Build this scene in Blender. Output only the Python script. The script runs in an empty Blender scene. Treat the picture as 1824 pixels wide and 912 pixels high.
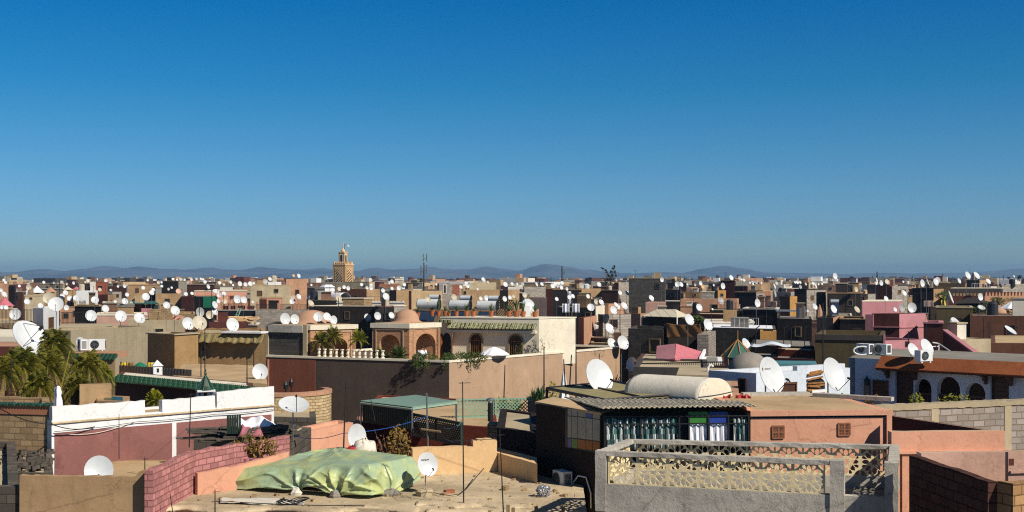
DEBUG = False; DENOISE = False
HAZE = .00015; SKYS = .10; SUNS = 5.0; EXPO = 0.25
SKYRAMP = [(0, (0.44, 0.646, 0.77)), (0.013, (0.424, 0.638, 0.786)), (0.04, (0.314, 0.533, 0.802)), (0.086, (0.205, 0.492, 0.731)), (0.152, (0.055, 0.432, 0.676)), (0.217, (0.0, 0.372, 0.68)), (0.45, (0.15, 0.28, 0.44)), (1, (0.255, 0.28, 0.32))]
import bpy, math, random
from mathutils import Vector, Matrix
from mathutils.geometry import tessellate_polygon
R = random.Random(7)
rad = math.radians
sc = bpy.context.scene
COL = sc.collection
F, CX, CY, CAMZ = 2200.0, 912.0, 494.0, 13.0          # photograph pixels per unit tangent, principal point, eye height
SUN_AZ = Vector((0.777, -0.63, 0)).normalized()
SUN_EL = rad(40)

def W(px, py, D):
    return Vector(((px - CX) / F * D, D, CAMZ - (py - CY) / F * D))
def XY(px, D):
    return Vector(((px - CX) / F * D, D))
def ZD(drop):
    return CAMZ - drop
def drop_at(py, D):
    return (py - CY) / F * D

# ---------------------------------------------------------------- materials
def lin(h):
    h = h.lstrip('#')
    c = [int(h[i:i + 2], 16) / 255 for i in (0, 2, 4)]
    return [x / 12.92 if x <= .04045 else ((x + .055) / 1.055) ** 2.4 for x in c]
MATS = {}
class NT:
    def __init__(s, name):
        s.m = bpy.data.materials.new(name); s.m.use_nodes = True
        s.t = s.m.node_tree; s.t.nodes.clear()
        s.out = s.n('ShaderNodeOutputMaterial'); s.b = s.n('ShaderNodeBsdfPrincipled')
        s.l(s.b.outputs[0], s.out.inputs[0])
    def n(s, k, **kw):
        x = s.t.nodes.new(k)
        for a, v in kw.items(): setattr(x, a, v)
        return x
    def l(s, a, b): s.t.links.new(a, b)
    def noise(s, vec, scale, detail=4, rough=.6):
        x = s.n('ShaderNodeTexNoise'); x.inputs['Scale'].default_value = scale
        x.inputs['Detail'].default_value = detail; x.inputs['Roughness'].default_value = rough
        if vec is not None: s.l(vec, x.inputs['Vector'])
        return x.outputs['Fac']
    def mapr(s, v, a, b, c, d):
        x = s.n('ShaderNodeMapRange'); s.l(v, x.inputs[0])
        for i, q in zip((1, 2, 3, 4), (a, b, c, d)): x.inputs[i].default_value = q
        return x.outputs[0]
    def math(s, op, a, b):
        x = s.n('ShaderNodeMath', operation=op)
        for i, q in enumerate((a, b)):
            if hasattr(q, 'links'): s.l(q, x.inputs[i])
            else: x.inputs[i].default_value = q
        return x.outputs[0]
    def mix(s, fac, a, b, mode='MIX'):
        x = s.n('ShaderNodeMix', data_type='RGBA', blend_type=mode)
        for i, q in ((0, fac), (6, a), (7, b)):
            if hasattr(q, 'links'): s.l(q, x.inputs[i])
            elif i == 0: x.inputs[0].default_value = q
            else: x.inputs[i].default_value = (*q, 1)
        return x.outputs[2]
    def bump(s, h, strength, dist=.02):
        x = s.n('ShaderNodeBump'); x.inputs['Strength'].default_value = strength; x.inputs['Distance'].default_value = dist
        s.l(h, x.inputs['Height']); s.l(x.outputs[0], s.b.inputs['Normal'])
    def pos(s): return s.n('ShaderNodeNewGeometry').outputs['Position']
    def scaled(s, vec, sx, sy, sz):
        x = s.n('ShaderNodeMapping'); s.l(vec, x.inputs[0]); x.inputs['Scale'].default_value = (sx, sy, sz)
        return x.outputs[0]

def plaster(name, hx, var=.24, streak=.34, stain='#4a3a2c', stamt=.35, bump=.35, rough=.9, grain=1.0, light=None):
    N = NT(name); p = N.pos(); base = lin(hx)
    big = N.noise(p, .55 * grain, 5, .65); med = N.noise(p, 3.2 * grain, 5, .7); fine = N.noise(p, 30 * grain, 3, .7)
    st = N.noise(N.scaled(p, 3.5, 3.5, .22), 1.0, 4, .65)
    col = N.mix(N.mapr(big, .35, .7, 0, 1), [c * (1 - var) for c in base], [min(.9, c * (1 + var * .6)) for c in base])
    col = N.mix(N.mapr(st, .5, .72, 0, streak), col, [c * .45 for c in base])
    col = N.mix(N.mapr(med, .56, .74, 0, stamt), col, lin(stain))
    if light: col = N.mix(N.mapr(N.noise(p, 1.3 * grain, 6, .75), .6, .68, 0, .6), col, lin(light))
    col = N.mix(N.mapr(fine, .3, .7, .18, 0), col, [c * .5 for c in base])
    if streak:
        col = N.mix(N.mapr(N.noise(p, .42, 2, .5), .57, .6, 0, .22), col, [min(.9, c * 1.3 + .01) for c in base])
        dr = N.noise(N.scaled(p, 9, 9, .35), 1.0, 3, .6); col = N.mix(N.mapr(dr, .6, .74, 0, min(.6, streak * 1.3)), col, [c * .4 for c in base])
        vo = N.n('ShaderNodeTexVoronoi', feature='DISTANCE_TO_EDGE'); vo.inputs['Scale'].default_value = .55; wv = N.n('ShaderNodeVectorMath', operation='ADD'); cb_ = N.n('ShaderNodeCombineXYZ'); q_ = N.math('MULTIPLY', N.noise(p, 2.2, 4, .7), 1.1)
        for i_ in range(3): N.l(q_, cb_.inputs[i_])
        N.l(p, wv.inputs[0]); N.l(cb_.outputs[0], wv.inputs[1]); N.l(wv.outputs[0], vo.inputs['Vector']); col = N.mix(N.mapr(vo.outputs['Distance'], .0, .011, .55, 0), col, [c * .4 for c in base])
    grit = N.noise(p, 9 * grain, 2, .9); col = N.mix(N.mapr(grit, .57, .72, 0, .3), col, [c * .5 for c in base]); col = N.mix(N.mapr(grit, .28, .42, .3, 0), col, [min(.9, c * 1.35) for c in base])
    oi = N.n('ShaderNodeObjectInfo').outputs['Random']
    col = N.mix(N.mapr(oi, 0, 1, 0, .16), col, [c * .55 for c in base])
    N.l(col, N.b.inputs['Base Color']); N.b.inputs['Roughness'].default_value = rough
    N.b.inputs['Specular IOR Level'].default_value = .15
    N.bump(N.math('ADD', N.math('MULTIPLY', med, .8), N.math('MULTIPLY', fine, .35)), bump, .03)
    MATS[name] = N.m; return N.m

def bricks(name, hx, mortar, bw=.42, bh=.2, gap=.012, var=.3, bump=.8, rough=.92, smear=.45):
    N = NT(name); uv = N.n('ShaderNodeUVMap').outputs[0]; p = N.pos(); base = lin(hx)
    wob = N.noise(p, 2.0, 3)
    v = N.n('ShaderNodeVectorMath', operation='MULTIPLY_ADD'); N.l(uv, v.inputs[0]); v.inputs[1].default_value = (1, 1, 1)
    cmb = N.n('ShaderNodeCombineXYZ'); N.l(N.math('MULTIPLY', wob, .05), cmb.inputs[0]); N.l(N.math('MULTIPLY', wob, .05), cmb.inputs[1])
    N.l(cmb.outputs[0], v.inputs[2])
    b = N.n('ShaderNodeTexBrick'); N.l(v.outputs[0], b.inputs['Vector'])
    b.inputs['Scale'].default_value = 1; b.inputs['Brick Width'].default_value = bw; b.inputs['Row Height'].default_value = bh
    b.inputs['Mortar Size'].default_value = gap; b.inputs['Mortar Smooth'].default_value = .3; b.inputs['Bias'].default_value = 0
    b.inputs['Color1'].default_value = (*[c * (1 - var) for c in base], 1); b.inputs['Color2'].default_value = (*[min(.9, c * (1 + var * .5)) for c in base], 1)
    b.inputs['Mortar'].default_value = (*lin(mortar), 1)
    big = N.noise(p, 1.1, 5, .7); fine = N.noise(p, 22, 3, .7)
    col = N.mix(N.mapr(big, .52, .68, 0, smear), b.outputs[0], [(x + y) / 2 * .9 for x, y in zip(base, lin(mortar))])
    col = N.mix(N.mapr(fine, .3, .65, .3, 0), col, [c * .45 for c in base])
    N.l(col, N.b.inputs['Base Color']); N.b.inputs['Roughness'].default_value = rough; N.b.inputs['Specular IOR Level'].default_value = .1
    N.bump(N.math('ADD', N.math('MULTIPLY', b.outputs['Fac'], -1.0), N.math('MULTIPLY', fine, .4)), bump, .025)
    MATS[name] = N.m; return N.m

def simple(name, hx, rough=.6, metal=0, var=.12, spec=.4, scale=4, bump=0, trans=0):
    N = NT(name); p = N.pos(); base = lin(hx)
    n1 = N.noise(p, scale, 4, .65)
    col = N.mix(N.mapr(n1, .35, .7, 0, 1), [c * (1 - var) for c in base], [min(.92, c * (1 + var * .5)) for c in base])
    oi = N.n('ShaderNodeObjectInfo').outputs['Random']
    col = N.mix(N.mapr(oi, 0, 1, 0, .12), col, [c * .6 for c in base])
    N.l(col, N.b.inputs['Base Color']); N.b.inputs['Roughness'].default_value = rough; N.b.inputs['Metallic'].default_value = metal
    N.b.inputs['Specular IOR Level'].default_value = spec
    if bump: N.bump(N.noise(p, scale * 4, 4), bump, .02)
    if trans: N.b.inputs['Transmission Weight'].default_value = trans
    MATS[name] = N.m; return N.m

def stripes(name, cols, period, axis=0, rough=.8, bump=0, wave=0):
    """stripes along the UV axis; cols = list of (position, hex)"""
    N = NT(name); uv = N.n('ShaderNodeUVMap').outputs[0]
    s = N.n('ShaderNodeSeparateXYZ'); N.l(uv, s.inputs[0])
    q = s.outputs[axis]
    fr = N.math('FRACT', N.math('MULTIPLY', q, 1 / period), 0)
    r = N.n('ShaderNodeValToRGB'); r.color_ramp.interpolation = 'CONSTANT'
    while len(r.color_ramp.elements) < len(cols): r.color_ramp.elements.new(.5)
    for e, (pp, h) in zip(r.color_ramp.elements, cols): e.position = pp; e.color = (*lin(h), 1)
    N.l(fr, r.inputs[0])
    col = N.mix(N.mapr(N.noise(N.pos(), 6, 4), .35, .7, .3, 0), r.outputs[0], (.05, .045, .04))
    N.l(col, N.b.inputs['Base Color']); N.b.inputs['Roughness'].default_value = rough
    if bump: N.bump(fr, bump, .02)
    MATS[name] = N.m; return N.m

def leafmat(name, a, b, c, scale=1.2):
    N = NT(name); p = N.pos()
    col = N.mix(N.mapr(N.noise(p, scale, 3), .35, .65, 0, 1), lin(a), lin(b))
    col = N.mix(N.mapr(N.noise(p, scale * 6, 2), .5, .7, 0, .8), col, lin(c))
    N.l(col, N.b.inputs['Base Color']); N.b.inputs['Roughness'].default_value = .55; N.b.inputs['Specular IOR Level'].default_value = .3
    tr = N.n('ShaderNodeBsdfTranslucent'); N.l(col, tr.inputs[0])
    ms = N.n('ShaderNodeMixShader'); ms.inputs[0].default_value = .25
    N.l(N.b.outputs[0], ms.inputs[1]); N.l(tr.outputs[0], ms.inputs[2]); N.l(ms.outputs[0], N.out.inputs[0])
    MATS[name] = N.m; return N.m

plaster('tan', '#a88a66', light='#b8a080'); plaster('sand', '#bfa47c'); plaster('ochre', '#b98b50', stamt=.2)
plaster('cream', '#e2d7c0', var=.1, stamt=.15, streak=.12, stain='#9a8a70'); plaster('white', '#e2e1de', var=.06, stamt=.1, streak=.1, stain='#8f8b84', bump=.2)
plaster('offwhite', '#d8d0c0', var=.1, stamt=.15, streak=.15, stain='#8a7c68')
plaster('salmon', '#b98d70', stamt=.15, stain='#8a5a42'); plaster('orange', '#d59d80', var=.12, streak=.12, stamt=.14, stain='#7d4c38')
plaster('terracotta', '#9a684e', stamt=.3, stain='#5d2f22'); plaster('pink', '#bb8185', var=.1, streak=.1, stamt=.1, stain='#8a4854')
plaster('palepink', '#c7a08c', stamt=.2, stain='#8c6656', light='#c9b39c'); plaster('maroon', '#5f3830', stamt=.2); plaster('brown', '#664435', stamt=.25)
plaster('mauve', '#8a5d57', var=.14, streak=.16, stamt=.22, stain='#6e463e'); plaster('greymauve', '#8a7770', stamt=.15)
plaster('grey', '#8c857a', stain='#4d4842'); plaster('concrete', '#b9b2a5', var=.3, stamt=.75, stain='#35312c', bump=.7, streak=.35)
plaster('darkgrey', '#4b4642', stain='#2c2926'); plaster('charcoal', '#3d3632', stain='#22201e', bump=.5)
plaster('olive', '#5e523a', stamt=.2, stain='#463c2a'); plaster('villa_tan', '#b09378', var=.12, stamt=.2, streak=.16, stain='#a07858', grain=1.4)
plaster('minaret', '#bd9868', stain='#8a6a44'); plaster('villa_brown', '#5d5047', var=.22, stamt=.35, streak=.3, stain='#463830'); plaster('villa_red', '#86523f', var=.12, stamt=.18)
plaster('roughtan', '#9c8f76', var=.12, stamt=.45, stain='#685e4c', bump=.8, grain=2.2); plaster('adobe', '#a5855c', var=.2, stamt=.3, stain='#6e5334', bump=.8, light='#b39a74')
plaster('creamwall', '#d9b586', var=.14, stamt=.18, stain='#a87f52', streak=.12, light='#dec294'); plaster('rimplaster', '#cdb896', var=.42, stamt=.6, stain='#7a6448', bump=.9, light='#d8c8a8')
plaster('roof', '#b4a486', var=.25, stamt=.4, stain='#5f5442', streak=0); plaster('roofgrey', '#8b857a', var=.25, stamt=.4, streak=0); plaster('rooftan', '#bca07a', var=.25, stamt=.35, streak=0)
plaster('ground', '#6e5a44', streak=0)
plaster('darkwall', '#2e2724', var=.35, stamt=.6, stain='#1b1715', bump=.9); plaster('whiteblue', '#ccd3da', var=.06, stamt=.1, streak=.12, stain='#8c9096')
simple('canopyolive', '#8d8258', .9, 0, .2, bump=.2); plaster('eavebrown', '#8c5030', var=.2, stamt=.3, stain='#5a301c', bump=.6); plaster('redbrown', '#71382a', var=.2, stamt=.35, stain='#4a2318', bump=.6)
bricks('block', '#a39a8e', '#8a8073'); bricks('blockdark', '#5e574e', '#433d36'); bricks('blocktan', '#a28866', '#75614a', bw=.36, bh=.17)
bricks('blockmauve', '#9c9188', '#7d6f58', bw=.4, bh=.19, gap=.016, smear=.5); bricks('pinkbrick', '#b97f7a', '#8a5653', bw=.27, bh=.135, gap=.012, var=.34, smear=.6)
bricks('smallbrick', '#bd8f6c', '#a07a5c', bw=.22, bh=.055, gap=.006, smear=.2, bump=.3); bricks('creambrick', '#c3ab83', '#8c7350', bw=.24, bh=.11)
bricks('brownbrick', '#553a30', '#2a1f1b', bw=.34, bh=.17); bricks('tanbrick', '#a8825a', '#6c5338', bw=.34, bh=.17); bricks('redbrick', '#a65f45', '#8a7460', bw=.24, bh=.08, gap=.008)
bricks('greybrick', '#55514c', '#3c3834', bw=.5, bh=.22)
simple('dishwhite', '#c6c8c8', .4, 0, .14, .5, 1.3); simple('dishcream', '#b5aa94', .5, 0, .2, .4, 2); simple('dishgrey', '#9a9a97', .5, 0, .25, .4, 2); simple('dishtan', '#c59a6a', .6, 0, .2); simple('dishpink', '#d2a08a', .6, 0, .1)
simple('dishback', '#b9b9b6', .5); simple('black', '#17171a', .5); simple('darkmetal', '#2b2a2b', .5, .3); simple('galv', '#8d9092', .4, .7); simple('wood', '#5a3a22', .6, 0, .3)
simple('door_brown', '#4a2c1c', .5, 0, .3, bump=.3); simple('shutter', '#7a4a24', .55, 0, .25); simple('timber', '#8a744f', .8, 0, .35, bump=.3); simple('darkpane', '#14181c', .12, 0, .1, .6)
simple('navy', '#24262e', .5); simple('greenmetal', '#92ab97', .45, .1, .08); simple('greenlattice', '#7fa08a', .6); simple('darkgreen', '#1f3328', .7); simple('greenfab', '#0b6b4c', .8); simple('greenawn', '#2f5a50', .7)
simple('whitefab', '#e6e6ea', .8, 0, .05); simple('creamfab', '#d9c9ae', .8); simple('bluefab', '#2446a4', .8); simple('tarpbrown', '#6b4a22', .75, 0, .35, bump=.4)
simple('clay', '#a8623c', .8, 0, .2); simple('claydome', '#b0886c', .85, 0, .12, bump=.2, scale=2); simple('greydome', '#8d857a', .85, 0, .2, bump=.2, scale=2); simple('redfab', '#a42a2c', .8, 0, .3)
simple('pinkfab', '#a8656e', .85, 0, .25); simple('bamboo', '#8d7d4e', .85, 0, .3, bump=.4); simple('oldwood', '#5b5146', .9, 0, .35, bump=.5); simple('firewood', '#9a6a38', .9, 0, .4, bump=.5)
simple('claustra', '#e8d4a6', .85, 0, .14, .2, 6, bump=.3); simple('paint_red', '#a03030', .5); simple('blue_pane', '#2c4290', .3); simple('green_pane', '#3d7a34', .3); simple('amber_pane', '#8a4a14', .3)
simple('milk_pane', '#8d8b80', .35, 0, .15); simple('flower', '#c9b23a', .8); simple('skin', '#8a5a40', .6); simple('solar', '#26344a', .25, 0, .1, .6); simple('steel', '#c9d2d4', .3, .35, .06); simple('water_blue', '#28509a', .5)
simple('rust', '#7a4a2c', .8, .2, .3); simple('foil', '#b8bac0', .25, .7, .3); simple('acwhite', '#d9dad8', .5, 0, .06); simple('tealsheet', '#4e7f84', .6); simple('pinktile_b', '#b8646c', .7)
stripes('curtain', [(0, '#2b5f58'), (.16, '#c9cdc6'), (.24, '#3a4a48'), (.36, '#2f6f66'), (.5, '#b9beb8'), (.62, '#59605e'), (.74, '#dfe2de'), (.84, '#1e4a46')], .5)
stripes('striped_tent', [(0, '#d8a888'), (.5, '#8a4a36')], .62); stripes('greentile', [(0, '#0f3020'), (.35, '#17452e'), (.7, '#3a6a4c'), (.85, '#0a2216')], .2, bump=.5, rough=.35)
stripes('olivetile', [(0, '#8a8a60'), (.5, '#bdb994'), (.68, '#2a2a1a')], .3, bump=.6, rough=.5); stripes('pinktile', [(0, '#c0626c'), (.45, '#d58088'), (.85, '#8a3c44')], .3, bump=.6)
stripes('slatgrey', [(0, '#6f675c'), (.5, '#8c8274'), (.8, '#3a352e')], .22, bump=.5); stripes('corrug', [(0, '#b3a88f'), (.5, '#c4b9a0'), (.9, '#94886f')], .7); stripes('tent_cream', [(0, '#d2c6ac'), (.9, '#a8987c')], .7)
leafmat('palmleaf', '#4a5216', '#7c7622', '#a08c44'); leafmat('palmdry', '#7d6230', '#94743a', '#5d4722'); leafmat('leaf', '#2c3d14', '#44541c', '#566428'); leafmat('leafdark', '#141d0f', '#1f2b16', '#2a3519', .2); leafmat('agave', '#3d5a34', '#5c7448', '#7a8a54', 3)
leafmat('leafyellow', '#5d6a1e', '#86861f', '#a59a3a'); leafmat('farleaf', '#141c14', '#1e281a', '#2a3320', .05); leafmat('dryleaf', '#6b5a2a', '#8a6f30', '#5c3a28', 3)

N = NT('rock'); p = N.pos(); c = N.mix(N.mapr(N.noise(N.scaled(p, .0035, .0012, .02), 1, 6, .7), .38, .62, 0, 1), lin('#24282b'), lin('#5c5f5f'))
N.l(c, N.b.inputs['Base Color']); N.b.inputs['Roughness'].default_value = .95; MATS['rock'] = N.m
# tarpaulin: thin plastic sheet
N = NT('tarp'); p = N.pos()
c = N.mix(N.mapr(N.noise(p, 1.1, 4), .42, .6, 0, 1), lin('#a9bd98'), lin('#c4cb88'))
c = N.mix(N.mapr(N.noise(p, 7, 4), .52, .75, 0, .5), c, lin('#94b0a2'))
N.l(c, N.b.inputs['Base Color']); N.b.inputs['Roughness'].default_value = .38; N.b.inputs['Specular IOR Level'].default_value = .45
tr = N.n('ShaderNodeBsdfTranslucent'); N.l(c, tr.inputs[0]); ms = N.n('ShaderNodeMixShader'); ms.inputs[0].default_value = .25
N.l(N.b.outputs[0], ms.inputs[1]); N.l(tr.outputs[0], ms.inputs[2]); N.l(ms.outputs[0], N.out.inputs[0])
vo = N.n('ShaderNodeTexVoronoi'); vo.inputs['Scale'].default_value = 4.5; N.l(p, vo.inputs['Vector']); N.bump(N.math('ADD', vo.outputs['Distance'], N.math('MULTIPLY', N.noise(p, 14, 4, .7), .5)), .45, .035); MATS['tarp'] = N.m

# ---------------------------------------------------------------- mesh builder
class MB:
    def __init__(s): s.v = []; s.f = []; s.mi = []; s.cur = 0
    def add(s, vs, fs):
        o = len(s.v); s.v += [tuple(q) for q in vs]
        for f in fs: s.f.append([o + i for i in f]); s.mi.append(s.cur)
        return s
    def prism(s, poly, z0, z1, cap=True):
        n = len(poly); vs = [(x, y, z0) for x, y in poly] + [(x, y, z1) for x, y in poly]
        fs = [[i, (i + 1) % n, n + (i + 1) % n, n + i] for i in range(n)]
        if cap: fs += [list(range(n - 1, -1, -1)), list(range(n, 2 * n))]
        return s.add(vs, fs)
    def frame_box(s, o, ax, ay, az, x0, x1, y0, y1, z0, z1):
        o, ax, ay, az = Vector(o), Vector(ax), Vector(ay), Vector(az)
        vs = [o + ax * x + ay * y + az * z for z in (z0, z1) for x, y in ((x0, y0), (x1, y0), (x1, y1), (x0, y1))]
        fs = [[3, 2, 1, 0], [4, 5, 6, 7], [0, 1, 5, 4], [1, 2, 6, 5], [2, 3, 7, 6], [3, 0, 4, 7]]
        if ax.cross(ay).dot(az) * (x1 - x0) * (y1 - y0) * (z1 - z0) < 0: fs = [f[::-1] for f in fs]
        return s.add(vs, fs)
    def box(s, c, sx, sy, sz, yaw=0):
        a = rad(yaw); return s.frame_box(c, (math.cos(a), math.sin(a), 0), (-math.sin(a), math.cos(a), 0), (0, 0, 1), -sx / 2, sx / 2, -sy / 2, sy / 2, 0, sz)
    def tube(s, p, q, r, n=6, r2=None):
        p, q = Vector(p), Vector(q); d = (q - p)
        if d.length < 1e-6: return s
        d.normalize(); x = d.orthogonal().normalized(); y = d.cross(x); r2 = r if r2 is None else r2
        vs = [p + (x * math.cos(t) + y * math.sin(t)) * r for t in (2 * math.pi * i / n for i in range(n))] + [q + (x * math.cos(t) + y * math.sin(t)) * r2 for t in (2 * math.pi * i / n for i in range(n))]
        fs = [[i, (i + 1) % n, n + (i + 1) % n, n + i] for i in range(n)] + [list(range(n - 1, -1, -1)), list(range(n, 2 * n))]
        return s.add(vs, fs)
    def line(s, pts, r, n=5):
        for a, b in zip(pts, pts[1:]): s.tube(a, b, r, n)
        return s
    def lathe(s, c, prof, n=20, a0=0, a1=2 * math.pi, sx=1, sy=1):
        c = Vector(c); k = len(prof); full = abs(a1 - a0 - 2 * math.pi) < 1e-6; m = n if full else n + 1
        vs = [c + Vector((r * sx * math.cos(a0 + (a1 - a0) * i / n), r * sy * math.sin(a0 + (a1 - a0) * i / n), z)) for i in range(m) for r, z in prof]
        fs = []
        for i in range(n):
            j = (i + 1) % m
            for q in range(k - 1): fs.append([i * k + q, j * k + q, j * k + q + 1, i * k + q + 1])
        return s.add(vs, fs)
    def grid(s, fn, nu, nv):
        vs = [fn(i / nu, j / nv) for i in range(nu + 1) for j in range(nv + 1)]
        fs = [[i * (nv + 1) + j, (i + 1) * (nv + 1) + j, (i + 1) * (nv + 1) + j + 1, i * (nv + 1) + j + 1] for i in range(nu) for j in range(nv)]
        return s.add(vs, fs)
    def slab(s, pts, th):
        """flat polygon of 3-D points, thickened downward"""
        n = len(pts); vs = [Vector(p) for p in pts] + [Vector(p) - Vector((0, 0, th)) for p in pts]
        return s.add(vs, [list(range(n)), list(range(2 * n - 1, n - 1, -1))] + [[i, n + i, n + (i + 1) % n, (i + 1) % n] for i in range(n)])
    def panel(s, o, dx, dn, outer, holes, th):
        """2-D outline (x along dx, y up) with holes, thickened by th along -dn"""
        o, dx, dn = Vector(o), Vector(dx), Vector(dn)
        loops = [outer] + holes; flat = [q for L in loops for q in L]
        tris = tessellate_polygon([[Vector((x, y, 0)) for x, y in L] for L in loops])
        n = len(flat); P = lambda q, d: o + dx * q[0] + Vector((0, 0, q[1])) - dn * d
        vs = [P(q, 0) for q in flat] + [P(q, th) for q in flat]; fs = []
        for t in tris:
            a, b, c = t
            nn = (vs[b] - vs[a]).cross(vs[c] - vs[a])
            if nn.dot(dn) < 0: a, c = c, a
            fs += [[a, b, c], [n + c, n + b, n + a]]
        k = 0
        for L in loops:
            m = len(L)
            for i in range(m): fs.append([k + i, k + (i + 1) % m, n + k + (i + 1) % m, n + k + i])
            k += m
        return s.add(vs, fs)
    def build(s, name, mat, parent=None, smooth=False, wl=None):
        """link as ONE mesh object; vertices are world coordinates unless wl (the parent's local frame) is True"""
        me = bpy.data.meshes.new(name); off = Vector((0, 0, 0))
        if parent is not None and not wl:
            off = world_loc(parent)
        elif parent is None and not wl and s.v:
            xs = [q[0] for q in s.v]; ys = [q[1] for q in s.v]; zs = [q[2] for q in s.v]
            off = Vector(((min(xs) + max(xs)) / 2, (min(ys) + max(ys)) / 2, min(zs)))
        me.from_pydata([(x - off.x, y - off.y, z - off.z) for x, y, z in s.v], [], s.f)
        for m in (mat if isinstance(mat, (list, tuple)) else [mat]): me.materials.append(MATS[m])
        if any(s.mi): me.polygons.foreach_set('material_index', s.mi)
        uv = me.uv_layers.new(name='UVMap').data
        for p in me.polygons:
            nx, ny, nz = p.normal
            h = math.hypot(nx, ny)
            for li in p.loop_indices:
                c = me.vertices[me.loops[li].vertex_index].co
                if h > .5:
                    uv[li].uv = ((-ny * (c.x + off.x) + nx * (c.y + off.y)) / h, c.z + off.z)
                else: uv[li].uv = (c.x + off.x, c.y + off.y)
        if smooth: me.polygons.foreach_set('use_smooth', [True] * len(me.polygons))
        me.update()
        o = bpy.data.objects.new(name, me); COL.objects.link(o)
        if parent is not None: o.parent = parent
        else: o.location = off
        return o
    def setuv(s, o, fn):
        me = o.data; uv = me.uv_layers[0].data
        for l in me.loops: uv[l.index].uv = fn(l.vertex_index)

def world_loc(o):
    v = Vector(o.location)
    while o.parent is not None: o = o.parent; v = v + Vector(o.location)
    return v
THINGS = []
def tag(o, label, cat, group=None, kind=None):
    if label: o['label'] = label
    if cat: o['category'] = cat
    if group: o['group'] = group
    if kind: o['kind'] = kind
    THINGS.append(o); return o
def thing(name, loc, label, cat, group=None, rz=0):
    o = bpy.data.objects.new(name, None); COL.objects.link(o); o.location = loc; o.rotation_euler = (0, 0, rz); o.empty_display_size = .2
    return tag(o, label, cat, group)
def struct(o): o['kind'] = 'structure'; return o
KIDS = {}
def children(o):
    return [c for c in o.children]
def copy_tree(o, parent=None):
    c = o.copy(); COL.objects.link(c)
    if parent is not None: c.parent = parent
    for ch in o.children: copy_tree(ch, c)
    return c

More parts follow.
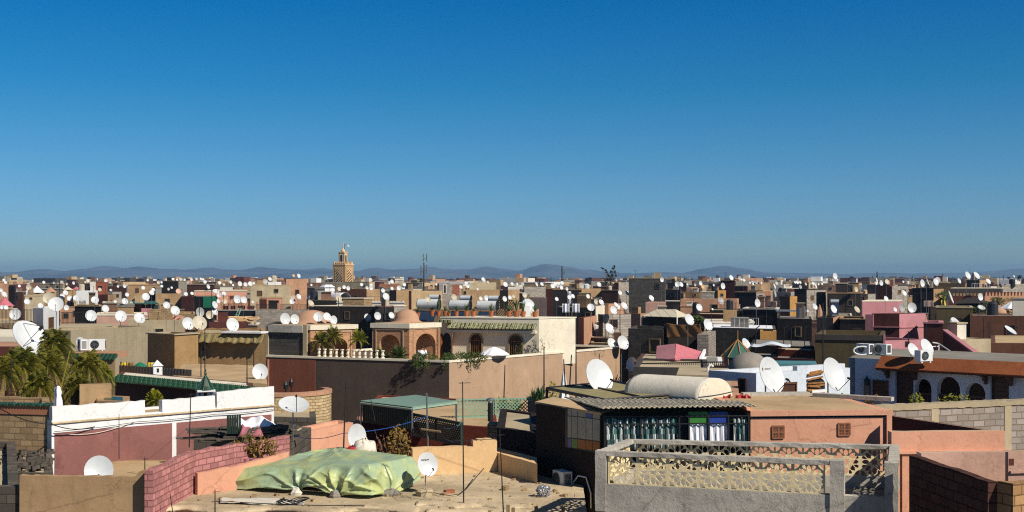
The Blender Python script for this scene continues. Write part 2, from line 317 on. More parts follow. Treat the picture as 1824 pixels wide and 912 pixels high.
# ---------------------------------------------------------------- houses
def inset(poly, t):
    n = len(poly); out = []
    ar = sum(poly[i][0] * poly[(i + 1) % n][1] - poly[(i + 1) % n][0] * poly[i][1] for i in range(n)); sg = 1 if ar > 0 else -1
    for i in range(n):
        a, b, c = Vector(poly[i - 1]).to_2d(), Vector(poly[i]).to_2d(), Vector(poly[(i + 1) % n]).to_2d()
        d1, d2 = (b - a).normalized(), (c - b).normalized()
        n1, n2 = Vector((-d1.y, d1.x)) * sg, Vector((-d2.y, d2.x)) * sg
        k = 1 + n1.dot(n2)
        out.append(b + (n1 + n2) * (t / max(k, .2)))
    return out
BL = []
class House:
    """a block with its near corner at photograph column x1; left face runs to column x0, right face to column x2"""
    def __init__(s, label, ref, x0, x1, x2, y, D, mat, a=22, b=None, fl=None, sl=None, par=.4, roof='roof', th=.22, name='house', cat='house', group=None, jag=0, side=None, rmat=None, z0=0.0, solid=True):
        if b is None and x2 is None and x0 is not None and sl != 'deep': b = min(max(a, math.degrees(math.atan((x0 - CX) / F))), math.degrees(math.atan((x1 - CX) / F)) - .7)
        s.a = a; s.b = a if b is None else b; s.ref = ref; s.D = D
        ca, sa = math.cos(rad(a)), math.sin(rad(a)); cb, sb = math.cos(rad(s.b)), math.sin(rad(s.b))
        P1 = XY(x1, D); s.P1 = P1; s.du = Vector((-ca, sa)); s.dv = Vector((sb, cb))
        if fl is None:
            k0 = (x0 - CX) / F; fl = (P1.x - k0 * P1.y) / (ca + k0 * sa)
        if sl is None:
            if x2 is None: sl = 7
            else:
                k2 = (x2 - CX) / F; den = sb - k2 * cb
                sl = (k2 * P1.y - P1.x) / den if abs(den) > 1e-3 else 7
                if sl < 1.5 or sl > 60:
                    sl = 6.0; c = max(-.9, min(.9, (k2 * P1.y - P1.x) / sl / math.sqrt(1 + k2 * k2))); s.b = math.degrees(math.asin(c) + math.atan(k2)); sb, cb = math.sin(rad(s.b)), math.cos(rad(s.b)); s.dv = Vector((sb, cb))
        s.fl, s.sl = fl, sl
        s.z = CAMZ - (y - CY) / F * D
        P0 = P1 + s.du * fl; P2 = P1 + s.dv * sl; P3 = P0 + s.dv * sl
        s.poly = [P1, P2, P3, P0]; s.px = (x0 if x0 is not None else x1, x2 if x2 is not None else x1); s.y = y; s.mat = mat
        s.nf = Vector((-sa, -ca)); s.ns = Vector((s.dv.y, -s.dv.x))
        s.root = thing(name, (P1.x, P1.y, z0), label, cat, group)
        s.zroof = s.z - par; s.zb = z0
        if solid:
            inn = inset(s.poly, min(th, fl / 3, sl / 3)); m = MB()
            def ring(poly, z, j):
                return [(q.x, q.y, z + (R.uniform(-jag, jag) if j else 0)) for q in poly]
            if jag:
                po, pi = [], []
                for i in range(4):
                    A, B_, C, D_ = s.poly[i], s.poly[(i + 1) % 4], inn[i], inn[(i + 1) % 4]
                    k = max(1, min(40, int((B_ - A).length / .35)))
                    for j in range(k): po.append(A.lerp(B_, j / k)); pi.append(C.lerp(D_, j / k))
            else: po, pi = s.poly, inn
            n = len(po); jz = [R.uniform(-jag, jag) for _ in po] if jag else [0] * n
            vs = [(q.x, q.y, z0) for q in po] + [(q.x, q.y, s.z + d) for q, d in zip(po, jz)] + [(q.x, q.y, s.z + d * .6) for q, d in zip(pi, jz)] + [(q.x, q.y, s.zroof - .05) for q in pi]
            fs = []
            for L in range(3): fs += [[L * n + i, L * n + (i + 1) % n, (L + 1) * n + (i + 1) % n, (L + 1) * n + i] for i in range(n)]
            m.add(vs, fs)
            if side:
                nq = n // 4 if not jag else None
                if not jag: m.mi[0] = 1
            s.wall = m.build('wall', [mat, side] if side else mat, s.root)
            s.roof = MB().prism(inn, s.zroof - .15, s.zroof).build('roof', rmat or roof, s.root)
        BL.append(s)
    def t(s, face, px):
        k = (px - CX) / F; d = s.du if face == 'f' else s.dv
        return (k * s.P1.y - s.P1.x) / (d.x - k * d.y)
    def at(s, face, px, py):
        d = s.du if face == 'f' else s.dv; q = s.P1 + d * s.t(face, px)
        return Vector((q.x, q.y, CAMZ - (py - CY) / F * q.y))
    def rect(s, face, px0, px1, py0, py1):
        t0, t1 = sorted((s.t(face, px0), s.t(face, px1))); d = s.du if face == 'f' else s.dv
        Y = (s.P1 + d * (t0 + t1) / 2).y
        return t0, t1, CAMZ - (py1 - CY) / F * Y, CAMZ - (py0 - CY) / F * Y
    def fr(s, face):
        d, n = (s.du, s.nf) if face == 'f' else (s.dv, s.ns)
        return Vector((s.P1.x, s.P1.y, 0)), Vector((d.x, d.y, 0)), Vector((n.x, n.y, 0))
    def slab(s, name, mat, face, px0, px1, py0, py1, out=.06, inn=.04, parent=None):
        t0, t1, z0, z1 = s.rect(face, px0, px1, py0, py1); o, d, n = s.fr(face)
        return MB().frame_box(o, d, n, (0, 0, 1), t0, t1, -inn, out, z0, z1).build(name, mat, parent or s.root)
    def window(s, face, px0, px1, py0, py1, mat='darkpane', frame='timber', fw=.07, out=.06, name='window', mull=0):
        t0, t1, z0, z1 = s.rect(face, px0, px1, py0, py1); return s.win_tz(face, t0, t1, z0, z1, mat, frame, fw, out, name, mull)
    def win_tz(s, face, t0, t1, z0, z1, mat='darkpane', frame='timber', fw=.07, out=.06, name='window', mull=0):
        o, d, n = s.fr(face); U = (0, 0, 1)
        w = MB().frame_box(o, d, n, U, t0, t1, -.05, .012, z0, z1).build(name, mat, s.root)
        m = MB()
        m.frame_box(o, d, n, U, t0 - fw, t0, -.02, out, z0 - fw, z1 + fw).frame_box(o, d, n, U, t1, t1 + fw, -.02, out, z0 - fw, z1 + fw)
        m.frame_box(o, d, n, U, t0, t1, -.02, out, z1, z1 + fw).frame_box(o, d, n, U, t0, t1, -.02, out + .02, z0 - fw, z0)
        for i in range(mull):
            tt = t0 + (t1 - t0) * (i + 1) / (mull + 1); m.frame_box(o, d, n, U, tt - .02, tt + .02, -.02, out * .6, z0, z1)
        m.build('frame', frame, w); return w
    def coping(s, mat='cream', h=.1, out=.06, lift=.0, name='coping', w=.34):
        o_, i_ = inset(s.poly, -out), inset(s.poly, w - out); n = 4
        z0, z1 = s.z + .003 + lift, s.z + h + lift
        vs = [(q.x, q.y, z) for z in (z0, z1) for q in o_] + [(q.x, q.y, z) for z in (z1, z0) for q in i_]
        fs = [[L * n + i, L * n + (i + 1) % n, ((L + 1) % 4) * n + (i + 1) % n, ((L + 1) % 4) * n + i] for L in range(4) for i in range(n)]
        m = MB().add(vs, fs); s.zc = z1
        return m.build(name, mat, s.root)
    def inside(s, x, y, pad=0):
        P = s.poly; sg = 0
        for i in range(4):
            a, b = P[i], P[(i + 1) % 4]; c = (b.x - a.x) * (y - a.y) - (b.y - a.y) * (x - a.x)
            if c < -pad * (b - a).length: return False
        return True
def support(x, y, zmax):
    best = 0.0
    for h in BL:
        if h.inside(x, y) and h.zroof <= zmax + .02 and h.zroof > best: best = h.zroof
    return best
def host(x, y, zmax):
    best = None
    for h in BL:
        if h.inside(x, y) and h.zroof <= zmax + .02 and (best is None or h.zroof > best.zroof): best = h
    return best
# ---------------------------------------------------------------- satellite dishes
def dish_mesh(tilt, depth=.11, n=22, k=4, hgt=1.08):
    """reflector facing -Y, tilted up; unit width; centre at the origin"""
    c, s_ = math.cos(rad(tilt)), math.sin(rad(tilt)); m = MB()
    def P(x, y, d): # disc coords: x right, y up in disc plane, d toward the front
        return (x, -d * c - y * s_, y * c - d * s_ * -1)
    def P(x, y, d):
        return (x, -d * c + y * s_, y * c + d * s_)
    for sgn, off in ((1, 0), (-1, -.014)):
        vs = [P(0, 0, off)]; fs = []
        for i in range(1, k + 1):
            r = .5 * i / k
            for j in range(n):
                t = 2 * math.pi * j / n
                vs.append(P(r * math.cos(t), r * hgt * math.sin(t), depth * (i / k) ** 2 + off))
        for j in range(n):
            fs.append([0, 1 + j, 1 + (j + 1) % n])
            for i in range(k - 1):
                a, b = 1 + i * n, 1 + (i + 1) * n
                fs.append([a + j, b + j, b + (j + 1) % n, a + (j + 1) % n])
        if sgn < 0: fs = [f[::-1] for f in fs]
        m.add(vs, fs)
    rim = []
    for j in range(n):
        t = 2 * math.pi * j / n
        rim += [P(.5 * math.cos(t), .5 * hgt * math.sin(t), depth), P(.5 * math.cos(t), .5 * hgt * math.sin(t), depth - .014),]
    m.add(rim, [[2 * j, 2 * j + 1, 2 * ((j + 1) % n) + 1, 2 * ((j + 1) % n)] for j in range(n)])
    return m, P
def make_dish(tilt, mat='dishwhite', style='offset', whole=False):
    m, P = dish_mesh(tilt, n=14 if whole else 24, k=2 if whole else 4)
    root = bpy.data.objects.new('satellite_dish', None)
    ref = m.build('reflector', mat, None, smooth=True, wl=True); ref.name = 'reflector'
    a = MB()
    if style == 'offset':
        lo, fp = Vector(P(0, -.53, .10)), Vector(P(0, -.30, .62))
        a.tube(lo, fp, .012, 5)
        h = MB().tube(fp, fp + (Vector(P(0, 0, .1)) - fp).normalized() * .09, .03, 8, .036).tube(fp + Vector((0, 0, -.02)), fp + Vector((0, -.05, -.05)), .025, 6)
    else:
        fp = Vector(P(0, 0, .55))
        for t in (90, 210, 330): a.tube(P(.46 * math.cos(rad(t)), .46 * math.sin(rad(t)), .1), fp, .008, 5)
        h = MB().tube(fp, fp + (Vector(P(0, 0, .3)) - fp).normalized() * .12, .04, 8)
    if whole:
        bpy.data.objects.remove(ref); root = None
        m.tube(Vector(P(0, 0, -.02)), Vector(P(0, 0, -.12)), .03, 4).tube((0, .12, .02), (0, .12, -.75), .025, 4)
        if style == 'offset': m.tube(lo, fp, .012, 3)
        o = m.build('satellite_dish', mat, None, smooth=False, wl=True); COL.objects.unlink(o); return o
    arm = a.build('feed_arm', 'darkmetal', None, wl=True); horn = h.build('feed_horn', 'darkmetal', None, wl=True)
    back = MB().tube(P(0, 0, -.005), P(0, 0, -.13), .05, 8).tube((0, .13, -.12), (0, .13, .06), .032, 8).build('bracket', 'galv', None, wl=True)
    mast = MB().tube((0, .13, 0), (0, .13, -1), .024, 7).build('mast', 'galv', None, wl=True)
    for o in (ref, arm, horn, back, mast): o.parent = root
    return root
DT = {}
def dish_proto(tilt, mat, style, whole):
    k = (tilt, mat, style, whole)
    if k not in DT:
        DT[k] = make_dish(tilt, mat, style, whole)
        if not whole:
            for c in list(DT[k].children): COL.objects.unlink(c)
    return DT[k]
DISHES = []
def letters(text, size):
    c = bpy.data.curves.new('lettering', 'FONT'); c.body = text; c.size = size; c.align_x = 'CENTER'; c.align_y = 'CENTER'; c.shear = .2; c.extrude = .002; c.resolution_u = 2
    o = bpy.data.objects.new('lettering', c); COL.objects.link(o); bpy.context.view_layer.update(); me = bpy.data.meshes.new_from_object(o.evaluated_get(bpy.context.evaluated_depsgraph_get())); bpy.data.objects.remove(o)
    V, Fc = [tuple(v.co) for v in me.vertices], [list(q.vertices) for q in me.polygons]; bpy.data.meshes.remove(me); return V, Fc
def logo(o, P, tilt, z, mark):
    _m, Q = dish_mesh(tilt)
    for text, size, x0, y0, mt in mark:
        m = MB()
        if text: V, Fc = letters(text, size)
        else: V = [(size * .5 * math.cos(i * .523), size * math.sin(i * .523), 0) for i in range(12)]; Fc = [list(range(12))]
        m.add([Q(x + x0, y + y0, .11 * ((x + x0) ** 2 + (y + y0) ** 2) * 4 + .012 + zz) for x, y, zz in V], Fc)
        c = m.build('lettering' if text else 'emblem', mt, None, wl=True); c.parent = o; c.location = (0, 0, z)
def dish(px, py, w, D=None, dia=1.0, yaw=34, tilt=22, mat='dishwhite', style='offset', base=None, label=None, dmax=1e9, mark=None):
    """centre at photograph pixel (px, py), major axis w pixels wide; stands on whatever roof lies below"""
    if D is None: D = F * dia / w
    lim = dmax * .992 - .25; D = min(D, lim)
    hh = None
    if base is None:
        best = None
        for f in (1, .97, 1.03, .94, 1.06, .9, 1.1, .86, 1.15, .82, 1.2, .78, 1.27, .74, 1.35, .7, 1.42):
            if D * f > lim: continue
            q = W(px, py, D * f); h = host(q.x, q.y, q.z - .25)
            if h is None: continue
            g = q.z - h.zroof; cost = abs(f - 1) + max(0, g - 1.6) * .25
            if best is None or cost < best[0]: best = (cost, D * f, h)
        if best is not None and best[0] < 1.4: D = best[1]; hh = best[2]
    q = W(px, py, D); dia = w * D / F
    zb = base if base is not None else (hh.zroof if hh else support(q.x, q.y, q.z - .2))
    if hh is None: hh = host(q.x, q.y, q.z)
    small = w < 7.2; yaw = yaw + (R.uniform(-6, 6) if label is None else 0)
    P = dish_proto(tilt, mat, style, small); h = max(q.z - zb, .3 * dia)
    if small:
        o = P.copy(); COL.objects.link(o); o.location = q; o.scale = (dia,) * 3; o.rotation_euler = (0, 0, rad(yaw))
    else:
        o = P.copy(); COL.objects.link(o); o.location = (q.x, q.y, zb); o.scale = (dia,) * 3; o.rotation_euler = (0, 0, rad(yaw))
        for ch in P.children:
            c = ch.copy(); COL.objects.link(c); c.parent = o; c.location = (0, 0, h / dia)
            if c.name.startswith('mast'): c.scale = (1, 1, h / dia)
    o.name = 'satellite_dish'
    if mark and not small: logo(o, P, tilt, h / dia, mark)
    o['category'] = 'satellite dish'; o['group'] = 'satellite dishes on the rooftops'
    if label: o['label'] = label
    DISHES.append((o, px, py, w, hh, mat, tilt, yaw, label)); THINGS.append(o); return o

# ---------------------------------------------------------------- small rooftop things
def ac_unit(loc, yaw, label, w=.8, h=.6, d=.32, bracket=0):
    t = thing('air_conditioner', loc, label, 'air conditioner', rz=rad(yaw))
    MB().box((0, 0, .06), w, d, h).box((-w * .35, 0, 0), .06, d * .9, .06).box((w * .35, 0, 0), .06, d * .9, .06).build('casing', 'acwhite', t, wl=True)
    c = Vector((-w * .12, -d / 2 - .004, .06 + h / 2)); r = h * .4
    m = MB(); n = 20
    m.add([(c.x + r * math.cos(2 * math.pi * i / n), c.y, c.z + r * math.sin(2 * math.pi * i / n)) for i in range(n)], [list(range(n))])
    g = m.build('fan', 'black', t, wl=True)
    m = MB()
    for q in (.35, .65, .95):
        pts = [(c.x + r * q * math.cos(2 * math.pi * i / n), c.y - .012, c.z + r * q * math.sin(2 * math.pi * i / n)) for i in range(n + 1)]; m.line(pts, .008, 4)
    for i in range(4):
        q = math.pi * i / 4; m.tube((c.x - r * math.cos(q), c.y - .012, c.z - r * math.sin(q)), (c.x + r * math.cos(q), c.y - .012, c.z + r * math.sin(q)), .007, 4)
    m.build('grille', 'galv', g, wl=True)
    s = MB()
    for i in range(7): s.box((w * .5 + .004, -d * .3 + i * d * .1, .12), .008, d * .05, h * .75)
    s.build('side_vent', 'black', t, wl=True); return t
def chimney(loc, w, h, label, yaw=25, mat='white', cap='white'):
    t = thing('chimney', loc, label, 'chimney', rz=rad(yaw))
    MB().box((0, 0, 0), w, w, h * .8).build('shaft', mat, t, wl=True)
    m = MB(); e = w * .62
    m.add([(-e, -e, h * .8), (e, -e, h * .8), (e, e, h * .8), (-e, e, h * .8), (0, 0, h), ], [[3, 2, 1, 0], [0, 1, 4], [1, 2, 4], [2, 3, 4], [3, 0, 4]]).build('cap', cap, t, wl=True)
    o = MB()
    for a in (0, 90, 180, 270):
        c, s = math.cos(rad(a)), math.sin(rad(a)); o.frame_box((0, 0, 0), (c, s, 0), (-s, c, 0), (0, 0, 1), w * .47, w * .503, -w * .13, w * .13, h * .58, h * .72)
    o.build('smoke_opening', 'black', t, wl=True); return t
def antenna(px, py0, py1, D, label, yagi=((.93, .5, 5),), r=.02, base=None, lean=0, yaw=20, mat='darkmetal'):
    """TV aerial: a pole from pixel row py1 (foot) up to py0 (tip)"""
    a, b = W(px, py1, D), W(px + lean, py0, D)
    if base is not None: a.z = base
    t = thing('antenna_pole', a, label, 'antenna'); h = (b - a).length; k = (b - a)
    MB().tube((0, 0, 0), k, r, 6, r * .7).build('pole', mat, t, wl=True)
    for f, L, n in yagi:
        c = k * f; dx = Vector((math.cos(rad(yaw)), math.sin(rad(yaw)), 0)); dy = Vector((-dx.y, dx.x, 0)); m = MB()
        m.tube(c - dx * L * .3, c + dx * L * .7, .008, 4)
        for i in range(n):
            q = c + dx * L * (-.3 + i / max(1, n - 1)); e = L * (.34 - .03 * i); m.tube(q - dy * e, q + dy * e, .006, 4)
        m.build('aerial', mat, t, wl=True)
    return t
def spikes(m, c, n, L, spread=1.0, w=.05, up=.5, droop=.0, flat=False):
    c = Vector(c)
    for i in range(n):
        az = R.uniform(0, 2 * math.pi); el = R.uniform(up, 1.45) if not flat else R.uniform(up * .4, up)
        l = L * R.uniform(.6, 1.1); d = Vector((math.cos(az) * math.cos(el) * spread, math.sin(az) * math.cos(el) * spread, math.sin(el)))
        s = Vector((-math.sin(az), math.cos(az), 0)) * w; mid = c + d * l * .5 + Vector((0, 0, .04 * l)); e = c + d * l - Vector((0, 0, droop * l))
        m.add([c - s * .7, c + s * .7, mid + s, mid - s, e, c + Vector((0, 0, -.01)), ], [[0, 1, 2, 3], [3, 2, 4]])
    return m
def pot_plant(loc, s, label, kind=0, group='potted plants on the riad roof'):
    t = thing('potted_plant', loc, label, 'potted plant', group)
    MB().lathe((0, 0, 0), [(0, 0), (.15 * s, 0), (.21 * s, .36 * s), (.23 * s, .38 * s), (.23 * s, .44 * s), (.19 * s, .44 * s), (.17 * s, .38 * s), (0, .38 * s)], 14).build('pot', 'clay', t, smooth=False, wl=True)
    m = MB()
    if kind == 0: spikes(m, (0, 0, .4 * s), 26, .75 * s, .75, .035 * s, .55)
    elif kind == 1: spikes(m, (0, 0, .4 * s), 16, 1.1 * s, .55, .06 * s, .75)
    elif kind == 2: leafball(m, (0, 0, .75 * s), (.3 * s, .3 * s, .4 * s), 90, .07 * s)
    else: spikes(m, (0, 0, .4 * s), 20, .45 * s, .9, .03 * s, .3)
    m.build('foliage', 'agave' if kind in (0, 1) else 'leaf', t, wl=True); return t
def leafball(m, c, rr, n, size, hollow=.35):
    c = Vector(c)
    for i in range(n):
        d = Vector((R.gauss(0, 1), R.gauss(0, 1), R.gauss(0, 1))); d.normalize(); k = R.uniform(hollow, 1) ** .6
        p = c + Vector((d.x * rr[0], d.y * rr[1], d.z * rr[2])) * k
        u = Vector((R.gauss(0, 1), R.gauss(0, 1), R.gauss(0, 1))).normalized(); v = u.orthogonal().normalized(); s = size * R.uniform(.6, 1.4)
        m.add([p - u * s, p + v * s * .5, p + u * s, p - v * s * .5], [[0, 1, 2, 3]])
    return m
def palm(loc, hgt, L, label, nf=34, droop=.9, name='palm_tree', dry=10, r=.18, leaf='palmleaf', lw=.035, dens=26, group=None):
    t = thing(name, loc, label, 'palm tree', group)
    m = MB(); pts = [(R.uniform(-.04, .04) * i, R.uniform(-.04, .04) * i, hgt * i / 6) for i in range(7)]
    for i in range(6): m.tube(pts[i], pts[i + 1], r * (1.25 - .05 * i), 10, r * (1.0 - .05 * i))
    m.build('trunk', 'timber', t, wl=True)
    top = Vector(pts[-1])
    def frond(m, az, el, L, droop, width):
        d = Vector((math.cos(az), math.sin(az), 0)); s = Vector((-math.sin(az), math.cos(az), 0)); prev = None; pts = []
        for i in range(dens + 1):
            u = i / dens; x = L * (u * math.cos(el) * (1 - .25 * u)); z = L * (u * math.sin(el) - droop * u * u * .75)
            pts.append(top + d * x + Vector((0, 0, z)))
        for i in range(dens):
            p, q = pts[i], pts[i + 1]; u = i / dens
            if i % 2 == 0 and i + 2 <= dens: m.add([p - s * .012, p + s * .012, pts[i + 2] + s * .01, pts[i + 2] - s * .01], [[0, 1, 2, 3]])
            ll = width * math.sin(math.pi * min(1, .12 + u * .9)) ** .6 * R.uniform(.8, 1.15); tn = (q - p).normalized()
            for sg in (-1, 1):
                e = p + s * sg * ll * .75 + tn * ll * .55 + Vector((0, 0, -ll * (.35 + .5 * droop * u) * R.uniform(.6, 1.3)))
                w_ = tn * lw
                m.add([p - w_ * .6, p + w_ * .6, (p + e) / 2 + w_ * .6 + Vector((0, 0, .02)), e, (p + e) / 2 - w_ * .6], [[0, 1, 2, 4], [4, 2, 3]])
    c = MB()
    for i in range(nf):
        u = (i + .5) / nf; el = rad(78 - 88 * u); frond(c, i * 2.39996 + R.uniform(-.2, .2), el, L * R.uniform(.85, 1.1), droop * (.45 + .65 * u), L * .3)
    c.build('crown', leaf, t, wl=True)
    if dry:
        c = MB()
        for i in range(dry): frond(c, i * 2.39996, rad(R.uniform(-25, 0)), L * R.uniform(.6, .85), 1.15, L * .22)
        c.build('dry_frond_skirt', 'palmdry', t, wl=True)
    return t
def dome(m, c, r, h, n=24, k=8, pw=1.0):
    return m.lathe(c, [(r * math.cos(math.pi / 2 * i / k) ** pw if i < k else 0, h * math.sin(math.pi / 2 * i / k)) for i in range(k + 1)], n)
def arch_loop(x0, x1, z0, zs, zt, n=14, horseshoe=0):
    """arch hole: straight jambs from z0 to the spring zs, round head to zt"""
    cx, rx = (x0 + x1) / 2, (x1 - x0) / 2
    pts = [(x0, z0)] + [(cx - rx * math.cos(math.pi * i / n), zs + (zt - zs) * math.sin(math.pi * i / n)) for i in range(n + 1)] + [(x1, z0)]
    return pts[::-1]
def umbrella(loc, r, h, rise, label, mat='whitefab', n=10, name='parasol', pole=True, cat='parasol', wavy=.0):
    t = thing(name, loc, label, cat)
    if pole: MB().tube((0, 0, 0), (0, 0, h + rise * .95), .03, 8).build('pole', 'timber', t, wl=True)
    m = MB(); vs = [(0, 0, h + rise)]; k = 6
    for j in range(1, k + 1):
        u = j / k
        for i in range(2 * n):
            a = math.pi * i / n; sag = .94 if i % 2 else 1.0
            rr = r * u * (sag if u > .3 else 1); vs.append((rr * math.cos(a), rr * math.sin(a), h + rise * (1 - u ** 1.35) - (.03 * r if i % 2 else 0) * u))
    fs = [[0, 1 + i, 1 + (i + 1) % (2 * n)] for i in range(2 * n)]
    for j in range(k - 1): fs += [[1 + j * 2 * n + i, 1 + (j + 1) * 2 * n + i, 1 + (j + 1) * 2 * n + (i + 1) % (2 * n), 1 + j * 2 * n + (i + 1) % (2 * n)] for i in range(2 * n)]
    m.add(vs, fs); o = m.build('canopy', mat, t, wl=True)
    sm = o.modifiers.new('thick', 'SOLIDIFY'); sm.thickness = .02; return t
def solar_heater(px, py, wpx, D, label, yaw=22, tank='dishwhite', single=False):
    """tank centre at (px, py)"""
    q = W(px, py, D); L = wpx * D / F; zb = support(q.x, q.y, q.z - .5); t = thing('solar_water_heater', (q.x, q.y, zb), label, 'solar water heater', 'solar water heaters on the riad roof', rz=-rad(yaw)); h = q.z - zb; r = L * .24
    MB().tube((-L / 2, 0, h), (L / 2, 0, h), r, 20).build('tank', tank, t, wl=True)
    for s in (-1, 1): MB().tube((s * (L / 2 - .02), 0, h), (s * (L / 2 + .012), 0, h), r * 1.015, 20).build('end_cap', 'black', t, wl=True)
    y0, z0, y1, z1 = -.1, h - r * 1.25, -1.45, max(.08, h - r * 1.3 - 1.3)
    d = Vector((0, y1 - y0, z1 - z0)); nn = Vector((0, d.z, -d.y)).normalized() * -1; d.normalize()
    MB().frame_box((0, y0, z0), (1, 0, 0), d, nn, -L * .42, L * .42, 0, 1.8, -.05, .03).build('collector', 'solar', t, wl=True)
    m = MB()
    for s in (-1, 1):
        x = s * L * .4; m.tube((x, .1, h - r), (x, .1, 0), .025, 5).tube((x, .1, .05), (x, y1, z1 - .05), .02, 5).tube((x, y1, z1), (x, y1, 0), .02, 5)
    m.build('stand', 'galv', t, wl=True); return t
def cable(pts, r, label, name='cable', mat='black', sag=.15):
    m = MB()
    for a, b in zip(pts, pts[1:]):
        a, b = Vector(a), Vector(b); q = [a.lerp(b, i / 10) - Vector((0, 0, sag * math.sin(math.pi * i / 10))) for i in range(11)]; m.line(q, r, 4)
    o = m.build(name, mat); tag(o, label, 'cable'); return o
def sheet(fn, nu, nv, name, mat, parent=None, th=.012, smooth=True):
    o = MB().grid(fn, nu, nv).build(name, mat, parent, smooth=smooth); s = o.modifiers.new('thick', 'SOLIDIFY'); s.thickness = th; s.offset = 0; return o
def railing(a, b, h, label, n, mat='darkmetal', r=.012, post=.02, name='railing'):
    a, b = Vector(a), Vector(b); t = thing(name, a, label, 'railing'); d = b - a
    MB().tube((0, 0, h), d + Vector((0, 0, h)), post, 5).tube((0, 0, .08), d + Vector((0, 0, .08)), post * .8, 5).build('rail', mat, t, wl=True)
    m = MB()
    for i in range(n + 1): m.tube(d * (i / n), d * (i / n) + Vector((0, 0, h)), r, 4)
    m.build('bar_frame', mat, t, wl=True); return t
# ================================================================ NEAR: the concrete balcony house
V3 = lambda q, z: Vector((q[0], q[1], z))
U3 = Vector((0, 0, 1))
def claustra_tile(x, z, w, h):
    """holes of one pierced screen tile: a star with eight petals, arrows between and corner kites"""
    cx, cz, s = x + w / 2, z + h / 2, min(w, h) / 2; sx, sz = w / 2, h / 2; H = []
    H.append([(cx + (s * (.18 if i % 2 else .32)) * math.cos(math.pi * i / 8), cz + (s * (.18 if i % 2 else .32)) * math.sin(math.pi * i / 8)) for i in range(16)])
    for k in range(8):
        a = math.pi * k / 4; ca, sa = math.cos(a), math.sin(a)
        r0, r1, r2, r3, hw = .38 * s, .52 * s, .76 * s, .97 * s, .165 * s
        pts = [(r0, 0), (r1, -hw), (r2, -hw), (r3 - .02 * s, 0), (r2, hw), (r1, hw)]
        H.append([(cx + u * ca - v * sa, cz + u * sa + v * ca) for u, v in pts])
        a += math.pi / 8; ca, sa = math.cos(a), math.sin(a)
        pts = [(.60 * s, 0), (.72 * s, -.075 * s), (.86 * s, -.12 * s), (.985 * s, -.09 * s), (.985 * s, .09 * s), (.86 * s, .12 * s), (.72 * s, .075 * s)]
        H.append([(cx + u * ca - v * sa, cz + u * sa + v * ca) for u, v in pts])
    for i in (-1, 1):
        for j in (-1, 1):
            q = [(.60, .95), (.74, .74), (.95, .60), (.975, .62), (.975, .975), (.62, .975)]
            H.append([(cx + i * u * s, cz + j * v * s) for u, v in (q if i * j > 0 else q[::-1])])
    return [p if sum(p[i][0] * p[(i + 1) % len(p)][1] - p[(i + 1) % len(p)][0] * p[i][1] for i in range(len(p))) > 0 else p[::-1] for p in H]
def claustra(parent, A, B, z0, z1, nrm, th=.035):
    A, B = Vector(A), Vector(B); L = (B - A).length; d = (B - A).normalized(); n = max(1, round(L / (z1 - z0) / 1.04)); w = L / n; holes = []
    for i in range(n): holes += claustra_tile(i * w, z0, w, z1 - z0)
    return MB().panel((A.x, A.y, 0), (d.x, d.y, 0), (nrm.x, nrm.y, 0), [(0, z0), (L, z0), (L, z1), (0, z1)], holes, th).build('pierced_screen', 'claustra', parent)

FL, FR, RR, RL = Vector((1.70, 25.0)), Vector((7.28, 23.30)), Vector((8.12, 25.95)), Vector((2.52, 26.9))
bh = House('weathered grey concrete house with a balcony of pierced star-pattern screens', 'concrete balcony house', None, 1, None, 900, 25, 'concrete', fl=1, sl=1, solid=False, name='balcony_house')
bh.root.location = (FL.x, FL.y, 0); rt = bh.root
poly = [FR, RR, RL, FL]; bh.poly = poly; zt, zp0, zp1, zf = ZD(3.51), ZD(4.17), ZD(3.60), ZD(4.42); bh.z = zt; bh.zroof = zf; bh.px = (1060, 1608)
def strip(m, A, B, w, z0, z1, out=0.0, e0=0, e1=0, nseg=1):
    d = (B - A).normalized(); n = Vector((d.y, -d.x)); L = (B - A).length
    return m.frame_box((A.x, A.y, 0), (d.x, d.y, 0), (n.x, n.y, 0), (0, 0, 1), -e0, L + e1, -w, out, z0, z1)
inn = inset(poly, .2)
MB().prism(poly, 0, zf).build('wall', 'concrete', rt)
MB().prism(inset(poly, .21), zf - .1, zf + .006).build('floor', 'roofgrey', rt)
def jitter(m, amt):
    m.v = [(x + R.uniform(-amt, amt), y + R.uniform(-amt, amt), z + R.uniform(-amt, amt)) for x, y, z in m.v]; return m
edges = [(FL, FR, 0), (FR, RR, 1), (RR, RL, 2), (RL, FL, 3)]
kerb = MB()
xs = (FR - FL).normalized(); gap0 = 4.86; Lf = (FR - FL).length
for A, B, k in edges:
    strip(kerb, A, B, .2, zf + .0005, zp0, .0 if k == 0 else .004, 0 if k % 2 == 0 else -.201, 0 if k % 2 == 0 else -.201)
kerb.build('kerb', 'concrete', rt)
def beam(A, B, w, z0, z1, out, n=26):
    """a hand-cast beam: subdivided with slightly wandering edges"""
    d = (B - A).normalized(); nn = Vector((d.y, -d.x)); L = (B - A).length; m = MB(); vs = []
    for i in range(n + 1):
        q = A + d * (L * i / n)
        for o_, z in ((out, z0), (out, z1), (-w, z1), (-w, z0)):
            j = .008; vs.append((q.x + nn.x * o_ + R.uniform(-j, j), q.y + nn.y * o_ + R.uniform(-j, j), z + R.uniform(-j, j)))
    fs = [[4 * i + k, 4 * i + 4 + k, 4 * i + 4 + (k + 1) % 4, 4 * i + (k + 1) % 4] for i in range(n) for k in range(4)] + [[0, 1, 2, 3], [4 * n + 3, 4 * n + 2, 4 * n + 1, 4 * n]]
    return m.add(vs, [f[::-1] for f in fs])
xf = lambda t: FL + xs * t
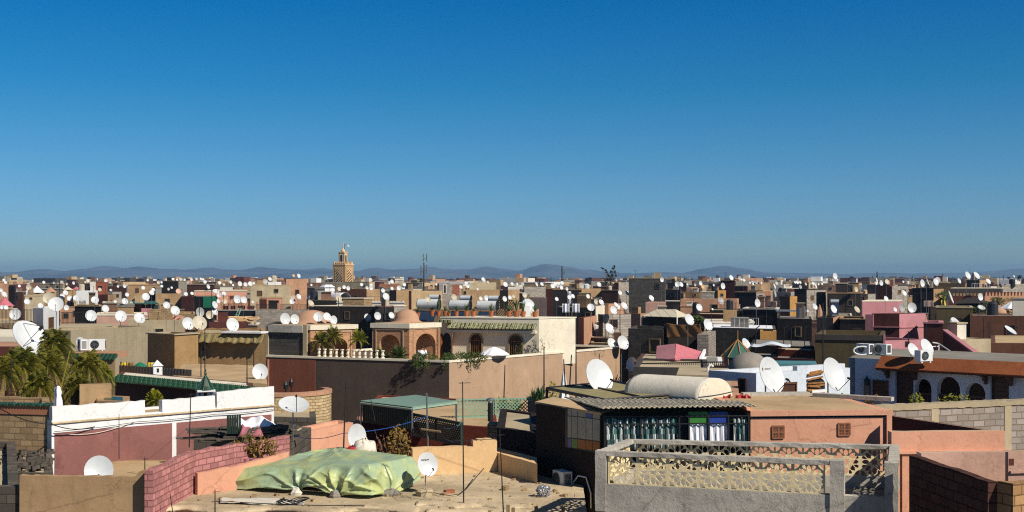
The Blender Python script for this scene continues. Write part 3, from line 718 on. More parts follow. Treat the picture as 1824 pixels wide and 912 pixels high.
beam(xf(.22), xf(gap0), .17, zp1 + .002, zt, .03).build('rail', 'concrete', rt)
for A, B, k in edges[1:]:
    d = (B - A).normalized(); beam(A + d * (.26 if k == 1 else .02), B - d * .02, .18, zp1 + .002, zt - .003 * k, .02).build('rail', 'concrete', rt)
def post(A, wx, z0, z1, wy=.21):
    d = xs; n = Vector((d.y, -d.x)); m = MB(); k = 8; vs = []
    for i in range(k + 1):
        z = z0 + (z1 - z0) * i / k
        for x, y in ((0, .035), (wx, .035), (wx, -wy), (0, -wy)):
            j = .006; q = A + d * x + n * y; vs.append((q.x + R.uniform(-j, j), q.y + R.uniform(-j, j), z))
    fs = [[4 * i + a, 4 * i + (a + 1) % 4, 4 * i + 4 + (a + 1) % 4, 4 * i + 4 + a] for i in range(k) for a in range(4)] + [[4 * k, 4 * k + 1, 4 * k + 2, 4 * k + 3]]
    m.add(vs, fs); return m.build('post', 'concrete', rt)
post(xf(-.01), .22, zf - .3, zt + .004); post(xf(gap0 - .27), .27, zf - .3, zt + .006); post(xf(Lf - .24), .25, zf - .3, zt + .008)
nF = Vector((xs.y, -xs.x)); ins = nF * -.03
claustra(rt, xf(.24) + ins, xf(gap0 - .36) + ins, zp0 + .004, zp1 - .004, nF)
d = (RR - FR).normalized(); nR = Vector((d.y, -d.x)); claustra(rt, FR + d * .28 - nR * .05, RR - d * .1 - nR * .05, zp0 + .004, zp1 - .004, nR)
d = (RL - RR).normalized(); nB = Vector((d.y, -d.x)); claustra(rt, RR + d * .2 - nB * .05, RL - d * .2 - nB * .05, zp0 + .004, zp1 - .004, nB)
d = (FL - RL).normalized(); nL = Vector((d.y, -d.x)); claustra(rt, RL + d * .1 - nL * .05, FL - d * .24 - nL * .05, zp0 + .004, zp1 - .004, nL)

# ================================================================ the pavilion with stained glass and striped curtains
pav = House('dark plastered rooftop room with stained glass, striped curtains and a corrugated roof', 'dark curtained room', 955, 1072, 1335, 737, 29, 'darkwall', a=57, b=87, par=.0, jag=.01, name='rooftop_room', cat='rooftop room')
o_, dF, nF_ = pav.fr('s')
# front: dark backing, curtains, framed glass
pav.slab('window_recess', 'black', 's', 1077, 1330, 741, 800, .02, .05)
def curtain_part(px0, px1, py0, py1, mat, off, name='curtain', folds=14, amp=.035):
    t0, t1, z0, z1 = pav.rect('s', px0, px1, py0, py1)
    def fn(u, v):
        t = t0 + (t1 - t0) * u; q = o_ + dF * t + nF_ * (off + amp * math.sin(u * folds * 2 * math.pi + .4 * math.sin(v * 5)) + .012 * math.sin(u * 51))
        return (q.x, q.y, z1 + (z0 - z1) * v + (.03 * math.sin(u * 23) if v == 0 else 0))
    c = sheet(fn, max(24, folds * 8), 6, name, mat, pav.root, .008); return c
curtain_part(1078, 1207, 745, 800, 'curtain', .08, folds=11)
curtain_part(1304, 1330, 745, 800, 'curtain', .08, folds=3)
curtain_part(1226, 1257, 752, 790, 'whitefab', .09, 'curtain', 3, .02); curtain_part(1262, 1294, 752, 790, 'whitefab', .09, 'curtain', 3, .02)
pav.slab('glass_pane', 'green_pane', 's', 1224, 1259, 732.5, 752, .125, -.105); pav.slab('glass_pane', 'blue_pane', 's', 1261, 1294, 732.5, 752, .125, -.105)
m = MB()
for px in (1076, 1140, 1208, 1225, 1260, 1295, 1331):
    t = pav.t('s', px); m.frame_box(o_, dF, nF_, U3, t - .018, t + .018, .0, .16, ZD(4.2), pav.z - .02)
for py in (752.5, 739):
    t0, t1, z0, z1 = pav.rect('s', 1076, 1331, py, py + 2); m.frame_box(o_, dF, nF_, U3, t0, t1, .13, .155, z0, z1)
m.build('glazing_frame', 'darkmetal', pav.root)
# left: leaded window of small panes
cols = [('milk_pane', 1013, 1019), ('milk_pane', 1019.8, 1030), ('milk_pane', 1030.8, 1045), ('milk_pane', 1045.8, 1057), ('milk_pane', 1057.8, 1070)]
tops = ['milk_pane', 'milk_pane', 'milk_pane', 'blue_pane', 'milk_pane']; bots = ['blue_pane', 'green_pane', 'amber_pane', 'amber_pane', 'amber_pane']
wf = pav.slab('stained_window', 'black', 'f', 1008, 1071, 731, 802, .02, .05)
for (mm, a, b), tp, bt in zip(cols, tops, bots):
    sk = lambda x: (x - 1013) / 57 * 7
    pav.slab('pane', tp, 'f', a, b, 728 + sk(a), 740 + sk(a), .03, -.02, wf); pav.slab('pane', 'milk_pane', 'f', a, b, 741.5 + sk(a), 779 + sk(a), .03, -.02, wf); pav.slab('pane', bt, 'f', a, b, 781 + sk(a), 797 + sk(a), .03, -.02, wf)
# corrugated roof sheet
A, B, C, D_ = V3(XY(1068, 28.55), ZD(3.02)), V3(XY(1348, 28.9), ZD(3.0)), V3(XY(1318, 32.6), ZD(3.25)), V3(XY(1005, 32.9), ZD(3.2))
def fn(u, v):
    p = A.lerp(B, u).lerp(D_.lerp(C, u), v); p.z += .022 * math.sin(u * 31 * 2 * math.pi) - .03 * math.sin(math.pi * v) * .4 + (.02 if .45 < v < .55 else 0); return p
sheet(fn, 31 * 8, 14, 'corrugated_roof', 'corrug', pav.root, .02)
m = MB().slab([V3(XY(953, 31.5), ZD(3.17)), V3(XY(1070, 28.9), ZD(3.17)), V3(XY(1095, 30), ZD(3.17)), V3(XY(985, 32.8), ZD(3.17))], .06); m.build('roof_edge', 'rooftan', pav.root)
acp = pav.at('f', 1015, 872) + Vector((pav.nf.x, pav.nf.y, 0)) * .22
ac_unit((acp.x, acp.y, acp.z), -57 - 6, 'white air conditioner bracketed to the black plaster wall beside the balcony house', .5, .42, .26)
m = MB(); w0 = pav.at('f', 1022, 866) + Vector((pav.nf.x, pav.nf.y, 0)) * .1; w1 = pav.at('f', 1047, 850) + Vector((pav.nf.x, pav.nf.y, 0)) * .05; w2 = pav.at('f', 1056, 905) + Vector((pav.nf.x, pav.nf.y, 0)) * .05
m.line([w0, w0.lerp(w1, .5) + Vector((0, 0, .15)), w1, w1.lerp(w2, .5) + Vector((.05, -.05, 0)), w2], .018, 6); tag(m.build('pipe', 'acwhite'), 'pale hose running down the black wall from the air conditioner', 'pipe')

# low dark house left of it, cream recess wall
lowd = House('low near-black house squeezed between the curtained room and the terracotta terrace', 'near-black low house', 885, 962, None, 773, 32.6, 'darkwall', a=50, sl=5, par=.05, jag=.012)
mid = House('small tan plastered light well wall below the near-black house', 'tan light-well wall', 877, 957, None, 826, 29.9, 'creamwall', a=62, sl=1.0, par=.3, jag=.008, name='light_well', cat='wall')
cw = House('sunlit cream plastered house wall with a stepped top behind the pale dish', 'cream stepped wall', None, 735, 885, 799, 31.2, 'creamwall', a=76, fl=.3, par=.02, jag=.012)
A = cw.at('s', 843, 799); B = cw.at('s', 886, 795)
m = MB(); d = Vector((cw.dv.x, cw.dv.y, 0)); n_ = Vector((cw.ns.x, cw.ns.y, 0)); t0, t1 = cw.t('s', 843), cw.t('s', 885.5)
for i in range(6):
    a, b = t0 + (t1 - t0) * i / 6, t0 + (t1 - t0) * (i + 1) / 6; m.frame_box((cw.P1.x, cw.P1.y, 0), d, n_, U3, a, b - .002, -.25, -.005, cw.z - .05, cw.z + .16 + R.uniform(-.02, .03))
m.build('stepped_top', 'creamwall', cw.root)

# ================================================================ foreground roof with tarpaulin
fr = House('rough foreground roof slab carrying the green tarpaulin and the pale dish', 'foreground roof', 283, 1045, None, 912, 26.3, 'rimplaster', a=4, b=2, sl=6.8, par=.0, jag=.02, rmat='rimplaster')
frz = fr.z
# lumpy plaster roll along the slab edge and at the drain
def roll(pts, r, name, mat, label, cat='roof edge'):
    m = MB(); vs = []; k = 9; n = len(pts)
    for i, p in enumerate(pts):
        for j in range(k):
            a = 2 * math.pi * j / k; rr = r * R.uniform(.82, 1.18); vs.append((p[0], p[1] + rr * 3.2 * math.cos(a), p[2] - r * .5 + rr * .75 * math.sin(a)))
    fs = [[i * k + j, (i + 1) * k + j, (i + 1) * k + (j + 1) % k, i * k + (j + 1) % k] for i in range(n - 1) for j in range(k)] + [list(range(k)), list(range((n - 1) * k, n * k))[::-1]]
    m.add(vs, fs); o = m.build(name, mat, smooth=True); return tag(o, label, cat) if label else o
def fpt(px, D, dz=0): q = XY(px, D); return (q.x, q.y, frz + dz)
for lab, pts, r in (('sagging plaster kerb along the foreground roof in front of the tarpaulin', [fpt(290 + 8 * i, 26.75 + .25 * math.sin(i * .3), .01) for i in range(58)], .09),
                    ('humped plaster mound around the aerial pole on the foreground roof', [fpt(742 + 6 * i, 27.3 - .35 * (i / 34) + .12 * math.sin(i * .4), .01 + .04 * math.sin(math.pi * i / 34)) for i in range(35)], .11),
                    ('broken plaster rim crossing the foreground roof below the black wall', [fpt(760 + 8 * i, 26.5 + .03 * math.sin(i), .0) for i in range(35)], .08)):
    roll(pts, r, 'plaster_kerb', 'rimplaster', lab, 'kerb')
m = MB()
for px, h in ((905, .2), (914, .14), (955, .17), (1003, .2), (872, .08)):
    q = XY(px, 26.2); m = MB().box((q.x, q.y - .05, frz - .14), .07, .05, h + .12, 10 * R.uniform(-1, 1)); tag(m.build('timber_stub', 'timber'), {905: 'tall sawn timber stub beside the forked aerial pole', 914: 'short timber stub beside the tall one at the roof edge', 955: 'lone timber stub below the crumpled foil bundle', 1003: 'timber stub nearest the balcony house on the roof edge', 872: 'lowest timber stub at the edge before the light well'}[px], 'timber stub')
# the tarpaulin over stacked goods
zl = lambda d: ZD(d)
L0, C0, R0 = Vector((*XY(412, 29.4), ZD(4.58))), Vector((*XY(657, 28.1), ZD(4.26))), Vector((*XY(733, 29.6), ZD(4.3)))
Bk = Vector((*XY(606, 32.3), ZD(4.44)))
tp = thing('tarpaulin', (*XY(570, 29.2), frz), 'pale green plastic tarpaulin draped in folds over a heap on the foreground roof', 'tarpaulin')
nu = 150; kc = .76
def edge(u):
    p = L0.lerp(C0, u / kc) if u < kc else C0.lerp(R0, (u - kc) / (1 - kc))
    p = p.copy(); p.z += .008 * math.sin(u * 13) + .015 * math.sin(u * 5 + 1); return p
def out(u):
    a = (C0 - L0).normalized(); b = (R0 - C0).normalized(); n1, n2 = Vector((a.y, -a.x, 0)).normalized(), Vector((b.y, -b.x, 0)).normalized()
    k = min(1, max(0, (u - kc + .04) / .08)); return n1.lerp(n2, k).normalized()
def topfn(u, v):
    e = edge(u); q = e.lerp(Bk if u < kc else Bk.lerp(R0, ((u - kc) / (1 - kc)) ** 1.0 * .85), v)
    q.z += .04 * math.sin(math.pi * v) - .05 * math.sin(math.pi * v) * math.sin(u * 8) + .012 * math.sin(u * 33 + v * 8) * v * (1 - v) * 4 + (.035 * (1 - abs(math.sin(u * 14 + v * 4))) ** 2 + .02 * (1 - abs(math.sin(u * 23 - v * 9))) ** 2) * math.sin(math.pi * v)
    return q
sheet(topfn, nu, 26, 'top_sheet', 'tarp', tp)
def drape(u, v):
    e = edge(u); n = out(u); H = e.z - frz - .02
    hem = H * (.86 + .10 * math.sin(u * 9 + .8) + .07 * math.sin(u * 23)); hem = min(hem, H - .005)
    TI = (.41, .62, .81); tie = sum(math.exp(-((u - c) / .02) ** 2) for c in TI); hem = min(H - .005, hem + .1 * tie)
    rg = lambda x: (1 - abs(math.sin(x))) ** 2.0
    f = .08 * rg(8.5 * (v * .5 + u * 1.1)) * math.exp(-((u - .2) / .2) ** 2) + .05 * rg(9 * (v * .6 - u * 1.6)) * math.exp(-((u - .53) / .12) ** 2)
    for i, c in enumerate((.41, .62, .81, .76)):
        dx, dy = (u - c) * 3.6, (1.02 - v) * .75 if i < 3 else (v + .02) * .75; r_ = math.hypot(dx, dy); th = math.atan2(dx, dy + .05)
        f += math.exp(-(dx / (.62 if i < 3 else .3)) ** 2) * (.10 if i < 3 else .07) * rg(th * (5.2 + .6 * i) + .7 * i + 1.2 * r_) * min(1, r_ * 3) * (1 if i < 3 else max(0, 1 - 1.1 * v))
    f += .022 * rg(u * 31 + 3 * v + math.sin(u * 12)) * (1 - v) + .012 * math.sin(u * 57 + 6 * v)
    swag = .09 * math.sin(math.pi * v) ** 2 * (.6 + .4 * math.sin(u * 15))
    bulge = .02 + .26 * v + (f + swag) * min(1, v * 4) - .12 * tie * v
    return e + n * max(.0, bulge) - Vector((0, 0, hem * v))
sheet(drape, nu * 2, 44, 'side_drape', 'tarp', tp)
m = MB().slab([L0 + Vector((.25, .15, -.12)), C0 + Vector((-.02, .25, -.1)), R0 + Vector((-.3, .1, -.1)), Bk + Vector((0, -.3, -.1))], .3); m.build('covered_heap', 'oldwood', tp)
for u, lab in ((.41, 'pale stone weighing down the middle of the tarpaulin hem'), (.62, 'grey stone tied into the tarpaulin hem beside the corner'), (.81, 'flat grey rag bunched below the tarpaulin corner')):
    e = edge(u) + out(u) * .36; m = MB(); leafball(m, (0, 0, 0), (0, 0, 0), 0, .1)
    m.lathe((e.x, e.y, frz - .02), [(.0, 0), (.10, .0), (.12, .07), (.07, .16), (0, .19)], 8, sx=1.2 if u < .7 else 2.2, sy=.9); jitter(m, .02); tag(m.build('weight_stone', 'grey' if u > .5 else 'offwhite'), lab, 'stone')
m = MB()
q0 = Vector(fpt(395, 27.6, .03)); tag(sheet(lambda u, v: Vector(fpt(392 + 150 * u, 27.2 + .7 * v - .25 * u, .03 + .015 * math.sin(u * 9 + v * 3) + .008 * math.sin(u * 31 + v * 7))), 40, 8, 'cloth_sheet', 'offwhite'), 'dusty white plastic sheet lying flat before the tarpaulin hem', 'plastic sheet')
for i in range(3):
    m = MB(); c = Vector(fpt(520, 27.1, .05)); pts = [c + Vector((.28 * math.cos(a) * (1 + .4 * math.sin(3 * a + i)), .2 * math.sin(a), .05 + .05 * math.sin(2 * a + i))) for a in (2 * math.pi * k / 18 for k in range(19))]; 
    if i == 0: mm = MB()
    mm.line(pts, .012, 4)
tag(mm.build('wire_coil', 'black'), 'tangled coil of black wire lying before the tarpaulin', 'wire coil')
m = MB()
for i in range(110):
    q = fpt(R.uniform(290, 1030), R.uniform(26.4, 31.5)); g_ = R.random() ** 3; m.box(q, .02 + .12 * g_, .02 + .09 * g_, .015 + .05 * g_, R.uniform(0, 90))
tag(m.build('debris', 'blocktan'), 'crumbs of plaster and brick strewn over the foreground roof', 'debris', kind='stuff')
# dirty laundry bundle and small white-topped pots on the roof
def bundle(loc, rr, mat, label, name='cloth_bundle', cat='bundle', n=18):
    m = MB(); m.lathe(loc, [(0, 0), (rr, .0), (rr * 1.1, rr * .4), (rr * .8, rr * .9), (rr * .3, rr * 1.15), (0, rr * 1.2)], n); jitter(m, rr * .2)
    return tag(m.build(name, mat, smooth=True), label, cat)
cable([fpt(385, 27.3, .05), fpt(470, 27.0, .05), fpt(560, 26.8, .05), fpt(650, 26.75, .06)], .012, 'black cable lying across the foreground roof before the tarpaulin', sag=.0)
cable([fpt(770, 28.4, .05), fpt(800, 28.0, .05), fpt(818, 28.2, .05), fpt(830, 28.8, .06), fpt(862, 30.4, .3)], .01, 'thin black cable trailing from the pale dish to the light well', sag=.0)
for i in range(3):
    q = fpt(700 + 100 * i, 28.2 + .4 * i); m = MB().box(q, .3 - .06 * i, .12, .06 + .02 * i, 25 * i + 10); tag(m.build('loose_brick', 'redbrick' if i % 2 else 'blocktan'), ('loose tan block lying just before the pale dish', 'loose red brick lying near the tall thin aerial pole', 'small tan block lying before the light well')[i], 'brick')
bundle(fpt(348, 29.2, 0), .24, 'whitefab', 'heap of white rags against the foot of the pink brick wall')
m = MB(); leafball(m, Vector(fpt(968, 28.1, .13)), (.17, .14, .15), 240, .035, .6); tag(m.build('foil_bundle', 'foil'), 'crumpled silver foil bundle in the shade below the black wall', 'bundle')
bundle((*XY(650, 31.6), ZD(4.47)), .27, 'offwhite', 'bundle of white clothes on the heap before the round dish back')
bundle((*XY(628, 31.5), ZD(4.50)), .16, 'redfab', 'small red and white bundle beside the white clothes bundle')
# aerials over the foreground
antenna(826, 680, 905, 27, 'tall thin aerial pole with a spiral tip rising before the villa corner', ((.99, .25, 6), (.53, 1.0, 4)), .016, frz - .02, lean=-2)
antenna(897, 764, 920, 24.6, 'aerial pole with a forked bracket at the bottom edge before the light well', ((.93, .12, 3),), .014, lean=-7)
antenna(612, 680, 800, 31.5, 'slanting black aerial pole beside the round dish back', ((.97, .3, 5), (.86, .22, 5)), .022, lean=4)
antenna(640, 690, 760, 33, 'thin bare mast next to the slanting aerial pole', (), .012, lean=-5); antenna(668, 705, 750, 34, 'short bent mast before the green pergola', ((.9, .2, 4),), .012, lean=-9)
antenna(337, 700, 797, 31.5, 'slim aerial pole standing before the white wall gap', ((.97, .25, 4),), .018, lean=3, yaw=60)
antenna(212, 738, 818, 30, 'thin dark aerial rod against the plum wall', (), .012)
antenna(258, 815, 842, 26.6, 'tiny twisted iron rod on the end of the brown parapet', ((.9, .08, 3),), .014)
antenna(383, 872, 915, 26.1, 'short stub aerial with crossbars at the bottom of the pink wall', ((.5, .2, 3), (.9, .12, 2)), .016); antenna(308, 880, 915, 26.0, 'leaning iron stub at the foot of the pink brick wall', (), .012, lean=-5)
dish(760, 827.5, 40, 28.6, yaw=30, tilt=16, base=frz + .16, mark=[('PREMIUM', .1, -.08, .2, 'navy')], label='pale blue-white dish with a maker name standing beside the tarpaulin'); 
m = MB().lathe((*XY(756, 28.3), frz), [(0, 0), (.2, 0), (.21, .1), (.17, .14), (0, .15)], 10); jitter(m, .015); tag(m.build('dish_base', 'rimplaster'), 'round plastered stone base under the pale blue-white dish', 'stone base')
dish(633, 778, 43, 31.8, yaw=48, tilt=6, base=ZD(5.2), label='upright round dish seen half from behind next to the white clothes bundle')

# ================================================================ pink brick wall and left roofs
def wall_run(pts, z0, th, mat, label, name='brick_wall', cat='wall', tops=None, jag=.02):
    """wall through plan points (px, D, y of its top)"""
    t = thing(name, (*XY(pts[0][0], pts[0][1]), z0), label, cat)
    m = MB(); n = len(pts)
    for (p, q) in zip(pts, pts[1:]):
        a, b = W(p[0], p[2], p[1]), W(q[0], q[2], q[1]); k = max(2, int((b - a).length / .3)); d = Vector((b.x - a.x, b.y - a.y, 0)).normalized(); nn = Vector((d.y, -d.x, 0)); vs = []
        for i in range(k + 1):
            c = a.lerp(b, i / k); zj = c.z + R.uniform(-jag, jag)
            for s, z in ((0, z0), (0, zj), (-th, zj), (-th, z0)): vs.append((c.x + nn.x * s, c.y + nn.y * s, z))
        m.add(vs, [[4 * i + j, 4 * i + (j + 1) % 4, 4 * i + 4 + (j + 1) % 4, 4 * i + 4 + j][::-1] for i in range(k) for j in range(3)] + [[0, 1, 2, 3], [4 * k + 3, 4 * k + 2, 4 * k + 1, 4 * k]])
    m.build('wall', mat, t); return t
wall_run([(272.5, 25.75, 838), (350, 28.7, 803), (418, 29.9, 792)], 0, .18, 'pinkbrick', 'bare pink-washed brick wall climbing beside the tarpaulin roof')
wall_run([(418, 29.95, 791), (470, 30.7, 785), (516, 31.6, 776)], 0, .18, 'pinkbrick', 'short pink brick wall hung with dry flowerpots behind the tarpaulin')
wall_run([(352, 28.35, 843), (420, 29.0, 830), (515, 30.6, 806)], frz, .12, 'orange', 'low orange plaster skirting wall behind the tarpaulin', 'skirting_wall')
lf = House('brown plastered house with a bare parapet at the bottom edge', 'brown parapet house', 35, 272, None, CY + 5.25 / 26 * F, 26, 'tan', a=4, b=-8, sl=9.5, par=.0, rmat='rooftan')
m = MB(); k = 30; vs = []; zt_ = W(0, 850, 26).z
for i in range(k + 1):
    q = lf.P1 + lf.du * (lf.fl * i / k); j = R.uniform(-.012, .012) + (.13 if i < 4 else 0)
    for s_, z in ((.003, lf.z - .4), (.003, zt_ + j), (-.18, zt_ + j), (-.18, lf.z - .02)): vs.append((q.x + lf.nf.x * s_, q.y + lf.nf.y * s_, z))
m.add(vs, [[4 * i + j, 4 * i + (j + 1) % 4, 4 * i + 4 + (j + 1) % 4, 4 * i + 4 + j] for i in range(k) for j in range(3)] + [[3, 2, 1, 0], [4 * k, 4 * k + 1, 4 * k + 2, 4 * k + 3]]); m.build('parapet', 'tan', lf.root)
lf2 = House('dark brick house corner below the rubble heap', 'dark brick corner', -60, 34, None, 868, 26.3, 'blockdark', a=6, sl=8, par=.2, jag=.02)
dish(176, 839, 50, 27.6, yaw=18, tilt=20, base=ZD(5.25), label='large white dish half sunk behind the brown parapet wall')
rub = House('low rubble-strewn roof below the bare block house', 'rubble roof', -80, 95, None, 845, 30.2, 'blockdark', a=10, sl=4, par=0, jag=.02)
m = MB()
for i in range(190):
    q = XY(R.uniform(-20, 92), R.uniform(30.5, 33.5)); m.box((q.x, q.y, rub.z + R.uniform(-.03, .12)), R.uniform(.04, .22), R.uniform(.04, .16), R.uniform(.03, .12), R.uniform(0, 90))
o = m.build('rubble', 'blockdark'); tag(o, 'broken blocks and debris heaped on the roof at the foot of the block wall', 'rubble', kind='stuff')
bw = House('bare dark block house with a red tiled parapet at the edge of the palms', 'bare block house', -70, 91, None, 737, 34.2, 'blocktan', a=12, sl=5, par=.4, jag=.015)
A = bw.poly[3]; bw.slab('tile_band', 'terracotta', 'f', -70, 90, 722.5, 737, .03, .2)
m = MB()
for i in range(60): q = bw.P1 + bw.du * (i * .09 + .03); m.tube((q.x, q.y - .08, bw.z + .225), (q.x, q.y + .2, bw.z + .25), .035, 6)
m.build('coping_tiles', 'greentile', bw.root)
# the plum-coloured house with white trim
pl = House('long plum-coloured house wall framed by white bands and a ragged white parapet', 'plum house', None, 92, 488, 726, 34, 'white', a=47.5, fl=1.6, par=.0, th=.2, jag=.0, roof='rooftan')
pl.z_low = pl.z
o_, dS, nS = pl.fr('s'); Ls = pl.sl
tx = lambda px: pl.t('s', px)
# lower the block and add the ragged parapet pieces as parts
for (a, b, h0, h1) in ((93, 258, .0, -.01), (289, 383, -.05, -.02), (386, 488, .10, .14)):
    m = MB(); t0, t1 = tx(a), tx(b); k = max(3, int((t1 - t0) / .2)); vs = []
    for i in range(k + 1):
        t = t0 + (t1 - t0) * i / k; zz = pl.z + .02 + h0 + (h1 - h0) * i / k + R.uniform(-.02, .02); q = o_ + dS * t
        for s, z in ((.015, pl.z - .42), (.0, zz), (-.22, zz - .01), (-.22, pl.z - .42)): vs.append((q.x + nS.x * s, q.y + nS.y * s, z))
    m.add(vs, [[4 * i + j, 4 * i + (j + 1) % 4, 4 * i + 4 + (j + 1) % 4, 4 * i + 4 + j][::-1] for i in range(k) for j in range(3)] + [[0, 1, 2, 3], [4 * k + 3, 4 * k + 2, 4 * k + 1, 4 * k]]); m.build('parapet', 'white', pl.root)
for v in pl.wall.data.vertices:
    if v.co.z > 5: v.co.z -= .36 if v.co.z > pl.z - .02 else .4
pl.roof.location.z -= .42; pl.zroof -= .4
for a, b in ((97, 306), (314.5, 483)):
    m = MB().frame_box(o_, dS, nS, U3, tx(a), tx(b), -.02, .022, .2, pl.z - .71); m.build('plum_panel', 'mauve', pl.root)
m = MB(); k = 60; vs = []
for i in range(k + 1):
    q = o_ + dS * (Ls * i / k); j = R.uniform(0, .015)
    for s, z in ((.02, pl.z - .47), (.05 + j, pl.z - .45), (.05 + j, pl.z - .415), (.016, pl.z - .40)): vs.append((q.x + nS.x * s, q.y + nS.y * s, z))
m.add(vs, [[4 * i + j, 4 * i + (j + 1) % 4, 4 * i + 4 + (j + 1) % 4, 4 * i + 4 + j][::-1] for i in range(k) for j in range(4)]); m.build('drip_ledge', 'rimplaster', pl.root)
q = lambda t, z: o_ + dS * t + nS * .07 + Vector((0, 0, z)); cable([q(.05, pl.z - .66), q(Ls * .35, pl.z - .58), q(Ls * .7, pl.z - .55), q(Ls, pl.z - .54)], .011, 'black cable sagging along the white band of the plum house', sag=.03)
cable([W(0, 728, 33), W(92, 756, 33.6), q(1.2, pl.z - .62)], .016, 'loose black cable crossing the bare block house', sag=.1)
cable([q(.1, pl.z - .72), q(2.4, pl.z - .55)], .01, 'slack grey cable drooping below the white band of the plum house', sag=.16, mat='offwhite')

# junk pile with bedding, dish on mast
jp = House('low roof stacked with planks and old bedding behind the pink wall', 'junk-covered roof', 345, 520, None, 786, 33.2, 'blockdark', a=0, b=0, sl=3.2, par=.0, jag=.03)
wp = thing('wood_pile', (*XY(430, 33.6), jp.z), 'weathered heap of stacked planks on the roof behind the pink wall', 'wood pile')
m = MB()
for i in range(70):
    q = XY(R.uniform(350, 505), R.uniform(33.2, 34.6)); m.box((q.x, q.y, jp.z + .01 + R.random() ** 2 * .28), R.uniform(.5, 1.3), R.uniform(.08, .2), .035, R.uniform(-18, 25))
m.build('planks', 'oldwood', wp)
m = MB()
for i in range(26):
    q = XY(R.uniform(450, 518), R.uniform(33.3, 34.3)); m.box((q.x, q.y, jp.z + .1 + R.random() * .25), R.uniform(.2, .5), R.uniform(.1, .3), .09, R.uniform(-20, 20))
m.build('stones', 'blockdark', wp)
def heap(px0, px1, D, z0, h, mat, label, name, cat, folds=5):
    a, b = XY(px0, D), XY(px1, D); w = b.x - a.x
    fn = lambda u, v: Vector((a.x + w * u + .03 * math.sin(v * 9), D - .35 + .8 * v, z0 + h * math.sin(math.pi * min(1, max(0, v))) ** .5 * (.75 + .2 * math.sin(u * folds * 2 + v * 3) + .1 * math.sin(u * 19)) * min(1, 9 * u, 9 * (1 - u))))
    return tag(sheet(fn, 30, 14, name, mat), label, cat)
heap(418, 485, 33.7, jp.z + .33, .30, 'whitefab', 'white bedding thrown over the plank heap', 'bedding', 'bedding'); heap(428, 470, 33.35, jp.z + .15, .3, 'pinkfab', 'faded pink blanket hanging below the white bedding', 'blanket', 'blanket', 3)
q = XY(416, 33.3); m = MB()
for i in range(6): m.frame_box((q.x - .16 + i * .065, q.y - .1, jp.z + .2), (1, 0, 0), (0, 1, .15), U3, 0, .05, 0, .04, 0, .5)
tag(m.build('louvre_shutter', 'darkgreen'), 'old green slatted shutter leaning on the plank heap', 'shutter')
q = XY(430, 31.2); m = MB().frame_box((q.x, q.y, frz + .6), Vector((.45, .1, .9)).normalized(), (0, 1, 0), Vector((-.9, 0, .45)).normalized(), -.1, .6, 0, .08, 0, .1); tag(m.build('timber_prop', 'oldwood'), 'grey timber prop leaning against the pink brick wall', 'timber')
for px, s, lab in ((424, .45, 'dry pot plant nearest the timber prop on the pink wall'), (440, .55, 'dead twiggy pot plant in the row below the pink wall'), (452, .6, 'tallest dry pot plant on the ledge of the pink wall'), (466, .5, 'straggly pot plant beside the dark doorway'), (483, .42, 'small dry pot plant under the orange lintel')):
    q = XY(px, 30.3); t = thing('potted_plant', (q.x, q.y, ZD(4.55) - .08), lab, 'potted plant', 'dry pot plants along the pink wall')
    MB().lathe((0, 0, 0), [(0, 0), (.11, 0), (.15, .2), (.12, .2), (0, .17)], 12).build('pot', 'pink', t, wl=True); mm = MB(); leafball(mm, (0, 0, .2 + s * .55), (.2, .16, s * .55), 70, .05)
    for i in range(8): mm.tube((0, 0, .15), (R.uniform(-.2, .2), R.uniform(-.1, .1), s * R.uniform(.5, 1.2) + .15), .008, 3)
    mm.build('foliage', 'dryleaf', t, wl=True)
m = MB().box((*XY(450, 30.3), 0), 2.6, .22, ZD(4.63)); tag(m.build('plant_ledge', 'terracotta'), 'narrow terracotta ledge carrying the dry pot plants', 'ledge')
dish(523, 725, 54, 33, yaw=20, tilt=66, base=jp.z, label='white dish tipped up almost flat on a mast above the plank heap')

# orange wall with dark doorway, terracotta terrace house
og = House('orange plastered house wall with a dark doorway beside the plank heap', 'orange doorway house', 492, 536, 640, 771, 37.6, 'orange', a=25, par=.1, jag=.015)
og.slab('doorway', 'black', 'f', 503, 534, 782, 850, .012, .05); og.slab('lintel', 'terracotta', 'f', 492, 540, 774, 783, .18, .02)
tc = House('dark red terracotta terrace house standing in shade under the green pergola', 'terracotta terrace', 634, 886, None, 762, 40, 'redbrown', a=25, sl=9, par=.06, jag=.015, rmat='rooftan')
fnr = lambda t: tc.P1 + tc.du * t
pts = [fnr(tc.fl - .05 - .12 * i) for i in range(18)]; roll([(p.x, p.y, tc.z + .08) for p in pts], .13, 'rounded_coping', 'salmon', 'rounded salmon coping on the shaded terracotta wall', 'coping')
bush = thing('dry_bush', (*XY(700, 31.9), frz - .1), 'half-dead bush growing up the shaded terracotta wall', 'bush')
m = MB(); leafball(m, (.15, 0, .75), (.32, .25, .55), 330, .055); m.build('foliage', 'dryleaf', bush, wl=True); m = MB(); leafball(m, (-.3, .1, .6), (.35, .25, .4), 120, .05); m.build('red_foliage', 'rust', bush, wl=True)
m = MB()
for i in range(14): m.tube((0, 0, -.2), (R.uniform(-.5, .5), R.uniform(-.2, .2), R.uniform(.5, 1.2)), .012, 4, .005)
m.build('stem', 'oldwood', bush, wl=True)
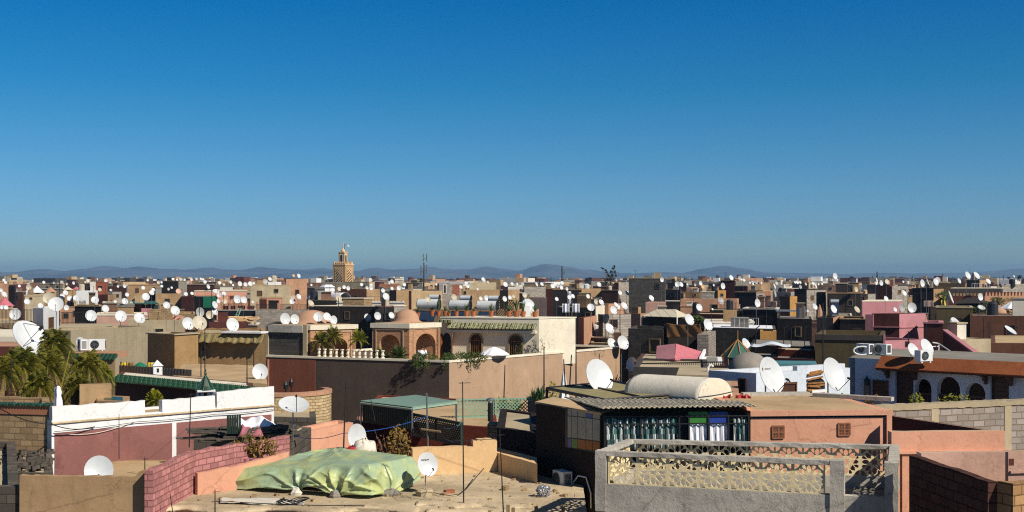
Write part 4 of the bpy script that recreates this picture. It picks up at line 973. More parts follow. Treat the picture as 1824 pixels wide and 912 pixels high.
# green pergola with slatted and lattice sides
pg = thing('pergola', (*XY(735, 39), tc.zroof), 'flat green corrugated pergola over the terracotta terrace', 'pergola')
A, B, C, D_ = [V3(XY(px, D), ZD(4.03)) for px, D in ((643, 40.2), (734, 38.3), (813, 40.1), (742, 42.2))]
def fn(u, v): p = A.lerp(B, u).lerp(D_.lerp(C, u), v); p.z += .018 * math.sin(v * 30 * 2 * math.pi); return p
o = sheet(fn, 6, 180, 'roof_sheet', 'greenmetal', pg, .02, smooth=False)
m = MB()
for a, b in ((A, B), (B, C), (C, D_), (D_, A)): m.tube(a - Vector((0, 0, .06)), b - Vector((0, 0, .06)), .04, 6)
for i in range(9): a = A.lerp(B, i / 8); b = D_.lerp(C, i / 8); m.tube(a - Vector((0, 0, .05)), b - Vector((0, 0, .05)), .025, 4)
m.build('beam_frame', 'greenmetal', pg)
for p in (A, B, C): MB().tube(p - Vector((0, 0, .05)), V3(p, tc.zroof), .03, 6).build('post', 'galv', pg)
e0, e1 = A + Vector((.05, .05, 0)), B; mm = MB(); k = 24
for i in range(k): p = e0.lerp(e1, (i + .5) / k); mm.box((p.x, p.y, ZD(4.72)), .06, .03, .62, -25)
mm.build('slatted_side', 'darkgreen', pg)
def lattice(a, b, z0, z1, name, mat, parent, pitch=.16, w=.035, th=.03):
    a, b = Vector(a), Vector(b); L = (b - a).length; d = (b - a).normalized(); h = z1 - z0; m = MB(); n = Vector((d.y, -d.x, 0))
    for s in (-1, 1):
        k = int((L + h) / pitch) + 1
        for i in range(k):
            x0 = i * pitch - (h if s > 0 else 0); p0, p1 = [x0, 0], [x0 + h, h]
            if p0[0] < 0: p0 = [0, -x0]
            if p1[0] > L: p1 = [L, L - x0]
            if p0[1] >= h or p1[1] <= p0[1]: continue
            if s < 0: p0[1], p1[1] = h - p0[1], h - p1[1]
            A_ = a + d * p0[0] + U3 * (z0 - a.z + p0[1]); B_ = a + d * p1[0] + U3 * (z0 - a.z + p1[1]); ax = (B_ - A_)
            if ax.length < .03: continue
            ln = ax.length; ax.normalize(); m.frame_box(A_ + n * (.012 * s), ax, n, ax.cross(n), 0, ln, 0, th * .5, -w / 2, w / 2)
    for z in (z0, z1 - .05): m.frame_box(V3(a, z), d, n, U3, 0, L, -.03, .045, 0, .05)
    for t in (0, L / 2, L): m.frame_box(V3(a, z0), d, n, U3, t - .025, t + .025, -.028, .043, .05, h - .05)
    return m.build(name, mat, parent)
f1, f2 = XY(735, 38.7), XY(822, 36.2); lattice(V3(f1, 0), V3(f2, 0), ZD(4.95), ZD(4.25), 'dark_lattice', 'darkgreen', pg, .12)
lt = thing('lattice_fence', (*XY(812, 43.5), tc.zroof), 'pale green diamond lattice fence at the back of the terracotta terrace', 'fence')
a, b = V3(XY(812, 43.3), 0), V3(XY(952, 43.9), 0); lattice(a, b, tc.zroof, tc.zroof + .66, 'lattice', 'greenlattice', lt, .125, .028)
fl_ = thing('flue', (*XY(873.5, 39.6), tc.zroof), 'dark metal chimney flue with a glazed cowl before the lattice fence', 'flue')
q = tc.zroof; hh = W(0, 718, 39.6).z - q
MB().tube((0, 0, 0), (0, 0, hh), .085, 12).build('pipe', 'darkmetal', fl_, wl=True)
m = MB()
for i in range(4): a_ = math.pi / 4 + i * math.pi / 2; m.tube((.09 * math.cos(a_), .09 * math.sin(a_), hh), (.11 * math.cos(a_), .11 * math.sin(a_), hh + .1), .01, 4)
m.lathe((0, 0, hh + .1), [(.15, 0), (.1, .05), (0, .08)], 12); m.build('cowl', 'galv', fl_, wl=True)
blockp = House('small pale block pier carrying the dark metal flue', 'block pier', 868, 892, None, 757, 37.8, 'creambrick', a=25, sl=.8, par=0, name='block_pier', cat='pier')
# round block parapet with orange coping
rp = thing('round_parapet', (*XY(525, 43), 0), 'curved cream block parapet with orange coping below the villa', 'parapet')
m = MB(); cp = MB(); c = XY(512, 46); r = 1.62
z1 = W(0, 712, 43.5).z
m.lathe((c.x, c.y, 0), [(r, 3), (r, z1), (r - .22, z1), (r - .22, z1 - .6)], 24, rad(-100), rad(40)).build('wall', 'creambrick', rp)
cp.lathe((c.x, c.y, z1), [(r + .03, .003), (r + .03, .13), (r - .25, .15), (r - .25, .003)], 24, rad(-100), rad(40)).build('coping', 'salmon', rp)
rh = House('flat-topped brown house under the curved block parapet', 'brown house', 380, 563, None, 745, 42.6, 'blockdark', a=12, sl=5, par=.0)
for px, h, lab in ((509, .5, 'black lantern with a pointed cap on the curved parapet'), (519, .6, 'curved street-lamp style lantern on the curved parapet')):
    q = XY(px, 45); t = thing('lantern', (q.x, q.y, z1 - .6), lab, 'lantern'); MB().tube((0, 0, 0), (0, 0, h + .6), .03, 6).build('post', 'darkmetal', t, wl=True); MB().lathe((0, 0, h + .3), [(0, .0), (.07, .03), (.1, .2), (.05, .28), (0, .36)], 8).build('lamp_head', 'darkmetal', t, wl=True)
cable([W(525, 777, 33), W(610, 772, 31.6), W(760, 742, 36)], .01, 'blue washing line strung from the dark doorway to the pergola', mat='water_blue', sag=.1); cable([W(790, 762, 37), W(815, 758, 36), W(822, 748, 36)], .02, 'green hose hooked over the dark lattice', mat='tealsheet', sag=.06)
t_ = thing('clothes_pole', (*XY(763, 34), frz), 'leaning grey pole with a wooden crossbar behind the pale dish', 'pole'); h = W(0, 700, 34).z - frz
MB().tube((0, 0, 0), (-.05, 0, h), .025, 6).build('pole', 'galv', t_, wl=True); MB().tube((-.2, 0, h * .45), (.35, -.15, h * .42), .035, 6).build('crossbar', 'timber', t_, wl=True)

# ================================================================ right: orange house, lower terrace, brick walls
oh = House('orange plastered house with two pierced grilles behind the balcony', 'orange grille house', None, 1337, 1587, 733, 29.5, 'orange', a=85, fl=4.5, par=.0, jag=.006, rmat='rooftan')
o_, dO, nO = oh.fr('s')
m = MB().frame_box(o_, dO, nO, U3, -.02, oh.sl + .02, -.1, .07, oh.z - .11, oh.z + .012); m.build('cornice', 'orange', oh.root)
MB().frame_box(o_, dO, nO, U3, oh.sl - .13, oh.sl + .02, -.02, .07, 0, oh.z - .112).build('corner_pilaster', 'orange', oh.root)
MB().frame_box(o_, dO, nO, U3, 0.02, oh.sl - .135, -.03, .004, oh.z - .16, oh.z - .113).build('shade_strip', 'black', oh.root)  # black strip: shade under the cornice painted as a dark band
for a, b, c, e in ((1375.5, 1396, 759, 780.5), (1493, 1513.5, 754, 775.5)):
    t0, t1, z0, z1 = oh.rect('s', a, b, c, e); g = MB().frame_box(o_, dO, nO, U3, t0, t1, -.05, .006, z0, z1).build('grille', 'black', oh.root); m = MB(); w = t1 - t0; h = z1 - z0
    for i in range(9): x = t0 + w * i / 8; k = .018 if i in (0, 4, 8) else .006; m.frame_box(o_, dO, nO, U3, x - k, x + k, -.01, .03 if k > .01 else .02, z0, z1)
    for i in range(9): z = z0 + h * i / 8; k = .018 if i in (0, 4, 8) else .006; m.frame_box(o_, dO, nO, U3, t0, t1, -.01, .031 if k > .01 else .021, z - k, z + k)
    m.build('pierced_lattice', 'terracotta', g)
# flat cement kerbs on its roof
for px0, px1, D0, D1, h, lab in ((1322, 1440, 33.4, 33.6, .09, 'low cement kerb across the orange house roof'), (1450, 1590, 33.2, 32.0, .10, 'cement kerb running toward the block wall on the orange house roof')):
    a, b = V3(XY(px0, D0), oh.z), V3(XY(px1, D1), oh.z); d = (b - a).normalized(); m = MB().frame_box(a, d, Vector((d.y, -d.x, 0)), U3, 0, (b - a).length, -.12, .12, .0, h); tag(m.build('cement_kerb', 'concrete'), lab, 'kerb')
# lower orange terrace and the shaded wall
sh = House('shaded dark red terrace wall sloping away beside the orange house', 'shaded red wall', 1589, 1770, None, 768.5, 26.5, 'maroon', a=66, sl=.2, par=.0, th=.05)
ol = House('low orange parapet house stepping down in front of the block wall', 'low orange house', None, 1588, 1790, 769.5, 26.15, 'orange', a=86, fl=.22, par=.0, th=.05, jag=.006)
o_, dO, nO = ol.fr('s'); MB().frame_box(o_, dO, nO, U3, -.02, ol.sl + .12, -.05, .08, ol.z - .46, ol.z - .40).build('ledge', 'orange', ol.root)
MB().frame_box(o_, dO, nO, U3, .22, .52, -.02, .035, 0, ol.z - .462).build('pilaster', 'orange', ol.root)
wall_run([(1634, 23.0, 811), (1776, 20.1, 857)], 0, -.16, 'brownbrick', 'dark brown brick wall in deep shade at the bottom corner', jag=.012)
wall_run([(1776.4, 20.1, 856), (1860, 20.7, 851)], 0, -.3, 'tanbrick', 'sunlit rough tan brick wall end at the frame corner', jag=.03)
pk = House('pale pink plastered parapet behind the dark brick wall', 'pale pink parapet', None, 1641, 1850, 807, 23.6, 'palepink', a=88, fl=.25, par=.0, jag=.012, name='parapet_wall', cat='wall')
pk2 = House('pale pink stepped corner at the edge of the frame with a broken hole', 'pale pink corner', None, 1796, None, 806, 22.9, 'palepink', a=80, b=80, fl=.1, sl=1.2, par=.0, th=.03, jag=.01, name='parapet_corner', cat='wall')
pk2.slab('broken_hole', 'maroon', 's', 1797, 1806, 817, 829, .004, .05); pk2.slab('ledge', 'palepink', 's', 1798, 1850, 838, 842, .05, .02)
gb = House('long bare grey-pink block wall crossing in front of the white riad', 'bare block wall', None, 1560, 1850, 724, 35.7, 'blockmauve', a=70, fl=.3, par=.0, jag=.02, th=.1, name='block_wall', cat='wall')
o_, dG, nG = gb.fr('s'); m = MB(); k = 50; vs = []
for i in range(k + 1):
    q = o_ + dG * (gb.sl * i / k)
    for s, z in ((.03, gb.z - .14), (.035, gb.z + .01), (-.3, gb.z + .02), (-.3, gb.z - .1)): vs.append((q.x + nG.x * s, q.y + nG.y * s, z + R.uniform(-.015, .015)))
m.add(vs, [[4 * i + j, 4 * i + (j + 1) % 4, 4 * i + 4 + (j + 1) % 4, 4 * i + 4 + j][::-1] for i in range(k) for j in range(3)]); m.build('cement_coping', 'roof', gb.root)
for px in (1665, 1795): t = gb.t('s', px); MB().frame_box(o_, dG, nG, U3, t - .13, t + .13, -.02, .02, 0, gb.z - .145).build('cement_column', 'roof', gb.root)

# white low house with firewood arch
wl = House('whitewashed low house with a brown door and a firewood alcove behind two big dishes', 'whitewashed low house', 1262, 1347, 1514, 665, 40, 'whiteblue', a=43, b=56, par=.25, jag=.006)
wl.slab('raised_parapet', 'whiteblue', 's', 1420, 1505, 650, 664, .003, .2)
wl.window('s', 1394, 1416, 684, 714, 'door_brown', 'wood', .06, .05, 'door'); wl.slab('alcove', 'black', 's', 1436.5, 1469, 696, 712, .006, .04)
t0, t1, z0, z1 = wl.rect('s', 1437, 1469, 672, 697); o_, dW, nW = wl.fr('s'); al = arch_loop(t0, t1, z0, (z0 + z1) / 2, z1)
MB().panel(o_ + nW * .01, dW, nW, al[::-1], [], .05).build('firewood_recess', 'black', wl.root); m = MB()
for i in range(16):
    z = z0 + (z1 - z0) * (i % 8) / 8; wdt = (t1 - t0) / 2 * (1 if z < (z0 + z1) / 2 else math.sqrt(max(.05, 1 - ((z - (z0 + z1) / 2) / ((z1 - z0) / 2)) ** 2))); c = (t0 + t1) / 2
    m.frame_box(o_, (dW + U3 * R.uniform(-.12, .12)).normalized(), nW, U3, c - wdt, c + wdt * R.uniform(.2, 1), .0, R.uniform(.03, .09), z + .01, z + .055)
m.build('firewood', 'firewood', wl.root)
wl.window('s', 1447, 1466, 699, 715, 'darkpane', 'white', .1, .09, 'niche')
wl.window('f', 1318, 1328, 676, 700, 'darkpane', 'wood', .04, .05)
dish(1370, 669.5, 62, 36.5, yaw=40, tilt=20, base=ZD(3.75), mark=[('', .05, -.27, .2, 'paint_red'), ('STARSAT', .07, -.02, .2, 'galv')], label='huge white dish with a faint red logo before the whitewashed house'); dish(1481, 668, 57, 35.5, yaw=40, tilt=20, base=ZD(3.75), label='huge plain white dish before the firewood alcove')
dish(1064.5, 671.5, 59, 35.5, yaw=36, tilt=22, base=ZD(3.45), label='huge white dish standing over the olive canopy beside the villa wall')

# olive canopy and barrel vault
ch = House('low dark house carrying the olive canopy', 'canopy house', 985, 1075, 1190, 728, 32.4, 'darkwall', a=40, b=60, par=.0)
oc = thing('flat_canopy', (*XY(1080, 35), ZD(3.3)), 'flat olive green sheet canopy behind the corrugated roof', 'canopy')
P = [V3(XY(px, D), ZD(3.18)) for px, D in ((974, 35.4), (1076, 32.0), (1201, 33.4), (1093, 37.6))]
MB().slab(P, .05).build('sheet', 'canopyolive', oc)
m = MB()
for a, b in ((0, 1), (1, 2), (2, 3), (3, 0)): m.tube(P[a] + U3 * .01, P[b] + U3 * .01, .035, 5)
m.tube(P[0].lerp(P[3], .5) + U3 * .02, P[1].lerp(P[2], .5) + U3 * .02, .03, 5).build('frame', 'black', oc)
for p in P[:3]: MB().tube(p, V3(p, ch.z - .02), .04, 6).build('post', 'darkmetal', oc)
bv = thing('barrel_vault', (*XY(1274, 33), ZD(3.27)), 'cream plastered barrel vault roof with a half-round sunlit end', 'vault')
E, G = V3(XY(1274, 33), ZD(3.29)), V3(XY(1143, 34.4), ZD(3.29)); ax = Vector((-.47, .88, 0)); sd = Vector((.88, .47, 0))
def fn(u, v): a = math.pi * v; return E.lerp(G, u) + sd * (-.57 * math.cos(a)) + U3 * (.59 * math.sin(a) ** .8)
sheet(fn, 20, 28, 'shell', 'offwhite', bv, .02); m = MB(); vs = [E + sd * (-.57 * math.cos(math.pi * i / 28)) + U3 * (.59 * math.sin(math.pi * i / 28) ** .8) - ax * .012 for i in range(29)]
m.add(vs, [list(range(29))]); m.build('end_wall', 'cream', bv); MB().add([v + (G - E) + ax * .03 for v in vs], [list(range(29))[::-1]]).build('end_wall', 'cream', bv)
cable([E + sd * -.56 + U3 * .12 - ax * .03, E + sd * .57 + U3 * .22 - ax * .03], .01, 'thin cable strung across the end of the barrel vault', sag=.02)
vb = House('low salmon house supporting the barrel vault', 'vault house', 1090, 1318, None, 714.5, 32.8, 'salmon', a=14, sl=6.5, par=.0)
rugs = thing('hanging_rugs', (*XY(1315, 32.75), ZD(3.4)), 'red and orange rugs hung over the roof edge beside the barrel vault', 'rugs')
for i, (a, b, mt) in enumerate(((1288, 1302, 'redfab'), (1300, 1316, 'salmon'), (1312, 1326, 'redfab'), (1326, 1338, 'paint_red'))):
    sheet(lambda u, v: W(a + (b - a) * u, 704 + 2 * math.sin(u * 5 + i) + 15 * v, 32.75 - .12 * math.sin(u * 7) * v - .02 * i), 10, 6, 'rug', mt, rugs)
wcx = W(1004.5, 692, 43); ch1 = support(wcx.x, wcx.y, 20); chimney((wcx.x, wcx.y, ch1), .42, W(0, 652, 43).z - ch1, 'small whitewashed chimney with a pointed cap before the villa wall', 20)
for px, D, y0, y1, lean in ((969, 41, 617, 700, 0), (1008, 40, 640, 705, -4), (1014, 41, 632, 700, 4), (1026, 38, 622, 712, 0), (897.5, 48, 650, 712, 2)):
    antenna(px, y0, y1, D, {969: 'dark aerial pole with a feeder box before the bright villa wall', 1008: 'leaning bare pole beside the whitewashed chimney', 1014: 'second bare pole crossing behind the whitewashed chimney', 1026: 'knotted dead stalk pole next to the olive canopy', 897: 'thin stake before the tan villa wall'}[int(px)], (((.75, .2, 4),) if px in (969,) else ()), .025, lean=lean)
pbx = House('dark planter box roof with agaves at the end of the lattice fence', 'agave planter', 940, 1000, None, 715, 42, 'black', a=10, sl=1.6, par=.1, name='planter_box', cat='planter')
for px, s, lab in ((952, 1.0, 'big spiky agave nearest the lattice fence'), (964, 1.1, 'tall spiky agave in the black planter'), (985, .9, 'yellow-green shrub at the end of the black planter')):
    q = XY(px, 42.6); t = thing('agave', (q.x, q.y, pbx.z - .1), lab, 'agave', 'plants in the black planter'); m = MB(); spikes(m, (0, 0, 0), 34, .6 * s, .9, .035, .25) if px < 980 else leafball(m, (0, 0, .35), (.22, .2, .4), 120, .05); m.build('foliage', 'agave' if px < 980 else 'leafyellow', t, wl=True); 
    if px > 980: MB().tube((0, 0, 0), (0, 0, .4), .02, 5).build('stem', 'oldwood', t, wl=True)
for px, lab in ((893, 'low feathery palm behind the lattice fence beside the flue'), (922, 'small feathery palm behind the end of the lattice fence')):
    q = XY(px, 45.2); palm((q.x, q.y, tc.zroof), .12, .62, lab, 16, .7, 'dwarf_palm', 0, .05, 'leafyellow', .012, 16)
# ================================================================ the white riad with a brown tiled eave
rd = House('white riad in shade with three arches under a long brown tiled eave', 'brown-eaved riad', 1512, 1850, None, 653.6, 41.2, 'whiteblue', a=43, sl=7, par=.2, solid=False)
o_, dR, nR = rd.fr('f'); zR = rd.z; Lr = rd.fl; rt = rd.root
hs = []
for a, b, ytop in ((1630, 1659, 675), (1669, 1710, 671), (1720, 1755, 682)):
    t0, t1 = sorted((rd.t('f', a), rd.t('f', b))); Y = (rd.P1 + rd.du * (t0 + t1) / 2).y; zt_ = CAMZ - (ytop - CY) / F * Y; hs.append(arch_loop(t0, t1, ZD(5.6), zt_ - (t1 - t0) * .55, zt_))
for a, b, yt in ((1594, 1627, 655), (1764, 1797, 664)):
    t0, t1 = sorted((rd.t('f', a), rd.t('f', b))); Y = (rd.P1 + rd.du * (t0 + t1) / 2).y; z = CAMZ - (yt - CY) / F * Y; hs.append([(t0, ZD(5.6)), (t1, ZD(5.6)), (t1, z), (t0, z)])
MB().panel(o_, dR, nR, [(0, 0), (Lr, 0), (Lr, zR), (0, zR)], hs, .3).build('wall', 'whiteblue', rt)
m = MB(); P = rd.poly; back = [P[1], P[2], P[3], P[0]]
m.prism([P[1] - rd.dv * .05, P[2] - rd.dv * .05, P[2], P[1]], 0, zR); n2 = Vector((-rd.dv.x, -rd.dv.y)); m.prism([P[3], P[3] - rd.du * .25, P[2] - rd.du * .25, P[2]][::-1], 0, zR); m.build('rear_wall', 'whiteblue', rt)
MB().prism([q for q in inset(P, .02)], zR - .2, zR + .01).build('roof', 'roofgrey', rt); rd.zroof = zR
MB().prism([q for q in inset(P, .32)], ZD(5.7), ZD(5.62)).build('gallery_floor', 'roofgrey', rt)
MB().frame_box(o_, dR, nR, U3, .3, Lr - .3, -1.45, -1.3, ZD(5.62), zR - .21).build('inner_wall', 'door_brown', rt)
for k_, (a, b, c, e) in enumerate(((1594, 1627, 655, 722), (1764, 1797, 664, 722))):
    t0, t1, z0, z1 = rd.rect('f', a, b, c, e); m = MB(); m.frame_box(o_, dR, nR, U3, t0, t1, -.22, -.15, z0, z1)
    for i in range(7): m.frame_box(o_, dR, nR, U3, t0 + .08, t1 - .08, -.151, -.12, z0 + (z1 - z0) * i / 7 + .03, z0 + (z1 - z0) * (i + 1) / 7 - .02)
    m.build('door', 'door_brown', rt)
m = MB(); t0, t1 = sorted((rd.t('f', 1630), rd.t('f', 1755)))
for i in range(40): t = t0 + (t1 - t0) * i / 39; m.frame_box(o_, dR, nR, U3, t - .012, t + .012, -.2, -.16, ZD(5.6), ZD(4.18))
m.frame_box(o_, dR, nR, U3, t0, t1, -.22, -.14, ZD(4.18), ZD(4.12)); m.build('wooden_balustrade', 'door_brown', rt)
# the eave
tE = rd.t('f', 1571); m = MB(); a0, a1 = -.3, tE
prof = [(.0, .10), (.0, -.02), (.52, -.32), (.56, -.30), (.56, -.27), (.05, .14)]
for i in range(len(prof)): pass
vs = [o_ + dR * t + nR * x + U3 * (zR + z) for t in (a0, a1) for x, z in prof]; k = len(prof)
m.add(vs, [[i, (i + 1) % k, k + (i + 1) % k, k + i] for i in range(k)] + [list(range(k))[::-1], list(range(k, 2 * k))]); m.build('eave', 'eavebrown', rt)
m = MB(); L = a1 - a0
for i in range(60): t = a0 + L * (i + .5) / 60; m.frame_box(o_, dR, nR, U3, t - .025, t + .025, .02, .5, zR - .36, zR - .28)
m.build('eave_fringe', 'wood', rt)
for px in (1583, 1632, 1757, 1802):
    t = rd.t('f', px); m = MB(); m.frame_box(o_, dR, nR, U3, t - .06, t + .06, .0, .42, zR - .42, zR - .36).frame_box(o_, dR, nR, U3, t - .05, t + .05, .0, .26, zR - .56, zR - .421).frame_box(o_, dR, nR, U3, t - .04, t + .04, .0, .14, zR - .68, zR - .561); m.build('eave_bracket', 'wood', rt)
rd.window('f', 1541, 1549, 676, 722, 'black', 'wood', .03, .04, 'narrow_window')
t0, t1, z0, z1 = rd.rect('f', 1556, 1583, 677, 708); m = MB().frame_box(o_, dR, nR, U3, t0, t1, .0, .07, z0, z1).build('shutter', 'shutter', rt); mm = MB()
for i in range(4):
    for j in range(4): mm.frame_box(o_, dR, nR, U3, t0 + (t1 - t0) * (i + .12) / 4, t0 + (t1 - t0) * (i + .88) / 4, .07, .085, z0 + (z1 - z0) * (j + .12) / 4, z0 + (z1 - z0) * (j + .88) / 4)
mm.build('carved_panel', 'wood', m)
p = rd.at('f', 1551, 700) + nR * .3; t = thing('lantern_post', (p.x, p.y, ZD(5.6)), 'pale post with a dark lantern standing by the carved shutter', 'lantern'); h = p.z - ZD(5.6)
MB().tube((0, 0, 0), (0, 0, h + .3), .09, 10).build('post', 'greymauve', t, wl=True); MB().lathe((0, 0, h + .3), [(0, 0), (.09, 0), (.12, .1), (.06, .26), (0, .36)], 8).build('lamp_head', 'navy', t, wl=True)
bal = rd.at('f', 1576, 720) + nR * 1.2; railing((bal.x - .5, bal.y + .4, ZD(4.95)), (bal.x + .5, bal.y - .35, ZD(4.95)), .42, 'dark wooden terrace railing below the carved shutter', 9, 'wood', .03, .035)
for px, D, lab, s, mt in ((1556, 41, 'dry climbing plant beside the carved shutter', .4, 'dryleaf'), (1632, 38.6, 'small yellow plant on the wall before the first arch', .25, 'leafyellow'), (1702, 37.6, 'yellow flowering plants trailing before the middle arch', .55, 'leafyellow'), (1499, 41, 'dark shrub at the corner of the whitewashed house', .28, 'leaf')):
    q = W(px, 716, D); t = thing('wall_plant', (q.x, q.y, q.z - .3), lab, 'plant'); m = MB(); leafball(m, (0, 0, .38), (s, .15, .2), 150, .04); m.build('foliage', mt, t, wl=True); m = MB()
    for i in range(5): m.tube((0, 0, 0), (R.uniform(-s, s) * .6, 0, .4), .01, 3)
    m.build('stem', 'oldwood', t, wl=True)
for px, py, D, yaw, lab, w in ((1541, 641, 47.5, -55, 'air conditioner with a white hose loop on the riad roof', .6), (1572, 642, 47.2, -55, 'dark-sided air conditioner beside the hose loop on the riad roof', .6), (1645, 648, 43.3, 25, 'white air conditioner with its fan facing out above the brown eave', .55)):
    q = W(px, py, D); ac_unit((q.x, q.y, rd.zroof + .0), yaw, lab, w, .38, .3)
m = MB(); c = W(1531, 632, 47.0); m.line([(c.x + .3 * math.cos(a) * 1.1 + .1, c.y, rd.zroof + .2 + .16 * math.sin(a)) for a in (rad(60 + 24 * i) for i in range(11))], .03, 6); tag(m.build('hose', 'acwhite'), 'curling white hose at the first air conditioner on the riad roof', 'hose')
dish(1625, 624, 24, 44, yaw=30, tilt=26, base=rd.zroof, label='medium white dish with a brown arm behind the brown eave'); dish(1649, 620, 31, 44.5, yaw=36, tilt=26, base=rd.zroof, label='large white dish directly above the brown eave air conditioner')

# ================================================================ the tan villa
vl = House('large villa with a dark brown wall meeting a sunlit tan wall at a sharp corner', 'tan villa', 473, 800, 1121, 646, 75, 'villa_brown', a=23.5, b=37.8, par=.75, side='villa_tan', roof='rooftan')
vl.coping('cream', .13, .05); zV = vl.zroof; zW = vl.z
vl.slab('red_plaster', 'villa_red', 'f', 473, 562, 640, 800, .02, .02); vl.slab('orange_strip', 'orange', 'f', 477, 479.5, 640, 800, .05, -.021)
def onroof(px, D): q = XY(px, D); return Vector((q.x, q.y, zV))
# block tower
tw = House('unplastered grey block tower framed in concrete at the end of the villa', 'grey block tower', 475, 547, 556, 580, 79.5, 'greybrick', a=23.5, b=38, par=.3, name='block_tower', cat='tower', z0=zV)
for a, b in ((474, 479), (541, 548)): tw.slab('concrete_post', 'roof', 'f', a, b, 579, 652, .1, -.001)
tw.slab('concrete_beam', 'concrete', 'f', 479.5, 540.5, 579, 592, .14, -.002)
# left arched pavilion
def arch_pav(label, ref, x1, x0, x2, y, D, a, b, holes_s, holes_f, mat_s='smallbrick', mat_f='smallbrick', band=.3, th=.35, fl=None, sl=None):
    h = House(label, ref, x0, x1, x2, y, D, mat_s, a=a, b=b, fl=fl, sl=sl, par=0, solid=False, name='garden_pavilion', cat='pavilion', z0=zV)
    for face, hl in (('s', holes_s), ('f', holes_f)):
        o, d, n = h.fr(face); L = h.sl if face == 's' else h.fl; loops = []
        for (pa, pb, yt, ysp) in hl:
            t0, t1 = sorted((h.t(face, pa), h.t(face, pb))); t0, t1 = max(.25, t0), min(L - .2, t1); Y = (h.P1 + (h.dv if face == 's' else h.du) * (t0 + t1) / 2).y
            loops.append(arch_loop(t0, t1, zV + .02, CAMZ - (ysp - CY) / F * Y, CAMZ - (yt - CY) / F * Y))
        e0 = .0 if face == 's' else .003
        MB().panel(o + n * e0, d, n, [(0, zV), (L, zV), (L, h.z), (0, h.z)], loops, th).build('arched_wall', mat_s if face == 's' else mat_f, h.root)
        for lp, (pa, pb, yt, ysp) in zip(loops, hl):
            # raised rectangular label moulding round the arch
            xs_ = [p[0] for p in lp]; zs = [p[1] for p in lp]; x0_, x1_, z1_ = min(xs_) - .22, max(xs_) + .22, max(zs) + .3
            m = MB(); m.frame_box(o, d, n, U3, x0_ - .07, x1_ + .07, .0, .05, z1_, z1_ + .08).frame_box(o, d, n, U3, x0_ - .07, x0_, .0, .05, zV, z1_ - .001).frame_box(o, d, n, U3, x1_, x1_ + .07, .0, .05, zV, z1_ - .001); m.build('arch_moulding', 'villa_tan', h.root)
            ring = [(min(xs_) - .2, zV + .02)] ; 
    P = h.poly; m = MB()
    m.prism([P[1], P[2], P[2] - h.dv * 0 + h.ns * -.3, P[1] - h.ns * .3] if False else [P[1] + h.dv * -.02, P[2] + h.dv * -.02, P[2] - h.dv * .3, P[1] - h.dv * .3][::-1], zV, h.z - .01)
    m.prism([P[2] - h.dv * .31, P[3], P[3] - h.du * .3, P[2] - h.dv * .31 - h.du * .3], zV, h.z - .012); m.build('rear_wall', 'smallbrick', h.root)
    MB().prism(inset(P, -.08), h.z + .001, h.z + band).build('cream_band', 'cream', h.root); MB().prism(inset(P, .2), h.z + band, h.z + band + .03).build('roof', 'rooftan', h.root); h.zroof = h.z + band + .03; return h
p1 = arch_pav('tan brick garden pavilion with an open arch beside the grey block tower', 'open-arched pavilion', 553, 548, 634, 588, 80.2, 23.5, 52, [(570, 619, 600, 617)], [], fl=3.2)
dp = thing('roof_dome', (*XY(556, 84), p1.zroof), 'smooth pinkish brown dome over the pavilion beside the grey block tower', 'dome'); c = XY(556, 84); z0 = p1.zroof
MB().lathe((*c, z0), [(r_ * .86, z_ * .78) for r_, z_ in ((1.75, .0), (1.55, .1), (1.42, .3), (1.28, .55), (1.05, .8), (.7, 1.0), (.3, 1.1), (0, 1.13))], 28).build('shell', 'claydome', dp, smooth=True)
p2 = arch_pav('domed tan brick garden pavilion with a shaded arch and a sunlit arch', 'domed garden pavilion', 729, 663, 783, 585, 78.5, 23.5, 40, [(741, 776, 594, 615)], [(676, 712, 596, 614)])
cc = (p2.poly[0] + p2.poly[2]) / 2; dp = thing('roof_dome', (*cc, p2.zroof), 'small clay-coloured dome with a skirted rim on the middle garden pavilion', 'dome')
q = XY(724.5, 80.6); MB().lathe((q.x, q.y, p2.zroof), [(1.05, .0), (.92, .05), (.82, .12), (.79, .3), (.70, .5), (.54, .68), (.3, .80), (0, .84)], 28).build('shell', 'claydome', dp, smooth=True)
# main room
vr = House('cream riad room with a tiled awning, arched windows and a blank sunlit end wall', 'cream riad room', 786, 960, 1025, 568, 83, 'cream', a=18, b=50, par=.12, roof='rooftan', name='villa_room', cat='house', z0=zV, jag=.012)
o_, dF, nF_ = vr.fr('f')
t0, t1, z0, z1 = vr.rect('f', 800, 956, 577, 586); m = MB()
vs = [o_ + dF * t + nF_ * x + U3 * z for t in (t0, t1) for x, z in ((.0, z1), (.0, z1 - .1), (.5, z0 + .0), (.52, z0 + .05), (.03, z1 + .06))]; k = 5
m.add(vs, [[i, (i + 1) % k, k + (i + 1) % k, k + i] for i in range(k)] + [list(range(k))[::-1], list(range(k, 2 * k))]); m.build('tiled_awning', 'olivetile', vr.root)
m = MB(); n = 46
for i in range(n): t = t0 + (t1 - t0) * (i + .5) / n; m.tube(o_ + dF * t + nF_ * .02 + U3 * (z1 + .06), o_ + dF * t + nF_ * .54 + U3 * (z0 + .05), .026, 6)
m.build('cover_tiles', 'olivetile', vr.root)
MB().frame_box(o_, dF, nF_, U3, t0, t1, -.02, .34, z0 - .26, z0 - .08).build('soffit', 'cream', vr.root)
t0, t1, z0, z1 = vr.rect('f', 781, 806, 569.5, 574.5); MB().frame_box(o_, dF, nF_, U3, t0, t1, -.02, .4, z0, z1).build('tile_ridge', 'olivetile', vr.root)
